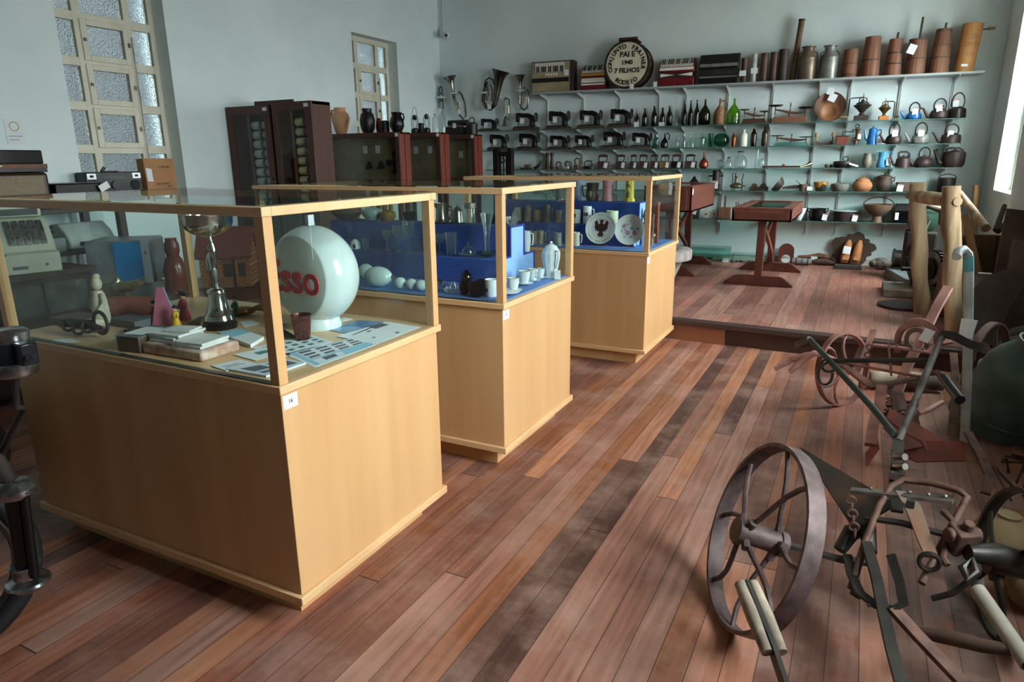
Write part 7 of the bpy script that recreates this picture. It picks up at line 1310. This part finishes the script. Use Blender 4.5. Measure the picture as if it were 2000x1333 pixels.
# frame: bow, cross bars, clevis
MB().tube([P(1662,1150,.72),P(1690,1060,.86),P(1716,990,.98),P(1740,950,1.06),P(1765,938,1.09),P(1820,944,1.06),P(1872,958,1.02),P(1890,972,1.0),P(1872,1005,.96),P(1800,1140,.76)], .011, n=10).build('bow_rod', RUST, t)
MB().tube([P(1662,958,1.04),P(1760,968,1.02),P(1862,980,.98)],1,flat=(.03,.010)).build('cross_bar', GREYI, t); MB().tube([P(1690,1012,.95),P(1760,1022,.92),P(1850,1046,.90)],1,flat=(.026,.010)).build('cross_bar', DKST, t)
rv = MB()
for x in (1700,1775,1812,1845): rv.ell(P(x,955+(x-1660)*.105,1.0)+Vector((0,0,.01)),(.008,.008,.006),8,5)
rv.build('rivets', GREYI, t)
st = MB(); st.tube([P(1765,962,1.04),P(1782,990,.96),P(1808,1060,.84),P(1820,1090,.78)],[1,.95,.8,.7],flat=(.05,.008)).build('strap_plate', mat('orange_grey_plate',(150,140,130),(140,92,66),rough=.4,metal=.6,sc=7), t); MB().box(P(1778,983,.955)-Vector((.011,.012,.011)),P(1778,983,.955)+Vector((.011,.004,.011))).build('square_hole', INK, t)
MB().ring(P(1815,1098,.775),.026,.007,'y',16,6).build('eye_ring', DKST, t)
MB().tube([P(1655,1085,.84),P(1662,1120,.76),P(1680,1160,.68),P(1715,1185,.62),P(1745,1190,.60),P(1765,1180,.62),P(1758,1140,.7),P(1740,1085,.8)],1,flat=(.026,.009)).build('clevis', DKST, t)
hm = MB()
for x, y in ((1697,1183),(1736,1190),(1748,1187)): hm.cyl(P(x,y,.618),P(x,y,.612),.006,n=8)
hm.build('clevis_holes', INK, t)
MB().tube([P(1692,1060,.85),P(1712,1130,.72),P(1726,1200,.58),P(1742,1270,.46),P(1762,1345,.36)],1,flat=(.03,.012)).build('draw_bar', DKST, t)
MB().tube([P(1745,1190,.60),P(1790,1240,.55),P(1890,1345,.45)],1,flat=(.035,.014)).build('skid_bar', RUST, t)
MB().tube([P(1640,1075,.9),P(1662,1040,.95),P(1695,1035,.95),P(1700,1080,.88)],[.02,.028,.03,.02],n=10).build('hub_casting', DKST, t); MB().tube([P(1668,1135,.75),P(1664,1160,.7),P(1676,1168,.7),P(1682,1150,.72)],.007,n=6).build('hook', RUST, t)
for i in range(6): MB().ring(P(1662+i*1.5,978+i*13,1.0-.02*i),.014,.004,'x' if i % 2 else 'y',12,5).build('chain_link', RUST, t)
MB().tube([P(1842,1000,.96),P(1862,1020,.92),P(1848,1060,.86),P(1842,1090,.82),P(1850,1105,.80)],.010,n=8).build('s_hook', RUST, t); c_ = P(1880,1050,.86); m = MB(); m.m = TR(*c_) @ RZ(.5) @ RX(.3); m.box((-.035,-.03,-.045),(.03,.03,.035)).cyl((-.05,0,.01),(.045,0,.01),.022,n=12).cyl((0,0,-.07),(0,0,.06),.016,n=10).build('coulter_casting', RUST, t, bev=.008)
# wooden hand grips nearest the camera
g0, g1 = P(1458,1140,.42), P(1512,1276,.26); d_ = (g1-g0); sd = Vector((cr.x,cr.y,cr.z))
MB().tube([g0-sd*.016,(g0+g1)/2-sd*.016,g1-sd*.016],[.017,.02,.016],n=10).build('wooden_grip', OLDW, t); MB().tube([g0+sd*.016,(g0+g1)/2+sd*.017,g1+sd*.018],[.017,.02,.016],n=10).build('wooden_grip', OLDW, t)
MB().tube([g0,(g0+g1)/2,g1,P(1535,1345,.18)],1,flat=(.012,.036)).build('grip_iron', DKST, t)
# ---- second wheel plough at the right edge, with a grey tube handle
wheel(t, Vector((1.92,.95,.228))-B, .225, -.1, .228, .035, DKST, 6, hub=.12, hr=.032)
MB().cyl(P(1908,1152,.72), P(2010,1300,.52), .021, n=16).build('tube_handle', mat('grey_beige_tube',(160,154,144),(132,126,116),rough=.4,sc=8), t); MB().cyl(P(2005,1294,.528), P(2030,1330,.48), .016, n=12).build('tube_core', DKST, t)
MB().tube([P(1796,1236,.62),P(1850,1245,.60),P(1920,1262,.57),P(1985,1272,.56)],[.016,.02,.018,.014],n=10).build('wooden_handle', WOODD, t)
MB().tube([P(1880,1110,.78),P(1900,1095,.8),P(1908,1120,.76),P(1892,1135,.74)],.012,n=8,close=True).build('shackle', DKST, t); MB().tube([P(1890,1080,.82),P(1950,1085,.86),P(1990,1095,.9)],[.024,.035,.03],n=12).build('axle_casting', DKST, t)
MB().tube([P(1900,1130,.76),P(1860,1160,.74),P(1820,1170,.74)],.009,n=7).build('rod', DKST, t)
# clay jars behind it
for (x, yb, r, Y, lab) in ((1948,1130,62,1.34,'round tan clay jar with a paper strip, behind the right wheel'),(2012,1215,52,1.12,'round grey-tan clay jar cut by the right edge')):
    c = aty(x, yb, Y); R = r/ppm(c); t = thing('clay_jar', label=lab, cat='jar', loc=(c.x, c.y, 0), group='clay jars on the floor'); MB().lathe([(R*.4,0),(R*.8,R*.35),(R,R*.9),(R*.85,R*1.4),(R*.45,R*1.75),(R*.3,R*1.8),(R*.32,R*1.9)],24).build('jar_body', mat('tan_jar',(140,120,90),(112,92,68),rough=.8,sc=6), t)
    if Y > 1: o = MB().tube([(-R*.7,-R*.3,R*1.50),(-R*.2,-R*.45,R*1.56),(R*.3,-R*.4,R*1.6)],1,flat=(.03,.002)).build('paper_strip', PAPER, t)
# ---- the reddish cultivator with a small wheel
t, P, B = mk('cultivator', 'pinkish red painted cultivator with a small wheel and blade', 'cultivator', (1.65, 2.55, 0))
wheel(t, Vector((1.405,2.929,.212))-B, -.622, .145, .212, .034, PINKI, 6, hub=.06, hr=.02, curve=.5, sr=.009)
for a, b_, c, d_ in (((1513,721,2.75),(1545,703,2.75),(1575,694,2.75),(1600,690,2.74)),((1542,727,2.7),(1570,702,2.7),(1590,690,2.7),(1610,694,2.7))): MB().tube([P(*a),P(*b_),P(*c),P(*d_)],[.014,.018,.017,.014],n=10).build('handle_tip', mat('pink_white_handle',(206,170,164),(168,118,108),rough=.7,sc=8), t)
MB().tube([P(1604,692,2.72),P(1650,715,2.6),P(1692,748,2.5),P(1702,756,2.48)],1,flat=(.05,.014)).build('side_beam', PINKI, t); MB().tube([P(1700,758,2.46),P(1750,748,2.46),P(1815,735,2.46)],1,flat=(.045,.014)).build('cross_beam', mat('brown_red_iron',(104,72,62),(78,54,48),rough=.6,sc=10), t)
MB().cyl(P(1632,706,2.62), P(1805,738,2.42), .008, n=8).build('tie_rod', PINKI, t)
MB().tube([P(1852,562,2.95),P(1830,600,2.85),P(1806,650,2.75),P(1770,720,2.6),P(1745,790,2.5)],1,flat=(.045,.022)).build('wooden_beam', mat('pink_beam',(190,146,138),(150,104,96),rough=.7,sc=6), t)
def arch(nm, cx, y0, y1, w, Y, tk, m):
    R1 = [P(cx-w, y1, Y)]+[P(cx+w*math.cos(a_), y0+w-w*math.sin(a_), Y) for a_ in [PI-PI*i/12 for i in range(13)]]+[P(cx+w, y1, Y)]; w2 = w-tk
    R2 = [P(cx-w2, y1, Y)]+[P(cx+w2*math.cos(a_), y0+w-w2*math.sin(a_), Y) for a_ in [PI-PI*i/12 for i in range(13)]]+[P(cx+w2, y1, Y)]; k_ = len(R1); th = Vector((0,.010,0)); o_ = MB(); vs = R1+R2+[v+th for v in R1]+[v+th for v in R2]; fs = []
    for i in range(k_-1): fs += [(i,i+1,k_+i+1,k_+i),(2*k_+i,3*k_+i,3*k_+i+1,2*k_+i+1),(i,2*k_+i,2*k_+i+1,i+1),(k_+i,k_+i+1,3*k_+i+1,3*k_+i)]
    o_.add(vs, fs+[(0,k_,3*k_,2*k_),(k_-1,3*k_-1,4*k_-1,2*k_-1)]); return o_.build(nm, m, t)
arch('outer_arch',1792,622,690,46,2.70,14,PINKI); arch('inner_arch',1790,640,688,24,2.64,9,RUST)
MB().tube([P(1705,674,2.6),P(1760,680,2.58),P(1822,690,2.55)],1,flat=(.04,.010)).build('bolt_bar', PINKI, t); MB().tube([P(1735,668,2.58),P(1738,700,2.56),P(1741,735,2.54)],1,flat=(.018,.010)).build('upright_bar', PINKI, t)
bv = MB()
for x in (1752,1780,1803): bv.ell(P(x,676+(x-1752)*.12,2.56),(.008,.008,.006),8,5)
bv.build('bolts', RUST, t)
MB().tube([P(1706,645,2.85),P(1690,690,2.7),P(1672,730,2.6)],1,flat=(.03,.008)).build('flat_bar', PINKI, t); MB().tube([P(1682,680,2.7),P(1672,705,2.65),P(1660,715,2.6)],1,flat=(.028,.012)).build('flat_bar', RUST, t)
for i in range(5): MB().ring(P(1698-i*2,678+i*8,2.62),.013,.004,'x' if i % 2 else 'y',12,5).build('chain_link', RUST, t)
MB().tube([P(1808,690,2.55),P(1836,672,2.6),P(1858,668,2.62)],1,flat=(.03,.010)).build('brace', PINKI, t)
# standard, mouldboard and share
MB().tube([P(1722,755,2.42),P(1718,790,2.35),P(1706,830,2.25),P(1700,870,2.15)],1,flat=(.05,.03)).build('standard', PINKI, t)
MB().tube([P(1735,762,2.45),P(1752,770,2.42),P(1757,800,2.38)],1,flat=(.08,.008)).build('curved_plate', RUST, t)
def slab(par, nm, pts, th, m):
    n_ = (pts[1]-pts[0]).cross(pts[2]-pts[0]).normalized()*th; k_ = len(pts); b = MB(); b.add(pts+[p+n_ for p in pts],[tuple(range(k_))[::-1],tuple(range(k_,2*k_))]+[(i,(i+1)%k_,k_+(i+1)%k_,k_+i) for i in range(k_)]); return b.build(nm, m, par)
slab(t,'mouldboard',[P(1738,797,2.30),P(1852,863,2.20),P(1768,880,2.12),P(1725,835,2.2)],.008,REDI)
slab(t,'share',[P(1760,862,2.18),P(1882,862,2.18),P(1884,900,2.10),P(1790,902,2.10),P(1740,880,2.15)],.01,REDI)
MB().tube([P(1730,818,2.2),P(1770,846,2.13),P(1800,862,2.1),P(1810,880,2.08)],.009,n=8).build('raised_rib', REDI, t)
slab(t,'land_side',[P(1712,858,2.2),P(1690,885,2.12),P(1692,914,2.06),P(1702,900,2.08),P(1716,880,2.14)],.012,REDI)
MB().cyl(P(1842,738,2.3), P(1875,782,2.1), .022, n=14).build('black_grip', mat('black_rubber',(24,28,32),rough=.3), t); MB().tube([P(1842,738,2.3),P(1830,728,2.35),P(1812,730,2.38)],.014,n=8).build('grip_arm', RUST, t)
o = MB().box((-.024,-.002,-.036),(.024,0,.036)).build('paper_tag', PAPER, t); o.location = P(1810,656,2.60); o.rotation_euler = (.2,.35,0)
# further tines lying behind the grip
for i, (a, b_, c) in enumerate((((1862,690,2.7),(1868,760,2.55),(1858,850,2.4)),((1780,790,2.6),(1792,840,2.5),(1800,880,2.42)))): MB().tube([P(*a),P(*b_),P(*c)],1,flat=(.035,.008)).build('tine', RUST, t)
t, P, B = mk('curved_handle', 'pinkish bent wooden lever lying behind the black grip', 'lever', (1.9,2.8,0)); MB().tube([P(1795,808,2.55),P(1815,800,2.6),P(1840,785,2.75)],[.012,.013,.011],n=8).build('lever', mat('pink_beam',(190,146,138)), t)
t, P, B = mk('iron_tine', 'long rusty iron tine curving down to the floor at right', 'tine', (2.0,2.0,0)); MB().tube([P(1890,845,2.2),P(1915,890,2.05),P(1932,930,1.95),P(1925,965,1.85)],1,flat=(.035,.012)).build('tine', RUST, t)
# ---- tall hooked pipe
t, P, B = mk('hooked_pipe', 'tall pale grey pipe with a hooked top and white tag', 'pipe', (1.985,2.52,0)); MB().tube([P(1868,502,2.42),P(1872,492,2.45),P(1882,488,2.48),P(1890,496,2.5),P(1892,520,2.5),P(1891,640,2.5),P(1888,760,2.5),P(1884,862,2.52)],.021,n=14).build('pipe', LTST, t); o = MB().tube([P(1877,626,2.44)+Vector((0,0,-.035)),P(1892,628,2.43)+Vector((0,0,-.035)),P(1906,630,2.45)+Vector((0,0,-.035))],1,flat=(.002,.09),up=(0,0,1)).build('paper_tag', PAPER, t)
MB().tube([P(1891,500,2.5),P(1892,530,2.5)],.0225,n=14,cap=False).build('blue_band', mat('teal_paint',(84,150,160),rough=.4), t)
# ---- grey-green tub lying tilted
t = thing('metal_tub', 'large grey-green metal tub tilted by the right wall', 'tub', (2.17, 2.75, 0)); m = MB(); m.m = TR(-.02,0,.19) @ RX(.22) @ RY(.30); m.lathe([(.001,-.14),(.19,-.14),(.195,-.10),(.175,.20),(.15,.26),(.10,.33),(.105,.36),(.095,.36),(.09,.33),(.14,.25),(.17,.1),(.001,-.1)],28).build('tub_body', mat('grey_green_metal',(84,104,98),(62,76,72),rough=.55,metal=.3,sc=7), t); m2 = MB(); m2.m = m.m; m2.ring((0,0,.14),.181,.006,'z',28,5).ring((0,0,-.06),.193,.006,'z',28,5).build('hoop', mat('grey_green_metal',(84,104,98)), t)
# things between the tub and the wall
DARKM = mat('dark_rusty_iron',(54,44,40),(36,30,28),rough=.7,metal=.2,sc=12,bump=.2); DARKW = wood('dark_plank',(76,58,46),(50,38,32),rough=.75)
t, P, B = mk('millstone', 'pale rimmed old grinding wheel on the raised floor', 'grindstone', (2.26,4.60,PZ)); m = MB(); m.m = TR(0,0,.212) @ RZ(-.35) @ RX(PI/2-.12); m.lathe([(.04,-.06),(.20,-.06),(.205,-.05),(.205,.05),(.20,.06),(.04,.06)],32).build('stone', mat('grindstone_grey',(128,118,102),(92,84,74),rough=.85,sc=9), t); MB().tube([(-.12,.02,.0),(0,-.02,.212),(.12,.02,0)],.018,n=8).build('stand', DARKW, t); MB().box((-.05,-.05,.419),(.03,-.0,.423)).build('paper_tag', PAPER, t)
t, P, B = mk('iron_disc', 'large dark iron disc blade leaning at the right edge', 'disc', (2.36,4.05,PZ)); m = MB(); m.m = TR(0,0,.27) @ RZ(-.5) @ RX(PI/2-.2); m.lathe([(.001,-.03),(.15,-.02),(.26,.02),(.265,.026),(.15,-.01),(.001,-.02)],32).build('disc', DARKM, t); MB().tube([(-.08,.0,.0),(-.02,-.05,.3),(.03,-.04,.42)],.012,n=6).build('rod', DARKM, t)
t, P, B = mk('wooden_trough', 'broad dark wooden trough standing on end by the right wall', 'trough', (2.31,5.52,PZ)); m = MB(); m.box((-.19,-.15,0),(-.13,.15,.605)).box((.14,-.15,0),(.2,.15,.60)); m.box((-.13,.09,0),(.14,.15,.60)); m.build('trough_body', wood('trough_brown',(140,106,80),(100,74,56),rough=.75), t, bev=.01)
for i, (a, b_, c, lab) in enumerate(((1986,408,4.92,'wide dark plank leaning beside the right window'),(2000,470,4.45,'second dark plank leaning nearer the right edge'))):
    top = aty(a, b_, c); t = thing('leaning_plank', lab, 'plank', (top.x-.0, c, PZ), group='planks by the right wall'); dz = top.z-PZ; MB().hexa([(-.09,-.15,0),(.10,-.15,0),(.10,-.11,0),(-.09,-.11,0),(-.06,0,dz),(.12,0,dz-.02),(.12,.04,dz-.02),(-.06,.04,dz)]).build('plank', DARKW, t, bev=.004)
def pole(label, a, b_, r, m):
    pb = aty(*b_); pt = aty(*a); d = (pb-pt); 
    if pb.z > PZ: pb = pt+d*((pt.z-PZ-.0)/(-d.z)) if d.z < 0 else pb
    t = thing('wooden_pole', label, 'pole', (pb.x, pb.y, PZ), group='poles leaning in the right corner'); MB().tube([pb-pb+Vector((0,0,.0)), (pt-Vector((pb.x,pb.y,PZ)))*.5, pt-Vector((pb.x,pb.y,PZ))],[r,r*.95,r*.85],n=10).build('pole', m, t); return t
pole('upright pale pole in the far right corner',(1907,362,7.3),(1903,430,7.25),.035,WOODL)
def pole2(label, T, Bm, r, m):
    t = thing('wooden_pole', label, 'pole', Bm, group='poles leaning in the right corner'); D = T-Bm; MB().tube([Vector((0,0,0)), D*.5, D],[r,r*.95,r*.85],n=10).build('pole', m, t)
pole2('thick pale pole slanting down right from behind the log frame', aty(1874,378,6.4), aty(1926,446,5.58), .036, LOG); pole2('slanting round handle in front of the wooden trough', aty(1884,420,5.45), Vector((2.40,5.2,PZ+.012)), .033, WOODL)
pole2('dark stick slanting toward the right window', aty(1962,402,5.95), aty(1945,450,5.66), .022, DARKW); pole2('second dark stick below the window leaning right', aty(1985,420,5.7), aty(1948,452,5.5), .026, DARKW)
# machine with the toothed ring behind the log frame
GREENP = mat('dark_green_paint',(40,74,58),(30,52,42),rough=.45,sc=8)
t, P, B = mk('chaff_cutter', 'iron machine with a pale toothed ring behind the log posts', 'machine', (1.98,6.02,PZ)); c = P(1826,525,5.9); m = MB(); m.m = TR(*c) @ RZ(.45); m.cyl((-.035,0,0),(.035,0,0),.15,n=36).build('ring_gear', mat('pale_gear',(160,154,148),(110,104,100),rough=.5,metal=.4,sc=9), t)
tb = MB(); tb.m = m.m
for i in range(28): a = 2*PI*i/28; tb.m = TR(*c) @ RZ(.45) @ RX(a); tb.cbox((0,0,.158),(.06,.016,.024))
tb.build('gear_teeth', IRON, t); m = MB(); m.m = TR(*c) @ RZ(.45); m.cyl((-.3,0,0),(.2,0,0),.02,n=10).cyl((-.06,0,0),(-.035,0,0),.10,n=24).build('shaft', IRON, t)
MB().cbox(P(1795,520,6.0)+Vector((0,.05,-.02)),(.16,.22,.2)).build('green_motor', GREENP, t, bev=.03); fw2 = MB(); fw2.m = TR(*P(1782,505,6.0)) @ RZ(.3); fw2.ring((0,0,0),.14,.014,'x',28,6).cyl((-.02,0,0),(.02,0,0),.03,n=10); fw2.tube([(0,-.13,0),(0,.13,0)],.01,n=6).tube([(0,0,-.13),(0,0,.13)],.01,n=6).build('fly_wheel', IRON, t)
q0 = P(1800,560,5.9); MB().box((-.32,-.35,0),(.2,.15,.07)).build('base_frame', mat('pale_base',(150,146,130),(96,92,84),rough=.7,sc=6), t, bev=.006); MB().box((-.1,-.1,.07),(.06,.08,.24)).build('bearing_block', IRON, t, bev=.01)
t, P, B = mk('milk_separator', 'dark upright machine with pale arm between the log posts', 'machine', (1.98,6.9,PZ)); MB().box((-.14,-.14,0),(.14,.14,.5)).build('body', DARKM, t, bev=.02); MB().lathe([(.10,.5),(.14,.56),(.13,.68),(.05,.72)],18).build('bowl', GREENP, t); MB().tube([(-.12,-.1,.74),(.02,-.12,.77),(.16,-.1,.73)],.022,n=8).build('arm', OLDW, t); MB().tube([(-.05,-.16,.3),(.02,-.18,.5),(.05,-.16,.62)],.008,n=6).build('cord', OLDW, t)
t, P, B = mk('red_machine', 'rusty orange machine body behind the right log post', 'machine', (2.13,5.08,PZ)); m = MB(); m.hexa([(-.12,-.12,0),(.12,-.12,0),(.12,.12,0),(-.12,.12,0),(-.10,-.10,.42),(.08,-.10,.42),(.08,.1,.42),(-.10,.1,.42)]); m.build('body', mat('rust_orange',(124,76,56),(84,54,44),rough=.7,sc=6), t, bev=.02); MB().cyl((-.02,-.01,.42),(-.02,-.01,.5),.05,n=14).build('spout', LTST, t)
t, P, B = mk('iron_plate_stack', 'low round iron plate at the foot of the left log post', 'iron plate', (1.93,4.75,PZ)); MB().lathe([(.18,0),(.19,.02),(.13,.035),(.001,.045)],24).build('plate', DARKM, t); t.location.x = 1.80; t.location.y = 5.25
# boards, jars and saddlery low along the right wall
t = thing('saddle', 'dark heap of harness leather at the step by the right wall', 'harness', (2.37,3.60,0)); m = MB(); m.ell((0,0,.18),(.17,.19,.18),16,10); m.ell((.02,.1,.3),(.12,.12,.10),12,8); m.build('harness', mat('black_leather',(34,32,32),(50,46,44),rough=.5,sc=6,bump=.2), t); MB().box((-.10,-.16,.335),(.0,-.09,.337)).build('paper_tag', PAPER, t)
t = thing('cart_wheel', 'wooden cart wheel rim standing behind the hooked pipe', 'wheel', (2.13,3.20,0)); wheel(t, Vector((0,0,.25)), -.5, .0, .25, .04, WOODD, 6, hub=.1, hr=.03, curve=.05, sr=.011)
t = thing('root_pile', 'tangled dark roots and wire on the floor by the right wall', 'wire heap', (2.28,2.0,0)); t['kind'] = 'stuff'; rd = random.Random(3); m = MB()
for i in range(26):
    a = rd.uniform(0,6.28); r_ = rd.uniform(.05,.2); p0 = Vector((r_*math.cos(a), r_*1.8*math.sin(a), rd.uniform(.01,.05))); m.tube([p0, p0+Vector((rd.uniform(-.1,.1),rd.uniform(-.15,.15),rd.uniform(.02,.10))), p0+Vector((rd.uniform(-.16,.16),rd.uniform(-.2,.2),rd.uniform(.0,.05)))],.006,n=5)
m.build('roots', WOODD, t)
t = thing('chain_heap', 'heap of rusty chain on the floor behind the cultivator', 'chain', (1.72,2.95,0)); t['kind'] = 'stuff'; m = MB()
for i in range(60): m.m = TR(rd.gauss(0,.05), rd.gauss(0,.07), .012+abs(rd.gauss(0,.02))) @ RZ(rd.uniform(0,6)) @ RX(rd.uniform(0,1.5)); m.ring((0,0,0),.018,.0045,'z',10,5)
m.m = None; m.build('links', RUST, t)
t, P, B = mk('white_log', 'pale peeled log lying behind the cultivator arches', 'log', (1.76,3.36,0)); MB().tube([(-.2,-.05,.06),(0,0,.065),(.2,.05,.06)],[.05,.058,.05],n=12).build('log_body', OLDW, t)
